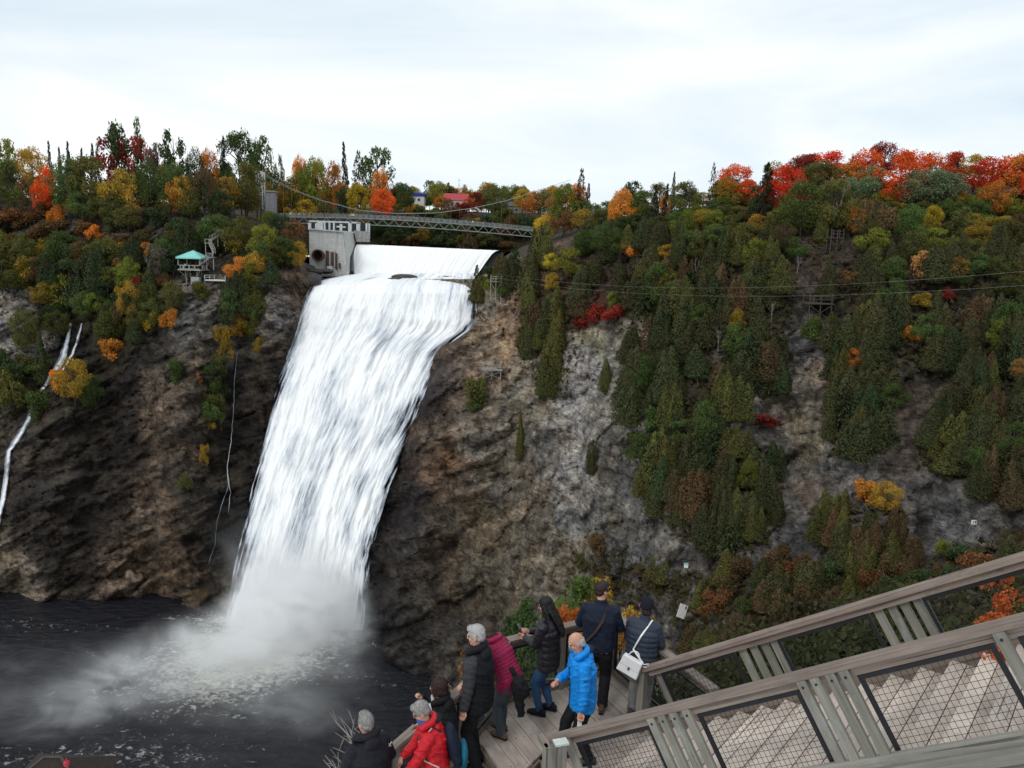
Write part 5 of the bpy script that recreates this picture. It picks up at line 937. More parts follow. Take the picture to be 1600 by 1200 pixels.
# ================================================================== VIEWING PLATFORM AND STAIRS
zp = 81.8; zr = zp+.98
hd = np.array([math.sin(R(129)), math.cos(R(129)), 0]); wd_ = np.array([-hd[1], hd[0], 0]); SL = .662; ph = math.atan(SL)
N0 = G(868, 1147, zr); A_, B_, C_ = G(960, 958, zr), G(791, 999, zr), G(725, 1070, zr)
u2 = np.array([math.sin(R(244)), math.cos(R(244)), 0]); e2_ = np.array([math.sin(R(154)), math.cos(R(154)), 0])
_r = ray(613, 1167); _k = np.dot(C_-[0, 0, CZ], e2_)/np.dot(_r, e2_); D_ = _r*_k+[0, 0, CZ]
print('flight slope', (D_[2]-C_[2])/np.linalg.norm((D_-C_)[:2]), C_, D_)
Wst = float(np.dot(G(1005, 1037, zr)-N0, wd_))
flat = lambda p, z=zp: np.array([p[0], p[1], z])
al = hd*math.cos(ph)+np.array([0, 0, math.sin(ph)]); dn = hd*math.sin(ph)-np.array([0, 0, math.cos(ph)])   # along and square to the slope
M['deckwood'] = wood('weathered_deck_board', (.345, .283, .243), (.43, .36, .31), (1.2, 26, 26), .85, (.22, .19, .17), axes=(e2_, -u2, (0, 0, 1)))
M['tread'] = wood('pale_tread_board', (.53, .445, .38), (.62, .53, .46), (1.2, 24, 24), .85, (.36, .31, .27), axes=(wd_, hd, (0, 0, 1)))
M['railwood'] = wood('grey_brown_rail_timber', (.155, .12, .10), (.28, .225, .19), (1.0, 30, 30), .85, (.10, .085, .075), axes=(al, wd_, dn))
M['balwood'] = wood('green_grey_treated_timber', (.165, .158, .132), (.265, .25, .215), (1.2, 30, 30), .85, (.32, .33, .31), axes=(dn, al, wd_))
M['stringwood'] = wood('dark_stringer_timber', (.17, .135, .11), (.25, .205, .17), (1.0, 26, 26), .85, axes=(al, wd_, dn))
M['beamwood'] = wood('green_grey_beam', (.17, .16, .138), (.27, .255, .225), (1.0, 26, 26), .85, (.32, .33, .31), axes=(al, wd_, dn))
M['riserwood'] = wood('shade_toned_riser_board', (.27, .225, .19), (.36, .305, .265), (1.2, 24, 24), .85, axes=(wd_, hd, (0, 0, 1)))  # darker than the treads: the risers' shade is put into the colour
M['postwood'] = wood('upright_post_timber', (.165, .155, .13), (.265, .245, .21), (1.2, 30, 30), .85, axes=((0, 0, 1), (1, 0, 0), (0, 1, 0)))
top = lambda s, t: N0+hd*s+wd_*t+np.array([0, 0, SL*s])
def s_at(px, t):
    lo, hi = -.3, 6.2
    for _ in range(50):
        m_ = (lo+hi)/2
        if pix(top(m_, t))[0] < px: lo = m_
        else: hi = m_
    return (lo+hi)/2
# deck planks, cut one by one to the outline
RE = G(1118, 1076, zr)
poly = [flat(A_)[:2]+[.0, -.03], flat(B_)[:2]+[.03, 0], np.array([-.33, 9.62]), np.array([.12, 8.62]), np.array([.53, 9.27]), (N0+hd*.1-wd_*.1)[:2], (N0+hd*.1+wd_*(Wst+.05))[:2], flat(RE)[:2]]
def clip(pl, n, c, keep):
    o = []
    for i in range(len(pl)):
        a, b_ = pl[i], pl[(i+1) % len(pl)]; da, db = np.dot(a, n)-c, np.dot(b_, n)-c
        if (da >= 0) == keep: o.append(a)
        if (da >= 0) != (db >= 0): o.append(a+(b_-a)*da/(da-db))
    return o
deck = thing('viewing_platform', 'weathered wooden viewing platform where the visitors stand', 'platform', flat(np.array([.5, 9.8, 0]), zp-.03))
n2 = -u2[:2]; cs_ = [np.dot(p, n2) for p in poly]; c = min(cs_)
while c < max(cs_):
    q = clip(clip(list(poly), n2, c+.004, True), n2, c+.214, False)
    if len(q) >= 3: mb = MB(); mb.prism(q, zp-.04+RNG.uniform(-.003, .003), zp+RNG.uniform(-.003, .003)); o = mb.build('plank', M['deckwood'], deck)
    c += .218
mb = MB(); n_ = len(poly)
for i in range(n_): a, b_ = poly[i], poly[(i+1) % n_]; mb.beam((*a, zp-.19), (*b_, zp-.19), .06, .28)
mb.build('fascia', M['stringwood'], deck)
mb = MB()
for c in np.arange(min(np.dot(p, hd[:2]) for p in poly)+.2, max(np.dot(p, hd[:2]) for p in poly), .5):
    q = [p for p in clip(clip(list(poly), hd[:2], c, True), hd[:2], c+.05, False)]
    if len(q) >= 3: mb.prism(q, zp-.26, zp-.045)
mb.build('joists', M['stringwood'], deck)['kind'] = 'stuff'
mb = MB(); 
for p in poly[:4]+[np.array([1.4, 9.6])]: mb.beam((*p, zp-4.5), (*p, zp-.3), .18, .18)
mb.build('stilts', M['stringwood'], deck)['kind'] = 'stuff'
mb = MB()
for c in np.arange(min(cs_), max(cs_), .218):
    for e in np.arange(-14, 14, .5):
        for k in (.05, .165):
            p = n2*(c+k)+e2_[:2]*e
            if inside(p[0], p[1], [tuple(x) for x in poly]): mb.add([(p[0]+.009*math.cos(a), p[1]+.009*math.sin(a), zp+.0055) for a in np.linspace(0, 6.283, 7)[:6]], [tuple(range(6))])
mb.build('screw_heads', M['black_metal'], deck)['kind'] = 'stuff'
lower = thing('lower_stair', 'wooden steps going down to the left from the platform', 'stair', np.array([-.6, 8.9, zp-.6])); Q0 = np.array([-.33, 9.62, 0])
for k in range(9):
    z0 = zp-.17*(k+1); e0 = .12 if k == 0 else .37
    for d0, d1 in ((.01, .145), (.152, .30)): a = Q0+u2*(.3*k+(d0+d1)/2)+[0, 0, z0-.02]; mb = MB(); mb.beam(a+e2_*e0, a+e2_*2.3, d1-d0, .04); mb.build('tread_board', M['deckwood'], lower, bevel=.004)
    a = Q0+u2*(.3*k+.0)+[0, 0, z0+.075]; mb = MB(); mb.beam(a+e2_*(e0+.01), a+e2_*2.28, .02, .13); mb.build('riser', M['stringwood'], lower)
for e0 in (.33, 2.32): mb = MB(); a, b_ = Q0+u2*.1+e2_*e0+[0, 0, zp-.26], Q0+u2*2.7+e2_*e0+[0, 0, zp-.26-.567*2.6]; mb.beam(a, b_, .05, .3); mb.build('stringer', M['railwood'], lower)
def mesh_panel(parent, o, e1, e2, l1, l2, sp=.052):
    """black framed wire mesh panel: corner o, directions e1 (length l1), e2 (length l2)"""
    nn = nrm(np.cross(e1, e2)); mb = MB(); f = .038
    mb.beam(o+e2*f/2, o+e1*l1+e2*f/2, .03, f, e2); mb.beam(o+e2*(l2-f/2), o+e1*l1+e2*(l2-f/2), .03, f, e2); mb.beam(o+e1*f/2+e2*f, o+e1*f/2+e2*(l2-f), .03, f, e1); mb.beam(o+e1*(l1-f/2)+e2*f, o+e1*(l1-f/2)+e2*(l2-f), .03, f, e1)
    fr_ = mb.build('mesh_panel', M['black_metal'], parent); mb = MB(); r_ = .0032
    for i in range(1, int((l1-2*f)/sp)+1): a = o+e1*(f+i*sp); mb.beam(a+e2*f, a+e2*(l2-f), r_, r_, e1)
    for i in range(1, int((l2-2*f)/sp)+1): a = o+e2*(f+i*sp)+nn*.004; mb.beam(a+e1*f, a+e1*(l1-f), r_, r_, e2)
    w_ = mb.build('wire_mesh', M['black_metal'], fr_); w_['kind'] = 'stuff'
# railing round the platform
pr_ = thing('platform_railing', 'wooden railing with black mesh panels round the far side of the platform', 'railing', flat(A_))
segs = [(RE, A_, 1), (A_, B_, 2), (B_, C_, 1), (C_, D_+(D_-C_)*.9, 2)]
for a, b_, k in segs:
    mb = MB(); t_ = nrm(b_-a); sd_ = nrm(np.cross(t_, (0, 0, 1))); rw = wood('platform_rail_timber', (.18, .145, .12), (.33, .27, .235), (1.0, 30, 30), .85, (.10, .085, .075), axes=(t_, sd_, np.cross(sd_, t_))); mb.beam(a+t_*.002-[0, 0, .022], b_-t_*.002-[0, 0, .022], .145, .044); mb.build('cap_rail', rw, pr_, bevel=.006)
    mb = MB(); mb.beam(a+t_*.06-[0, 0, .09], b_-t_*.06-[0, 0, .09], .045, .088); mb.build('under_rail', M['railwood'], pr_)
    mb = MB(); lo_ = np.array([0, 0, -.92]); mb.beam(a+lo_+t_*.06, b_+lo_-t_*.06, .045, .09); mb.build('bottom_rail', M['railwood'], pr_)
    L_ = np.linalg.norm(b_-a)
    for i in range(k):
        p0, l1 = a-[0, 0, .98]+t_*(L_*i/k+.07), L_/k-.14; mesh_panel(pr_, p0+[0, 0, .11], t_, np.array([0, 0, 1.]), l1, .74)
        if i: q = a+t_*L_*i/k; mb = MB(); mb.beam(q-[0, 0, 1.3], q-[0, 0, .045], .09, .09, t_); mb.build('post', M['postwood'], pr_)
for p in (RE, A_, B_, C_): mb = MB(); mb.beam(flat(p, zp-.4), flat(p, zr-.045), .10, .10, (1, 0, 0)); mb.build('post', M['postwood'], pr_)
# the upper flight
stn = thing('upper_stair', 'pale boarded stair rising from the platform to the right edge', 'stair', N0-[0, 0, 1])
for k in range(23):
    s0 = .25+.27*k; z0 = zp+.18*(k+1)-.005; tl, tr2 = -.02, Wst-.06
    if s0 > 6.1: break
    for j, (d0, d1) in enumerate(((-.03, .112), (.119, .262))):
        a = N0*[1, 1, 0]+hd*(s0+(d0+d1)/2)+[0, 0, z0-.019]; mb = MB(); mb.beam(a+wd_*tl, a+wd_*tr2, d1-d0, .038); mb.build('tread_board', M['tread'], stn, bevel=.004)
    a = N0*[1, 1, 0]+hd*(s0+.012)+[0, 0, z0-.112]; mb = MB(); mb.beam(a+wd_*tl, a+wd_*tr2, .022, .14); mb.build('riser', M['riserwood'], stn)
nos = lambda s, t, off: N0*[1, 1, 0]+hd*s+wd_*t+[0, 0, zp+SL*s]-dn*off     # off: square above the nosing line
for t_, of in ((-.05, -.13), (Wst-.03, .01)):
    mb = MB(); a, b_ = nos(.18, t_, of), nos(6.1, t_, of); mb.beam(a, b_, (.05 if t_ < 0 else .05), (.34 if t_ < 0 else .42), -dn); mb.build('stringer', M['stringwood' if t_ > 0 else 'beamwood'], stn)
def stair_rail(name, label, t, posts, groups, panels, s1, side):
    r_ = thing(name, label, 'railing', top(0, t)-[0, 0, 1])
    mb = MB(); mb.beam(top(-.06, t)-dn*.0+dn*.03, top(s1, t)+dn*.03, .15, .062, -dn); mb.build('cap_rail', M['railwood'], r_, bevel=.008)
    mb = MB(); mb.beam(top(-.02, t)+dn*.098, top(s1, t)+dn*.098, .05, .07, -dn); mb.build('under_rail', M['railwood'], r_)
    mb = MB(); mb.beam(top(.36, t+side*.10)+dn*.92, top(s1, t+side*.10)+dn*.92, .04, .12, -dn); mb.build('bottom_rail', M['beamwood'], r_)
    for px in posts: s = s_at(px, t); p = top(s, t); mb = MB(); mb.beam(flat(p, zp-.3), p+[0, 0, -.07+SL*.02], .10, .10, hd); mb.build('post', M['postwood'], r_)
    for px in groups: s = s_at(px, t)+.03; a = top(s, t+side*.05)+dn*.06; mb = MB(); L_ = min(1.02, (a[2]-zp+.25)/math.cos(ph)); mb.beam(a, a+dn*L_, .045, .088, al); bl = mb.build('baluster', M['balwood'], r_, bevel=.004); mb = MB(); fc = -wd_; p_ = a+dn*.055+fc*.0225; mb.tube([p_, p_+fc*.008], .011, 8); mb.build('bolt', M['black_metal'], bl)
    for x0, x1 in panels:
        s0, s1_ = s_at(x0, t)+.09, s_at(x1, t)-.04; o_ = top(s0, t)+dn*.14; l2 = .72; mesh_panel(r_, o_, al, dn, (s1_-s0)/math.cos(ph), l2)
        for z_ in ():
            pass
    return r_
stair_rail('stair_railing', 'far stair railing with mesh panels ending beside the white handbag', Wst, [1005], [1014, 1144, 1161, 1178, 1193, 1354, 1375, 1394, 1414, 1650], [(1016, 1144), (1193, 1354), (1414, 1650)], 5.6, 1)
stair_rail('stair_railing', 'near stair railing crossing in front of the pale steps', 0, [868], [882, 1012, 1029, 1047, 1066, 1244, 1264, 1288, 1309, 1547, 1720], [(884, 1012), (1066, 1244), (1309, 1547), (1551, 1720)], 5.2, -1)
mb = MB(); a, b_ = nos(.9, -.12, -.36), nos(6.1, -.12, -.36); mb.beam(a, b_, .09, .30, -dn); mb.build('support_beam', M['beamwood'], stn); mb = MB()
for s in np.arange(1.2, 6, .42):
    for q in (-.27, -.40): p = nos(s+(.2 if q < -.3 else 0), -.166, q); mb.tube([p, p-wd_*.018], .017, 8)
mb.build('bolt_heads', M['black_metal'], stn)['kind'] = 'stuff'
# boxed newel below the near railing end
bx = P(866, 1163, 7.75); nw = thing('boxed_newel', 'pale topped boxed timber newel at the foot of the near railing', 'newel', bx-[0, 0, 1.5]); ex = nrm([.95, .30, 0]); ey = np.array([-ex[1], ex[0], 0])
for q, sx in ((-.085, .028), (.085, .05)): mb = MB(); p = bx+ex*q; mb.obox(p-[0, 0, .8], ex*sx, ey*.045, (0, 0, .8)); mb.build('board', M['postwood'], nw, bevel=.004)
mb = MB(); mb.obox(bx+[0, 0, .012]+ex*.075, ex*.075, ey*.055, (0, 0, .012)); mb.build('cap', plain('lichen_pale_wood', (.50, .54, .50), .8, .35, 60), nw); mb = MB(); mb.obox(bx+[0, 0, -.03]-ex*.09+ey*.10, ex*.02, ey*.13, (0, 0, .03)); mb.build('rail_stub', M['postwood'], nw)

# the spur of ground under the platform
hull = [tuple(p) for p in (poly[0], poly[1], poly[2], C_[:2], (D_+(D_-C_)*.5)[:2], np.array([-2.4, 7.4]), np.array([-1.0, 4.5]), np.array([1.5, 1.0]), np.array([7.5, 2.0]), np.array([6.5, 6.6]), (N0+hd*2+wd_*(Wst+.3))[:2], flat(RE)[:2])]
def pdist(x, y):
    if inside(x, y, hull): return 0.0
    m_ = 1e9; p = np.array([x, y])
    for i in range(len(hull)):
        a, b_ = np.array(hull[i]), np.array(hull[(i+1) % len(hull)]); u_ = np.clip(np.dot(p-a, b_-a)/np.dot(b_-a, b_-a), 0, 1); m_ = min(m_, np.linalg.norm(p-a-(b_-a)*u_))
    return m_
xs_ = np.arange(-14, 34, .6); ys_ = np.arange(-14, 34, .6); X, Y = np.meshgrid(xs_, ys_, indexing='ij'); D2 = np.array([[pdist(x, y) for y in ys_] for x in xs_])
Zs = zp-1.15-1.05*D2-.02*D2**2+.35*fbm(np.stack([X/2.2, Y/2.2, 0*X], -1), 4)*np.clip(D2, .2, 3)
sp_me = np_mesh('slope', np.stack([X, Y, Zs], -1).reshape(-1, 3), grid_faces(len(xs_), len(ys_)), True); set_col(sp_me, 'rock', np.clip(np.array([.06, .042, .028])*(1+.8*fbm(np.stack([X, Y, 0*X], -1), 3))[..., None], .01, 1).reshape(-1, 3))
o = link('near_slope', sp_me, None, M['rock']); tag(o, 'steep leaf strewn ground falling away below the platform', None, None, 'structure')
def slope_z(x, y): i, j = int((x+14)/.6), int((y+14)/.6); return float(Zs[min(max(i, 0), len(xs_)-1), min(max(j, 0), len(ys_)-1)])
cp, cn = [], []
for _ in range(9000):
    x, y = RNG.uniform(-5, 7), RNG.uniform(6, 17); d_ = pdist(x, y)
    if d_ < 7: cp.append((x, y, slope_z(x, y)+.04+RNG.uniform(0, .08))); cn.append((0, 0, 1))
for lo, hi, cc in ((0, 3500, (.26, .125, .045)), (3500, 6000, (.33, .20, .06)), (6000, len(cp), (.12, .065, .035))):
    v, f = leaves(np.array(cp[lo:hi]), np.array(cn[lo:hi], float), .075, 1.3, .6, lo); o = link('fallen_leaves', np_mesh('fallen_leaves', v, f), None, M['leaf']); o.color = (*cc, 1); tag(o, 'dry fallen leaves on the ground beyond the railing', None, None, 'stuff')

# plants by the platform
def near_plant(name, label, x, y, ztop, wd, proto, col, cat='shrub', crown='crown', mat='leaf', rz=0, tall=1.25):
    zg = slope_z(x, y)-.05; h_ = max(.2, min(ztop-zg, wd*tall)); z0 = ztop-h_; t_ = thing(name, label, cat, (x, y, zg)); cr_, tr_m = proto
    for nm, me in (('stem' if cat == 'shrub' else 'trunk', tr_m), (crown, cr_)):
        o = bpy.data.objects.new(nm, me); COL.objects.link(o); o.parent = t_; o.location = (0, 0, z0-zg); o.scale = (wd, wd, h_); o.rotation_euler = (0, 0, rz+x*7); o.color = (*col, 1)
    if z0-zg > .15:
        mb = MB(); mb.tube([(0, 0, -.1), (.03, .02, (z0-zg)*.5), (0, 0, z0-zg+.1*h_)], [.03*wd+.006, .02*wd+.005, .015*wd+.003], 6); o = link('stem', mb.mesh('stem'), None, M['bark']); o.parent = t_
    return t_
def finemesh(fn, mat, *a, **k):
    cr_, tr_m = fn(*a, **k)
    if cr_: cr_.materials.append(M[mat])
    tr_m.materials.append(M['bark']); return cr_, tr_m
def bushy(seed, n, leaf):
    return finemesh(bush, 'leaf', seed, n, leaf)
M['fir'] = leafmat('young_spruce_needles', .15, .3, (.05, .09, .02), .3)
def spr(seed):
    cr_, tr_m = spruce(seed, 11000, .5, -.08, .8, leaf=.019); cr_.materials.append(M['fir']); tr_m.materials.append(M['bark']); return cr_, tr_m
def at_plane(px, py, d): return P(px, py, d)
p = at_plane(822, 935, 12.4); near_plant('spruce_sapling', 'bright green spruce sapling beyond the railing beside the magenta jacket', p[0], p[1], p[2], .95, spr(71), (.075, .125, .038), 'tree', mat='fir', tall=1.5)
p = at_plane(795, 962, 12.8); near_plant('spruce_sapling', 'small green spruce shoot left of the bright sapling', p[0], p[1], p[2], .6, spr(72), (.075, .12, .04), 'tree', mat='fir', tall=1.5)
FB = [bushy(80+i, 1000, .052) for i in range(3)]; SPR = [bushy(86+i, 260, .085) for i in range(2)]; FB2 = [finemesh(broad, 'leaf', 90+i, 3200, 24, .5, .1, 1.0, .035, .15) for i in range(2)]
for px, py, d, w_, col, pr0, lab_ in ((890, 905, 14.2, 1.7, (.10, .15, .03), 0, 'tall green leafy shrub between the black puffer coat and navy coat'), (912, 888, 15.0, 1.2, (.09, .14, .03), 1, 'upright green leafy shrub rising behind the navy coat'), (905, 925, 13.6, .95, (.50, .13, .03), 2, 'orange leaved shrub left of the man in the navy coat'), (888, 952, 13.2, .8, (.48, .15, .03), 2, 'small low orange shrub above the platform railing'), (938, 896, 15.4, .6, (.45, .27, .03), 1, 'little yellow shrub above the head of the navy coat man'), (993, 932, 12.6, .7, (.48, .27, .04), 0, 'yellow leaved shrub above the dark beanie'), (972, 955, 12.5, .6, (.50, .24, .05), 2, 'low orange yellow shrub left of the dark beanie'), (1022, 972, 12.0, .45, (.50, .27, .04), 1, 'small yellow sprig right of the dark beanie')):
    p = at_plane(px, py, d); near_plant('leafy_shrub', lab_, p[0], p[1], p[2], w_, FB[pr0], col)
for i, (px, py, d, w_, col, lab_) in enumerate(((800, 1025, 11.6, 1.3, (.075, .10, .03), 'green undergrowth bush behind the mesh left of the blue jeans'), (845, 1012, 12.0, 1.4, (.08, .11, .03), 'green bush behind the mesh beside the blue jeans'), (880, 1010, 12.2, 1.2, (.08, .11, .03), 'green bush behind the mesh between jeans and navy trousers'), (955, 1010, 12.6, 1.3, (.075, .10, .028), 'green bush behind the corner post of the platform'), (1005, 1020, 12.0, 1.2, (.06, .075, .028), 'dull green bush beyond the railing in front of the grey trousers'), (826, 1072, 11.5, .6, (.30, .10, .03), 'rust coloured low bush behind the blue jeans'), (930, 1030, 12.4, .9, (.16, .11, .03), 'olive yellow bush under the railing corner'), (742, 1010, 10.6, .5, (.30, .13, .04), 'orange dry sprig above the rail by the grey haired man'), (716, 1072, 9.9, .5, (.45, .30, .05), 'yellow leaved sprig behind the pointing visitor'), (700, 1062, 9.9, .35, (.42, .36, .24), 'pale dry leaf sprig above the pointing visitor'))):
    p = at_plane(px, py, d); near_plant('leafy_bush', lab_, p[0], p[1], p[2], w_, FB[i % 3], col)
RB = [(1085, 1055, 10.5, 1.6), (1140, 1075, 10.5, 1.7), (1120, 1030, 12.5, 1.8), (1210, 1020, 11.5, 2.0), (1180, 985, 14, 2.2), (1270, 985, 12, 2.2), (1340, 990, 10.5, 2.0), (1300, 950, 14.5, 2.4), (1390, 960, 12, 2.3), (1440, 940, 11, 2.0), (1390, 915, 16, 2.8), (1480, 910, 13, 2.4), (1540, 930, 10, 2.0), (1530, 880, 15, 2.8), (1600, 890, 11, 2.2), (1610, 860, 15, 2.6), (1650, 920, 9, 2), (1480, 975, 9.5, 1.8), (1420, 1010, 9.2, 1.6), (1250, 1050, 9.6, 1.5)]
for i, (px, py, d, w_) in enumerate(RB):
    p = at_plane(px, py, d); dark = [(.05, .06, .02), (.042, .055, .018), (.06, .06, .022), (.055, .045, .022)][i % 4]
    o = near_plant('dark_bush', '%s dark green bush seen through the stair railing, counted from the handbag' % ['first', 'second', 'third', 'fourth', 'fifth', 'sixth', 'seventh', 'eighth', 'ninth', 'tenth', 'eleventh', 'twelfth', 'thirteenth', 'fourteenth', 'fifteenth', 'sixteenth', 'seventeenth', 'eighteenth', 'nineteenth', 'twentieth'][sorted(range(len(RB)), key=lambda q: RB[q][0]).index(i)], p[0], p[1], p[2], w_, FB2[i % 2] if i % 3 else FB[i % 3], dark); o['group'] = 'dark bushes below the stair railing'
for i, (px, py, d, w_, lab_) in enumerate(((1582, 908, 9.2, .36, 'large spray of orange leaves under the far railing at the right edge'), (1568, 862, 10.5, .4, 'orange leaf sprig above the far railing at the right edge'), (1545, 952, 8.9, .22, 'first small orange sprig above the near railing'), (1565, 948, 8.9, .22, 'second small orange sprig above the near railing'), (1592, 1000, 7.2, .6, 'dense orange leaves behind the rightmost mesh panel'), (1150, 1092, 9.6, .3, 'orange sprig behind the mesh above the lower steps'), (1482, 1018, 8.1, .26, 'orange sprig behind the mesh above the upper steps'), (1455, 1030, 8.2, .2, 'tiny red orange sprig beside the far balusters'), (1590, 935, 9.5, .35, 'yellow green sprig under the far railing at right'), (1530, 1000, 8.0, .3, 'yellow green sprig behind the near mesh panel'))):
    p = at_plane(px, py, d); near_plant('maple_sprig', lab_, p[0], p[1], p[2], w_*1.3, SPR[i % 2] if i not in (4,) else FB[i % 3], (.60, .13, .025) if 'orange' in lab_ else (.22, .24, .04))
# bare twigs beside the dark jacket at the lower left
M['twig'] = plain('grey_twig', (.33, .30, .28), .8, .2, 20); r = np.random.default_rng(12)
for q, (roots, lab_) in enumerate(((((575, 1150), (585, 1165)), 'bare grey twigs rising left of the dark jacket head'), (((545, 1200), (560, 1190)), 'low bare twigs at the bottom edge left of the dark jacket'))):
    root = P(roots[0][0], roots[0][1]+34, 8.9); mb = MB(); lines = [(515, 1112), (524, 1128), (532, 1122), (545, 1140), (560, 1118), (546, 1110), (524, 1145), (520, 1168), (598, 1140), (600, 1165)] if q == 0 else [(508, 1180), (520, 1188), (528, 1175), (512, 1195), (540, 1178), (536, 1190)]
    for (tx, ty) in lines:
        e = P(tx, ty, 8.9+r.uniform(-.25, .25)); pts = [root+(e-root)*s+.04*r.normal(size=3)*(s > 0)*(s < 1) for s in (0, .35, .7, 1)]; mb.tube(pts, [.011, .008, .005, .0025], 5)
        for _ in range(2): s = r.uniform(.4, .85); b0_ = root+(e-root)*s; mb.tube([b0_, b0_+(e-root)*.15+.07*r.normal(size=3)], [.004, .002], 4)
    mb.tube([root-[0, 0, 1.6], root], [.02, .012], 6)
    th = thing('bare_shrub', lab_, 'shrub', root-[0, 0, 1.6]); mb.build('twigs', M['twig'], th)
# ================================================================== VISITORS
def fabric(name, c, rough=.75, folds=.5, spec=.2, sheen=0, weave=0):
    m, t, b, o = newmat(name); n = noise(t, 7, 4, .6, stretch=(1, 1, .6), dist=.8); k = ramp(t, n, [(.25, .82), (.75, 1.15)])
    t.links.new(mixc(t, 1, c, k, 'MULTIPLY'), b.inputs['Base Color']); b.inputs['Roughness'].default_value = rough; b.inputs['Specular IOR Level'].default_value = spec
    bump(t, b, math_(t, 'ADD', noise(t, 16, 4, .6, dist=1.2), math_(t, 'MULTIPLY', noise(t, 300, 1), .05)), folds, .025); return m
def hairmat(name, c1, c2):
    m, t, b, o = newmat(name); n = noise(t, 1, 4, .7, stretch=(90, 90, 14), dist=.5); g_ = t.nodes.new('ShaderNodeNewGeometry'); t.links.new(mixc(t, math_(t, 'ADD', math_(t, 'MULTIPLY', n, .5), math_(t, 'MULTIPLY', g_.outputs['Random Per Island'], .55)), c1, c2), b.inputs['Base Color']); b.inputs['Roughness'].default_value = .5; bump(t, b, n, .8, .006); return m
m, t, b, o = newmat('human_skin'); n = noise(t, 25, 4); t.links.new(mixc(t, ramp(t, n, [(.3, 0), (.7, 1)]), (.46, .23, .16), (.58, .32, .235)), b.inputs['Base Color']); b.inputs['Roughness'].default_value = .5; b.inputs['Subsurface Weight'].default_value = .12; b.inputs['Subsurface Radius'].default_value = (.02, .008, .004); M['skin2'] = m
FM = dict(blue=fabric('bright_blue_shell', (.003, .235, .70), .5, .7, .3), navy=fabric('navy_cloth', (.010, .015, .031)), slate=fabric('slate_blue_quilt', (.034, .043, .064), .6, .4), black=fabric('black_cloth', (.010, .010, .012)), ink=fabric('ink_cloth', (.013, .014, .019)), puff=fabric('black_quilt', (.010, .009, .013), .38, .5, .4), mag=fabric('magenta_quilt', (.26, .012, .055), .5, .5), grey=fabric('dark_grey_cloth', (.042, .043, .048)), jeans=fabric('blue_denim', (.028, .068, .15), .85), gtrs=fabric('grey_trousers_cloth', (.055, .068, .082), .8), lgrey=fabric('light_grey_cloth', (.21, .20, .20), .85), red=fabric('red_shell', (.52, .010, .018), .5, .7, .3), scarf=fabric('blue_scarf_cloth', (.05, .10, .30), .9), pale=fabric('pale_scarf_cloth', (.42, .42, .36), .9), brownl=fabric('brown_leather', (.10, .05, .03), .5), strap=fabric('dark_strap', (.045, .026, .018), .6), tanl=fabric('muddy_brown_suede', (.12, .085, .06), .8), white=fabric('white_cloth', (.72, .72, .72), .7), teal=fabric('teal_cloth', (.01, .11, .17), .7), dgrey=fabric('shoe_grey', (.06, .06, .062), .6),
          hgrey=hairmat('silver_hair', (.17, .165, .16), (.66, .64, .62)), hmid=hairmat('grey_hair', (.07, .065, .06), (.42, .40, .38)), hblack=hairmat('black_hair', (.008, .007, .008), (.02, .017, .016)), hbrown=hairmat('brown_hair', (.045, .028, .02), (.09, .06, .045)), hdark=hairmat('dark_brown_hair', (.022, .014, .013), (.045, .028, .024)), hmar=hairmat('maroon_brown_hair', (.028, .010, .010), (.05, .02, .018)), beanie=fabric('dark_knit', (.014, .014, .022), .9, .8))
M['whiteleather'] = plain('white_leather', (.74, .73, .72), .4, .05, 8, .15); M['pink'] = plain('pink_thread', (.75, .12, .32), .6); M['glossblack'] = plain('gloss_black', (.008, .008, .01), .2, .1, 4, 0, 0, .5); M['screen'] = plain('pale_screen', (.45, .55, .68), .2); M['zip'] = plain('black_zip', (.012, .012, .016), .4); M['lip'] = plain('lip', (.36, .12, .10), .5); M['gold'] = plain('dark_brass', (.25, .2, .12), .35, .1, 8, 0, .8)
def remesh(mb, voxel, smooth=3, disp=None, name='m'):
    me = mb.mesh(name); ob = bpy.data.objects.new('tmp', me); COL.objects.link(ob); md = ob.modifiers.new('r', 'REMESH'); md.mode = 'VOXEL'; md.voxel_size = voxel; md.use_smooth_shade = True
    if smooth: s_ = ob.modifiers.new('s', 'SMOOTH'); s_.iterations = smooth; s_.factor = .5
    bpy.context.view_layer.update(); dg = bpy.context.evaluated_depsgraph_get(); r_ = bpy.data.meshes.new_from_object(ob.evaluated_get(dg)); r_.name = name
    bpy.data.objects.remove(ob); bpy.data.meshes.remove(me); r_.materials.clear()
    if disp is not None:
        n = len(r_.vertices); co = np.empty(n*3, np.float32); no = np.empty(n*3, np.float32); r_.vertices.foreach_get('co', co); r_.vertex_normals.foreach_get('vector', no); co = co.reshape(-1, 3); no = no.reshape(-1, 3)
        co += no*disp(co.astype(float), no)[:, None]; r_.vertices.foreach_set('co', co.astype(np.float32).ravel())
    r_.polygons.foreach_set('use_smooth', [True]*len(r_.polygons)); r_.update(); return r_
def folds(a, seed=0): return lambda c, n: a*1.1*(np.clip(ridged(np.stack([c[:, 0]*5+c[:, 2]*3, c[:, 1]*5-c[:, 2]*2, c[:, 2]*9+c[:, 0]*4], -1)+seed, 2), 0, 1)**2-.15)+a*.35*fbm(c*np.array([22, 22, 26.])+seed, 2)
def folds_old(a, seed=0): return lambda c, n: a*(ridged(c*np.array([6, 6, 10.])+seed+c[:, 2:3]*[2.5, 0, 0], 3)-.2)+a*.6*ridged(c*np.array([17, 17, 14.])+seed+3, 2)-a*.2
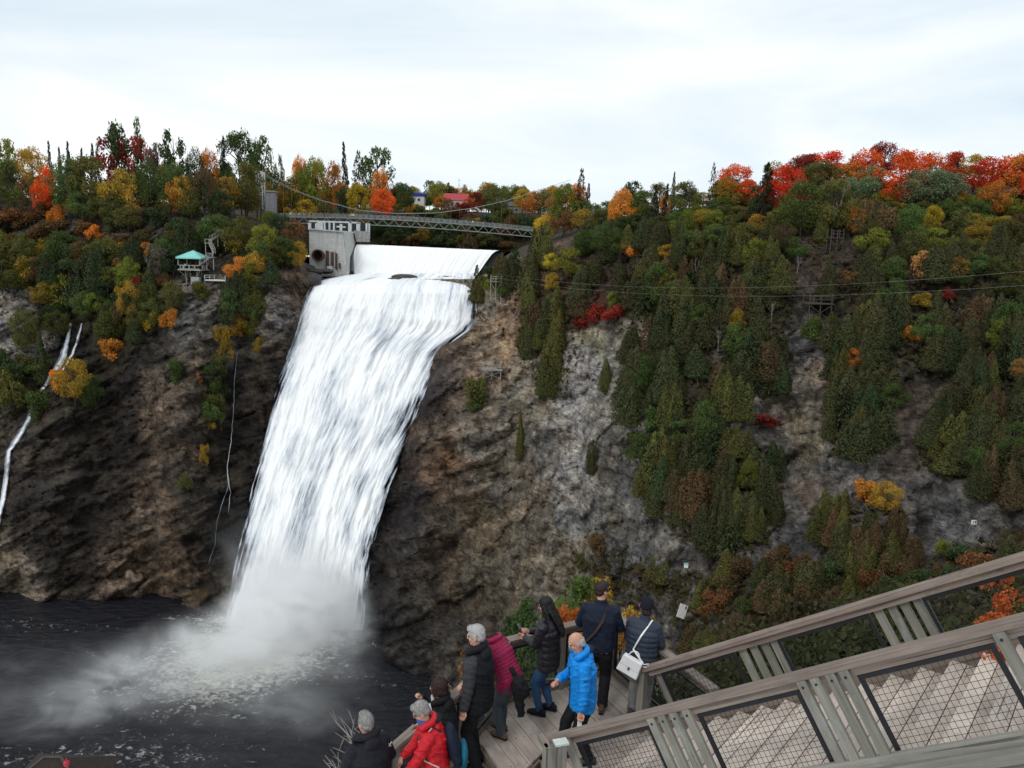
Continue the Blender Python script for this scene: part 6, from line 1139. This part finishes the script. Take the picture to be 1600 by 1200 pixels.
def ik(S_, T_, l1, l2, hint):
    S_, T_ = np.asarray(S_, float), np.asarray(T_, float); d = T_-S_; L_ = min(np.linalg.norm(d), (l1+l2)*.998); t_ = nrm(d); a = (l1*l1-l2*l2+L_*L_)/(2*L_); h_ = math.sqrt(max(0, l1*l1-a*a)); hv = np.asarray(hint, float)-t_*np.dot(hint, t_)
    return S_+t_*a+nrm(hv)*h_, S_+t_*L_
def rotx(a): c, s = math.cos(a), math.sin(a); return np.array([[1, 0, 0], [0, c, -s], [0, s, c]])
def rotz(a): c, s = math.cos(a), math.sin(a); return np.array([[c, -s, 0], [s, c, 0], [0, 0, 1]])
def hand(mb, Wp, dh, pn, sgn, curl):
    dh = nrm(dh); pn = nrm(pn-dh*np.dot(pn, dh)); sd = np.cross(dh, pn)*sgn; Mx = np.stack([sd, dh, pn], 1)
    mb.ball(Wp+dh*.045, (.041, .052, .018), Mx, 12, 8); cs = [curl]*4 if np.isscalar(curl) else curl
    for i, ln in enumerate((.074, .082, .076, .060)):
        b0_ = Wp+dh*(.088-.004*abs(i-1.3))+sd*(1.5-i)*.0205; a = 0; pts = [b0_-dh*.02, b0_]; p = b0_.copy()
        for k, fr_ in enumerate((.46, .31, .23)): a += cs[i]*(.8 if k == 0 else 1.0); p = p+(dh*math.cos(a)-pn*math.sin(a))*ln*fr_; pts.append(p.copy())
        mb.tube(pts, [.0095, .0095, .0088, .0080, .0066], 7)
    tb = Wp+dh*.022+sd*.030; q = np.mean(cs); d1 = nrm(sd*(.75-.35*min(1, q))+dh*.65-pn*(.15+.5*min(1, q))); d2 = nrm(dh*.9+sd*(.15-.5*min(1, q))-pn*.35*min(1.2, q+.2)); mb.tube([tb-sd*.012, tb+d1*.034, tb+d1*.034+d2*.030, tb+d1*.034+d2*.054], [.0125, .0115, .0095, .007], 7)
def tw(root, p): return np.array(root.matrix_world @ Vector(p))
def person(label, foot, az, H=1.75, lean=0., neck=0., yaw=0., pitch=0., wr=None, wl=None, fr_=(.1, .04), fl_=(-.1, -.04), jacket=None, quilt=0, hem=.12, girth=1., trousers='black', shoes='black', hair=('short', 'hmid'), hood=None, sleeve=None, collar=.05, curlR=.5, curlL=1.0, hintR=(.6, -.6, -.5), hintL=(-.6, -.6, -.5), seed=1, nosleevemat=None, hatmat=None, pnR=(0, 0, 1), pnL=(0, 0, 1), dhR=None, dhL=None):
    S_ = H/1.75; root = thing('person', label, 'person', foot, 'visitors on the viewing platform'); root.rotation_euler = (0, 0, -R(az)); root.scale = (S_, S_, S_); bpy.context.view_layer.update()
    inv = root.matrix_world.inverted()
    def tgt(q, dflt):
        if q is None: return np.array(dflt, float)
        return np.array(inv @ Vector(q[1:])) if q[0] == 'w' else np.array(q, float)
    hy = -.28*math.sin(lean); hip = np.array([0, hy, .93]); dv = np.array([0, math.sin(lean), math.cos(lean)]); dv2 = np.array([0, math.sin(lean+neck*.5), math.cos(lean+neck*.5)])
    wa, ch, sh, nk = hip+dv*.17, hip+dv*.36, hip+dv*.36+dv2*.15, hip+dv*.36+dv2*.215
    hc = nk+.155*np.array([0, math.sin(lean+neck), math.cos(lean+neck)]); Mh = rotz(-yaw) @ rotx(-pitch)
    SR, SLf = sh+np.array([.185, 0, -.03]), sh+np.array([-.185, 0, -.03]); WRt, WLt = tgt(wr, (.26, .06, .82)), tgt(wl, (-.26, .06, .82))
    ER, WR = ik(SR, WRt, .29, .265, hintR); EL, WL = ik(SLf, WLt, .29, .265, hintL)
    fR, fL = np.array([fr_[0], fr_[1], .085]), np.array([fl_[0], fl_[1], .085]); hR, hL = hip+[.095, 0, -.02], hip+[-.095, 0, -.02]; KR, AR = ik(hR, fR, .44, .425, (.05, 1, 0)); KL, AL = ik(hL, fL, .44, .425, (-.05, 1, 0))
    # body
    mb = MB(); mb.loft([hip-[0, 0, .1], hip, wa, ch, sh, nk], [.12, .16, .14, .165, .15, .06], [.09, .11, .095, .11, .085, .055]); mb.loft([sh, nk, hc-[0, 0, .02]], [.06, .056, .052], [.06, .058, .056])
    hp = lambda x, y, z: hc+Mh @ np.array([x, y, z])
    mb.ball(hp(0, -.012, .035), (.076, .096, .092), Mh, 16, 12); mb.ball(hp(0, .022, -.042), (.058, .068, .074), Mh, 14, 10); mb.ball(hp(0, .070, -.092), (.026, .02, .022), Mh, 10, 8); mb.ball(hp(0, .098, -.012), (.013, .02, .020), Mh, 10, 8); mb.tube([hp(0, .084, .028), hp(0, .104, -.008)], [.009, .013], 8); mb.ball(hp(0, .078, .036), (.055, .016, .010), Mh, 10, 6)
    for s in (-1, 1): mb.ball(hp(s*.077, -.008, -.006), (.010, .022, .033), Mh, 8, 8); mb.ball(hp(s*.04, .062, -.025), (.02, .02, .02), Mh, 8, 6)
    mb.ball(hp(0, .083, -.056), (.024, .010, .007), Mh, 8, 6); mb.ball(hp(0, .081, -.069), (.02, .010, .007), Mh, 8, 6)
    mb.tube([SR-[.06, 0, 0], SR, ER, WR], [.05, .052, .038, .027], 10); mb.tube([SLf+[.06, 0, 0], SLf, EL, WL], [.05, .052, .038, .027], 10)
    hand(mb, WR, nrm(WR-ER) if dhR is None else np.array(dhR, float), np.array(pnR, float), -1, curlR); hand(mb, WL, nrm(WL-EL) if dhL is None else np.array(dhL, float), np.array(pnL, float), 1, curlL)
    for a, k, f in ((hR, KR, AR), (hL, KL, AL)): mb.tube([a, k, f], [.082, .052, .036], 10); mb.ball(f+[0, .06, -.05], (.04, .11, .03))
    link('body', remesh(mb, .0072, 1, None, 'body'), root, M['skin2'])
    for s in (-1, 1): mb = MB(); mb.ball(hp(s*.032, .079, .014), (.012, .009, .007), Mh, 8, 6); link('eye', mb.mesh('eye', (0, 0, 0), True), root, M['glossblack']); mb = MB(); mb.tube([hp(s*.015, .088, .034), hp(s*.034, .087, .040), hp(s*.052, .074, .034)], .005, 5); link('eyebrow', mb.mesh('eyebrow'), root, FM[hair[1]])
    mb = MB(); mb.ball(hp(0, .091, -.0625), (.02, .004, .0035), Mh, 8, 6); link('mouth', mb.mesh('mouth', (0, 0, 0), True), root, M['lip'])
    # hair
    kind, hm = hair; mb = MB(); hd_ = lambda c, n: .006*ridged(c*np.array([48, 48, 20.]), 3)-.002
    if kind in ('short', 'crop'):
        thk = 0 if kind == 'crop' else .006; mb.ball(hp(0, -.022, .046), (.079+thk, .093+thk, .088+thk), Mh, 18, 12); mb.ball(hp(0, -.055, -.005), (.068+thk, .052+thk, .058+thk), Mh, 16, 10); mb.ball(hp(0, .045, .098), (.058, .042, .03+thk), Mh, 12, 8)
        for s in (-1, 1): mb.ball(hp(s*.066, .004, .03), (.018, .035, .045), Mh, 10, 8)
    elif kind == 'fringe':
        mb.ball(hp(0, -.034, .004), (.0785, .078, .056), Mh, 18, 12); mb.ball(hp(0, -.055, -.03), (.066, .050, .05), Mh, 14, 10)
    elif kind == 'long':
        mb.ball(hp(0, -.022, .045), (.088, .102, .098), Mh, 18, 12); mb.ball(hp(0, -.045, -.03), (.088, .085, .10), Mh, 16, 10); mb.loft([hp(0, -.05, 0), hp(0, -.09, -.12), hp(.01, -.115, -.26), hp(.02, -.125, -.42), hp(.02, -.115, -.50)], [.085, .095, .09, .07, .03], [.05, .045, .04, .035, .015], (1, 0, 0), 14)
        for s in (-1, 1): mb.loft([hp(s*.07, .0, .03), hp(s*.085, .0, -.08), hp(s*.085, -.02, -.2)], [.02, .024, .014], [.045, .045, .03])
    elif kind == 'bob':
        mb.ball(hp(0, -.022, .05), (.092, .106, .098), Mh, 18, 12); mb.ball(hp(0, -.05, -.02), (.09, .08, .09), Mh, 16, 10)
        for s in (-1, 1): mb.ball(hp(s*.076, .01, -.005), (.022, .05, .07), Mh, 10, 8)
    elif kind == 'beanie':
        mb.ball(hp(0, -.05, -.05), (.072, .06, .06), Mh)
    hme = remesh(mb, .007, 2, hd_, 'hair'); n_ = len(hme.vertices); hco = np.empty(n_*3, np.float32); hno = np.empty(n_*3, np.float32); hme.vertices.foreach_get('co', hco); hme.vertex_normals.foreach_get('vector', hno); hco = hco.reshape(-1, 3).astype(float); hno = hno.reshape(-1, 3).astype(float)
    rs_ = np.random.default_rng(seed); pick = rs_.integers(0, n_, 1500 if kind in ('long', 'bob') else 900); dn_ = np.tile(-dv2+np.array([0, -.35, 0]), (len(pick), 1))+.25*rs_.normal(size=(len(pick), 3)); dn_ += hno[pick]*.25
    sv, sf = leaves(hco[pick]+hno[pick]*.002, hno[pick], .0085, 5.0 if kind in ('long', 'bob') else 3.4, .25, seed, dn_)
    old = [tuple(p.vertices) for p in hme.polygons]; me2 = bpy.data.meshes.new('hair'); me2.from_pydata([tuple(x) for x in np.concatenate([hco, sv])], [], old+[tuple(int(y)+n_ for y in x) for x in sf]); me2.polygons.foreach_set('use_smooth', [True]*len(me2.polygons)); link('hair', me2, root, FM[hm])
    if kind == 'beanie':
        mb = MB(); mb.ball(hp(0, -.018, .058), (.096, .112, .108), Mh, 18, 12); mb.loft([hp(0, -.016, .0), hp(0, -.016, .055)], [.098, .099], [.115, .114], Mh @ np.array([1, 0, 0])); link('beanie', remesh(mb, .007, 2, lambda c, n: .003*np.sin(np.arctan2((c-hc)[:, 0], (c-hc)[:, 1])*34), 'beanie'), root, FM['beanie'])
    # trousers and shoes
    mb = MB(); mb.loft([hip-[0, 0, .12], hip-[0, 0, .02], wa-[0, 0, .03]], [.15*girth, .178*girth, .16*girth], [.115, .13, .115]); slim = trousers == 'jeans'
    for a, k, f in ((hR, KR, AR), (hL, KL, AL)): mb.tube([a+[0, 0, .02], a-[0, 0, .1], k, (k+f)/2, f-[0, 0, .01]], [.10, .105, .070 if slim else .080, .062 if slim else .074, .048 if slim else .068], 14)
    link('trousers', remesh(mb, .012, 2, folds(.009, seed), 'trousers'), root, FM[trousers])
    for f in (AR, AL):
        mb = MB(); y0 = f+[0, 0, -.085]; mb.loft([y0+[0, -.095, .045], y0+[0, -.06, .055], y0+[0, .03, .058], y0+[0, .10, .045], y0+[0, .165, .034], y0+[0, .19, .028]], [.03, .042, .045, .050, .044, .02], [.042, .052, .055, .042, .030, .016], (1, 0, 0), 14); mb.tube([y0+[0, -.02, .06], y0+[0, -.02, .13]], [.048, .045], 12)
        sh_ = link('shoe', remesh(mb, .009, 2, None, 'shoe'), root, FM[shoes]); mb = MB(); mb.loft([y0+[0, -.10, .012], y0+[0, 0, .012], y0+[0, .10, .012], y0+[0, .19, .014]], [.036, .042, .052, .022], [.013, .013, .013, .011]); link('sole', mb.mesh('sole'), sh_, M['glossblack'])
    # jacket
    mb = MB(); ms = MB(); g = girth; q = quilt
    def ringed(pts, rx, ry=None, side=(1, 0, 0), n=18, tgt_=mb):
        if not q: return tgt_.loft(pts, rx, ry if ry is not None else rx, side, n)
        pts = np.array(pts); ln = np.concatenate([[0], np.cumsum(np.linalg.norm(np.diff(pts, axis=0), axis=1))]); ns = max(8, int(ln[-1]/q*7)); ss = np.linspace(0, ln[-1], ns); pp_ = np.stack([np.interp(ss, ln, pts[:, i]) for i in range(3)], 1); ry = rx if ry is None else ry; bul = 1+.085*(np.abs(np.sin(np.pi*ss/q))**.6-.5)
        tgt_.loft(list(pp_), np.interp(ss, ln, rx)*bul, np.interp(ss, ln, ry)*bul, side, n)
    hemp = hip-np.array([0, hy*.3, hem]); ringed([hemp, hip+[0, .0, .02], wa, ch, sh-dv2*.0, nk-dv2*.015], np.array([.200, .200, .190, .212, .175, .085])*g, np.array([.150, .152, .148, .158, .12, .075])*g)
    tgs = ms if sleeve else mb
    for Sx, Ex, Wx, s in ((SR, ER, WR, 1), (SLf, EL, WL, -1)): ringed([Sx-np.array([s*.06, 0, .01]), Sx+[0, 0, .005], (Sx+Ex)/2, Ex, (Ex+Wx)/2, Wx-.0*nrm(Wx-Ex)], np.array([.080, .080, .073, .064, .056, .044])*(1+.35*(g-1)), None, (0, 1, .1), 14, tgs)
    if collar: mb.loft([nk-dv2*.04, nk+dv2*collar], [.085, .078], [.082, .078])
    vo = .0085 if q else .011
    jk = link('jacket', remesh(mb, vo, 1 if q else 2, folds(.005 if q else (.016 if jacket in ('blue', 'red') else .011), seed+5), 'jacket'), root, FM[jacket])
    if sleeve: link('sleeves', remesh(ms, .011, 2, folds(.012, seed+9), 'sleeves'), root, FM[sleeve])
    if hood:
        mb = MB(); c0_ = nk+np.array([0, -.055, -.005]); pts = [c0_+np.array([.125*math.sin(a), .085-.115*math.cos(a)*1.0, .035+.03*math.cos(a)-(.03 if abs(a) > 1.6 else 0)]) for a in np.linspace(-2.2, 2.2, 13)]; mb.tube(pts, [.03]+[.042]*11+[.03], 10); mb.ball(c0_+[0, -.055, -.04], (.12, .062, .085)); link('hood', remesh(mb, .010, 3, folds(.006, seed+2), 'hood'), root, FM[hood[0]])
        if len(hood) > 1: mb = MB(); mb.ball(c0_+[0, -.045, .058], (.105, .085, .034)); link('hood_lining', remesh(mb, .01, 2, folds(.004, 3), 'hood_lining'), root, FM[hood[1]])
    zs = [nk+[0, .078, -.03], ch+np.array([0, .158*g+.004, 0]), wa+np.array([0, .148*g+.006, 0]), hemp+np.array([0, .152*g+.004, .02])]; mb = MB(); mb.tube(zs, .006, 5); link('zip', mb.mesh('zip'), jk, M['zip'])
    root['_k'] = 0; del root['_k']
    return root, dict(hip=hip, wa=wa, ch=ch, sh=sh, nk=nk, hc=hc, hp=hp, Mh=Mh, WR=WR, WL=WL, ER=ER, EL=EL, SR=SR, SL=SLf, KR=KR, KL=KL)
def top_level(name, mb, mat, label, cat, smooth=True, bevel=0):
    o = mb.build(name, mat, None, smooth, bevel); return tag(o, label, cat)
def on_head(px, py, floor, H):           # feet position for a head top seen at (px, py)
    p = G(px, py, floor+H); return np.array([p[0], p[1], floor])

# 1 blue jacket
ft = G(904, 1188, zp); r1, j = person('bald man in bright blue rain jacket walking across the platform', ft, 258, 1.70, .06, .30, .15, .50, wr=(.10, .30, 1.10), wl=(-.30, .10, .83), fr_=(.10, .20), fl_=(-.10, -.10), jacket='blue', hem=.17, girth=1.12, trousers='black', shoes='dgrey', hair=('fringe', 'hgrey'), hood=('blue', 'navy'), curlL=1.25, curlR=.9, seed=3, pnL=(1, 0, 0), pnR=(0, -.3, 1), collar=.03)
jk = [o for o in r1.children if o.name.startswith('jacket')][0]
mb = MB(); c_ = j['SL']*.45+j['EL']*.55+np.array([-.072, .01, 0]); mb.tube([c_+np.array([0, .022*math.cos(a), .022*math.sin(a)]) for a in np.linspace(0, 6.283, 15)], .005, 5); mb.tube([c_+[0, 0, -.012], c_+[0, 0, .012]], .004, 4); link('sleeve_emblem', mb.mesh('sleeve_emblem'), jk, M['zip'])
mb = MB(); mb.tube([j['wa']+[-.205, .075, .06], j['wa']+[-.215, .095, -.05], j['hip']+[-.21, .10, .01]], .012, 6); link('pocket', mb.mesh('pocket'), jk, FM['navy'])
cm = tw(r1, j['WR']+[-.02, .11, -.01]); mb = MB(); mb.box(cm, (.11, .05, .075), .3); mb.tube([cm, cm+[-.06, -.03, -.005]], .03, 12); top_level('camera', mb, M['glossblack'], 'small black camera in the hand of the blue jacket man', 'camera', False)
lf = tw(r1, j['WL']+[.0, .01, -.14]); mb = MB(); mb.add([lf+[-.025, 0, .05], lf+[.025, .01, .05], lf+[.03, .01, -.07], lf+[-.03, 0, -.07], lf+[-.025, .006, .05], lf+[.025, .016, .05], lf+[.03, .016, -.07], lf+[-.03, .006, -.07]], [(0, 1, 2, 3), (7, 6, 5, 4), (0, 4, 5, 1), (1, 5, 6, 2), (2, 6, 7, 3), (3, 7, 4, 0)]); top_level('leaflet', mb, M['white'], 'folded white leaflet held low by the blue jacket man', 'leaflet', False)
# 2 navy jacket
ft = G(930, 1106, zp); r2, j = person('dark haired man in navy jacket seen from behind at the corner rail', ft, 14, 1.82, .10, .1, .6, .15, wr=(.24, .36, 1.05), wl=(-.26, .36, 1.06), fr_=(.10, -.06), fl_=(-.11, .04), jacket='navy', hem=.02, girth=1.10, trousers='black', shoes='brownl', hair=('crop', 'hdark'), seed=8, collar=.045, hintR=(.45, -.5, -.8), hintL=(-.45, -.5, -.8), curlR=.5, curlL=.5)
mb = MB(); mb.loft([j['hip']+[0, 0, -.055], j['hip']+[0, 0, .01]], [.192, .192], [.142, .142]); link('shirt_hem', mb.mesh('shirt_hem', (0, 0, 0), True), r2, FM['white'])
pts = [tw(r2, q) for q in (j['sh']+[.10, .06, .055], j['sh']+[.105, -.05, .05], j['ch']+[.06, -.19, .05], j['wa']+[-.03, -.185, .08], j['hip']+[-.16, -.15, .08], j['hip']+[-.23, .0, .0])]; mb = MB()
mb.loft(pts, [.022]*6, [.005]*6, tuple(nrm(pts[4]-pts[1])[[1, 0, 2]])); top_level('bag_strap', mb, FM['strap'], 'dark brown shoulder strap across the navy jacket back', 'strap')
# 3 white handbag
ft = G(996, 1113, zp)+[0, -.05, 0]; r3, j = person('visitor in slate blue jacket and dark beanie leaning at the rail', ft, 28, 1.64, .12, .25, -.35, .2, wr=(.18, .34, 1.02), wl=(-.18, .34, 1.02), fr_=(.09, .0), fl_=(-.09, -.05), jacket='slate', quilt=.075, hem=.10, girth=1.18, trousers='lgrey', shoes='dgrey', hair=('beanie', 'hdark'), seed=12, hintR=(.5, -.4, -.8), hintL=(-.5, -.4, -.8))
pc = j['hp'](-.098, -.02, .035); mb = MB(); mb.tube([pc+np.array([-.004, .022*math.sin(a)*(.6 if a > 3.1 else 1), .03*math.cos(a)]) for a in np.linspace(.5, 5.8, 12)], .005, 5); link('ribbon_emblem', mb.mesh('ribbon_emblem'), [o for o in r3.children if o.name.startswith('beanie')][0], M['pink'])
hb = P(985, 1040, 9.78); bx_ = nrm([.86, -.42, -.32]); bz = nrm(np.array([.30, .0, .95])-bx_*np.dot([.30, .0, .95], bx_)); by = np.cross(bz, bx_); bag = thing('handbag', 'white structured handbag hanging on its strap behind the slate jacket', 'handbag', hb-bz*.12)
mb = MB(); wq = lambda sx, sy, sz, k: hb+bx_*sx*.15*k+by*sy*(.062 if sz < 0 else .045)+bz*sz*.115; mb.hull8([wq(-1, -1, -1, 1), wq(1, -1, -1, 1), wq(1, -1, 1, .88), wq(-1, -1, 1, .88)], [wq(-1, 1, -1, 1), wq(1, 1, -1, 1), wq(1, 1, 1, .88), wq(-1, 1, 1, .88)]); mb.build('body', M['whiteleather'], bag, bevel=.012)
mb = MB(); mb.obox(hb+bz*.05-by*.056, bx_*.136, by*.006, bz*.062); mb.build('flap', M['whiteleather'], bag, bevel=.004); mb = MB(); mb.obox(hb-bz*.02-by*.066, bx_*.012, by*.006, bz*.018); mb.tube([hb-bz*.03-by*.07+(bx_*math.cos(a)+bz*math.sin(a))*.012 for a in np.linspace(0, 6.28, 9)], .0035, 5); mb.build('clasp', M['gold'], bag)
mb = MB(); mb.tube([hb+bx_*(.075*math.cos(a))+bz*(.112+.10*math.sin(a)) for a in np.linspace(0, math.pi, 12)], .008, 8); mb.build('handle', M['whiteleather'], bag, True); mb = MB(); mb.tube([hb+bx_*.14+bz*.10, hb+bx_*.20+bz*.15, hb+bx_*.21+bz*.10, hb+bx_*.15+bz*.075], .007, 6); mb.build('strap_end', M['whiteleather'], bag, True)
sp3 = [hb+bx_*.135+bz*.115, tw(r3, j['wa']+[-.06, -.205, .02]), tw(r3, j['ch']+[.03, -.205, .04]), tw(r3, j['sh']+[.10, -.12, .03]), tw(r3, j['sh']+[.12, -.01, .075]), tw(r3, j['ch']+[.10, .19, .06])]; mb = MB(); mb.loft(sp3, [.013]*6, [.004]*6, tuple(np.cross(nrm(sp3[3]-sp3[0]), nrm(tw(r3, [0, 1, 0])-tw(r3, [0, 0, 0]))))); mb.build('strap', M['whiteleather'], bag)
# 4 black quilted coat
ft = G(852, 1114, zp); r4, j = person('long black haired woman in black quilted coat and jeans looking at a phone', ft, 292, 1.66, .05, .15, -.05, .35, wr=(.07, .33, 1.18), wl=(-.06, .34, 1.14), fr_=(.10, -.04), fl_=(-.10, .06), jacket='puff', quilt=.10, hem=.20, girth=1.08, trousers='jeans', shoes='black', hair=('long', 'hblack'), seed=15, collar=.075, curlR=.7, curlL=.7, pnR=(-1, 0, .3), pnL=(1, 0, .3))
ph_ = tw(r4, (j['WR']+j['WL'])/2+[0, .10, .05]); mb = MB(); ca = nrm(tw(r4, [0, 1, 0])-tw(r4, [0, 0, 0])); mb.obox(ph_, np.cross(ca, (0, 0, 1))*.037, nrm(ca*.5+np.array([0, 0, .8]))*.075, nrm(ca*.8-np.array([0, 0, .5]))*.005); top_level('phone', mb, M['glossblack'], 'black phone held by the woman in the black quilted coat', 'phone', False)
# 5 magenta jacket
ft = G(782, 1146, zp); r5, j = person('woman in magenta quilted jacket bending over the rail behind grey haired man', ft, 305, 1.58, .52, .35, 0, .2, wr=(.22, .52, .98), wl=(-.24, .38, .84), fr_=(.09, .05), fl_=(-.09, -.08), jacket='mag', quilt=.05, hem=.16, girth=1.04, trousers='gtrs', shoes='tanl', hair=('bob', 'hbrown'), seed=21, hood=('mag',), curlL=.9)
mb = MB(); bk_ = tw(r5, j['hip']+[-.13, -.24, .02]); mb.ball(bk_, (.10, .09, .14)); mb.ball(bk_+[.07, .0, -.06], (.07, .08, .12)); mb.loft([bk_+[-.02, 0, .05], bk_+[.0, 0, -.15], bk_+[.03, 0, -.30], bk_+[.05, .0, -.42]], [.08, .07, .055, .045], [.07, .06, .045, .04]); mb.tube([bk_+[-.04, .02, .10], bk_+[-.10, .05, .22]], .03, 8); me = remesh(mb, .012, 2, folds(.018, 4), 'shoulder_bag'); o = link('shoulder_bag', me, None, FM['black']); tag(o, 'soft black bag hanging at the back of the magenta jacket', 'bag')
# 6 grey haired man in black and grey
ft = on_head(747, 982, zp-.17, 1.86); ft[:2] += [.02, -.02]; wrl = C_+(B_-C_)*.02+np.array([.02, -.03, .02]); r6, j = person('silver haired man in black jacket with grey sleeves holding the rail', ft, 292, 1.86, .04, .10, -.15, .22, wr=('w', *wrl), wl=(-.27, .05, .86), fr_=(.10, .05), fl_=(-.1, -.05), jacket='black', sleeve='grey', hem=.14, girth=1.12, trousers='black', shoes='black', hair=('short', 'hgrey'), seed=25, hood=('black',), curlL=1.2, curlR=.7, pnL=(1, 0, 0), pnR=(0, 0, 1))
# 7 pointing visitor
ft = on_head(694, 1066, zp-.52, 1.68); tip = P(658, 1090, ft[1]+.10); r7, j = person('dark haired visitor pointing towards the falls with a phone in hand', ft, 288, 1.68, .12, .1, 0, .1, wr=('w', *tip), wl=('w', *P(674, 1112, ft[1]-.12)), jacket='black', hem=.14, girth=1.08, trousers='black', shoes='black', hair=('bob', 'hmar'), seed=31, hood=('black',), curlR=[.05, 1.2, 1.25, 1.3], curlL=.7, hintR=(.6, -.2, -.8), pnR=(0, 0, 1))
mb = MB(); nb = j['nk']+[0, -.02, .03]; mb.tube([nb+np.array([.095*math.sin(a), .03+.09*math.cos(a), -.0+.02*math.cos(2*a)]) for a in np.linspace(0, 6.283, 15)], .026, 8); link('scarf', remesh(mb, .01, 2, folds(.008, 2), 'scarf'), r7, FM['pale'])
pq = P(667, 1106, ft[1]-.16); u_ = nrm([.9, .3, .15]); v_ = nrm(np.cross([.2, -.75, .6], u_)); w_ = np.cross(u_, v_); mb = MB(); mb.obox(pq, u_*.05, v_*.038, w_*.005); ph7 = thing('phone', 'white and blue phone held out below the pointing arm', 'phone', pq-[0, 0, .05]); mb.build('case', M['white'], ph7, bevel=.004); mb = MB(); mb.obox(pq+w_*.006, u_*.042, v_*.03, w_*.001); mb.obox(pq-w_*.006, u_*.042, v_*.03, w_*.001); mb.build('screen', M['screen'], ph7); mb = MB(); mb.obox(pq+np.array([.035, 0, -.055]), u_*.03, v_*.035, w_*.012); mb.build('blue_sleeve', plain('blue_plastic', (.02, .06, .42), .4), ph7)
# 8 red jacket
ft = on_head(678, 1103, zp-.34, 1.60); r8, j = person('grey haired man in red jacket and blue scarf looking down', ft, 262, 1.65, .12, .38, 0, .55, wr=(.16, .36, .95), wl=(-.18, .34, .90), jacket='red', hem=.14, girth=1.12, trousers='black', shoes='black', hair=('short', 'hmid'), seed=35, hood=('red', 'black'), collar=.04, curlL=.8, curlR=.8)
mb = MB(); nb = j['nk']+[0, .02, .03]; mb.tube([nb+np.array([.08*math.sin(a), .0+.085*math.cos(a), .012*math.cos(3*a)]) for a in np.linspace(0, 6.283, 17)], .03, 8); link('scarf', remesh(mb, .01, 2, folds(.008, 2), 'scarf'), r8, FM['scarf'])
mb = MB(); hp = j['hp']
for s in (-1, 1): mb.tube([hp(s*(.034+.024*math.cos(a)), .098, .012+.018*math.sin(a)) for a in np.linspace(0, 6.283, 13)], .0025, 5); mb.tube([hp(s*.058, .094, .016), hp(s*.082, -.005, .012)], .0025, 5)
mb.tube([hp(-.01, .102, .016), hp(.01, .102, .016)], .0025, 5); link('glasses', mb.mesh('glasses'), r8, M['glossblack'])
bp_ = [tw(r8, q) for q in (j['hip']+[0, -.27, .05], j['sh']+[0, -.24, -.04])]; ux_ = nrm(tw(r8, [1, 0, 0])-tw(r8, [0, 0, 0])); pk = thing('backpack', 'navy backpack with teal lower panel on the red jacket back', 'backpack', bp_[0]-[0, 0, .05])
mb = MB(); mb.loft([bp_[0]-[0, 0, .04], bp_[0]+(bp_[1]-bp_[0])*.15, (bp_[0]+bp_[1])/2, bp_[1]-(bp_[1]-bp_[0])*.1, bp_[1]+[0, 0, .04]], [.11, .155, .16, .14, .07], [.05, .08, .08, .065, .04], ux_); me = remesh(mb, .012, 2, folds(.008, 7), 'bag'); me.transform(Matrix.Translation(-Vector(_off(pk)))); link('bag', me, pk, FM['navy'])
mb = MB(); fw = nrm(tw(r8, [0, 1, 0])-tw(r8, [0, 0, 0])); c_ = bp_[0]+(bp_[1]-bp_[0])*.25-fw*.09; mb.loft([c_-[0, 0, .14], c_, c_+[0, 0, .10]], [.12, .135, .11], [.045, .05, .03], ux_); mb.build('teal_pocket', FM['teal'], pk, True)
for s in (-1, 1):
    q = [tw(r8, x) for x in (j['sh']+[s*.10, -.14, .0], j['sh']+[s*.115, -.03, .072], j['ch']+[s*.125, .165, .05], j['wa']+[s*.16, .12, .02], j['wa']+[s*.20, -.05, -.05])]; mb = MB(); mb.loft(q, [.022]*5, [.007]*5, ux_); mb.build('strap', FM['navy'], pk)
    if s < 0: mb = MB(); q2 = [x-fw*0+ux_*-.028 for x in q[1:]]; mb.tube(q2, .009, 6); mb.build('strap_piping', FM['pale'], pk)
# 9 dark jacket at the lower left
ft = on_head(576, 1124, zp-.60, 1.74); r9, j = person('grey cropped man in dark navy jacket seen from behind at bottom left', ft, 318, 1.76, .06, .12, .1, .08, wr=(.30, .26, 1.0), wl=(-.26, .22, .95), jacket='ink', hem=.14, girth=1.22, trousers='black', shoes='black', hair=('crop', 'hmid'), seed=41, hood=('ink',), collar=.06)
lc = j['SR']*.75+j['ER']*.25+np.array([.02, -.088, .01]); mb = MB(); mb.beam(lc+[-.02, 0, -.022], lc+[.02, 0, .022], .006, .006); mb.beam(lc+[.018, -.002, -.022], lc+[-.014, -.002, .022], .006, .006); mb.beam(lc+[.012, 0, .026], lc+[.026, 0, .026], .006, .006); link('shoulder_emblem', mb.mesh('shoulder_emblem'), [o for o in r9.children if o.name.startswith('jacket')][0], M['white'])
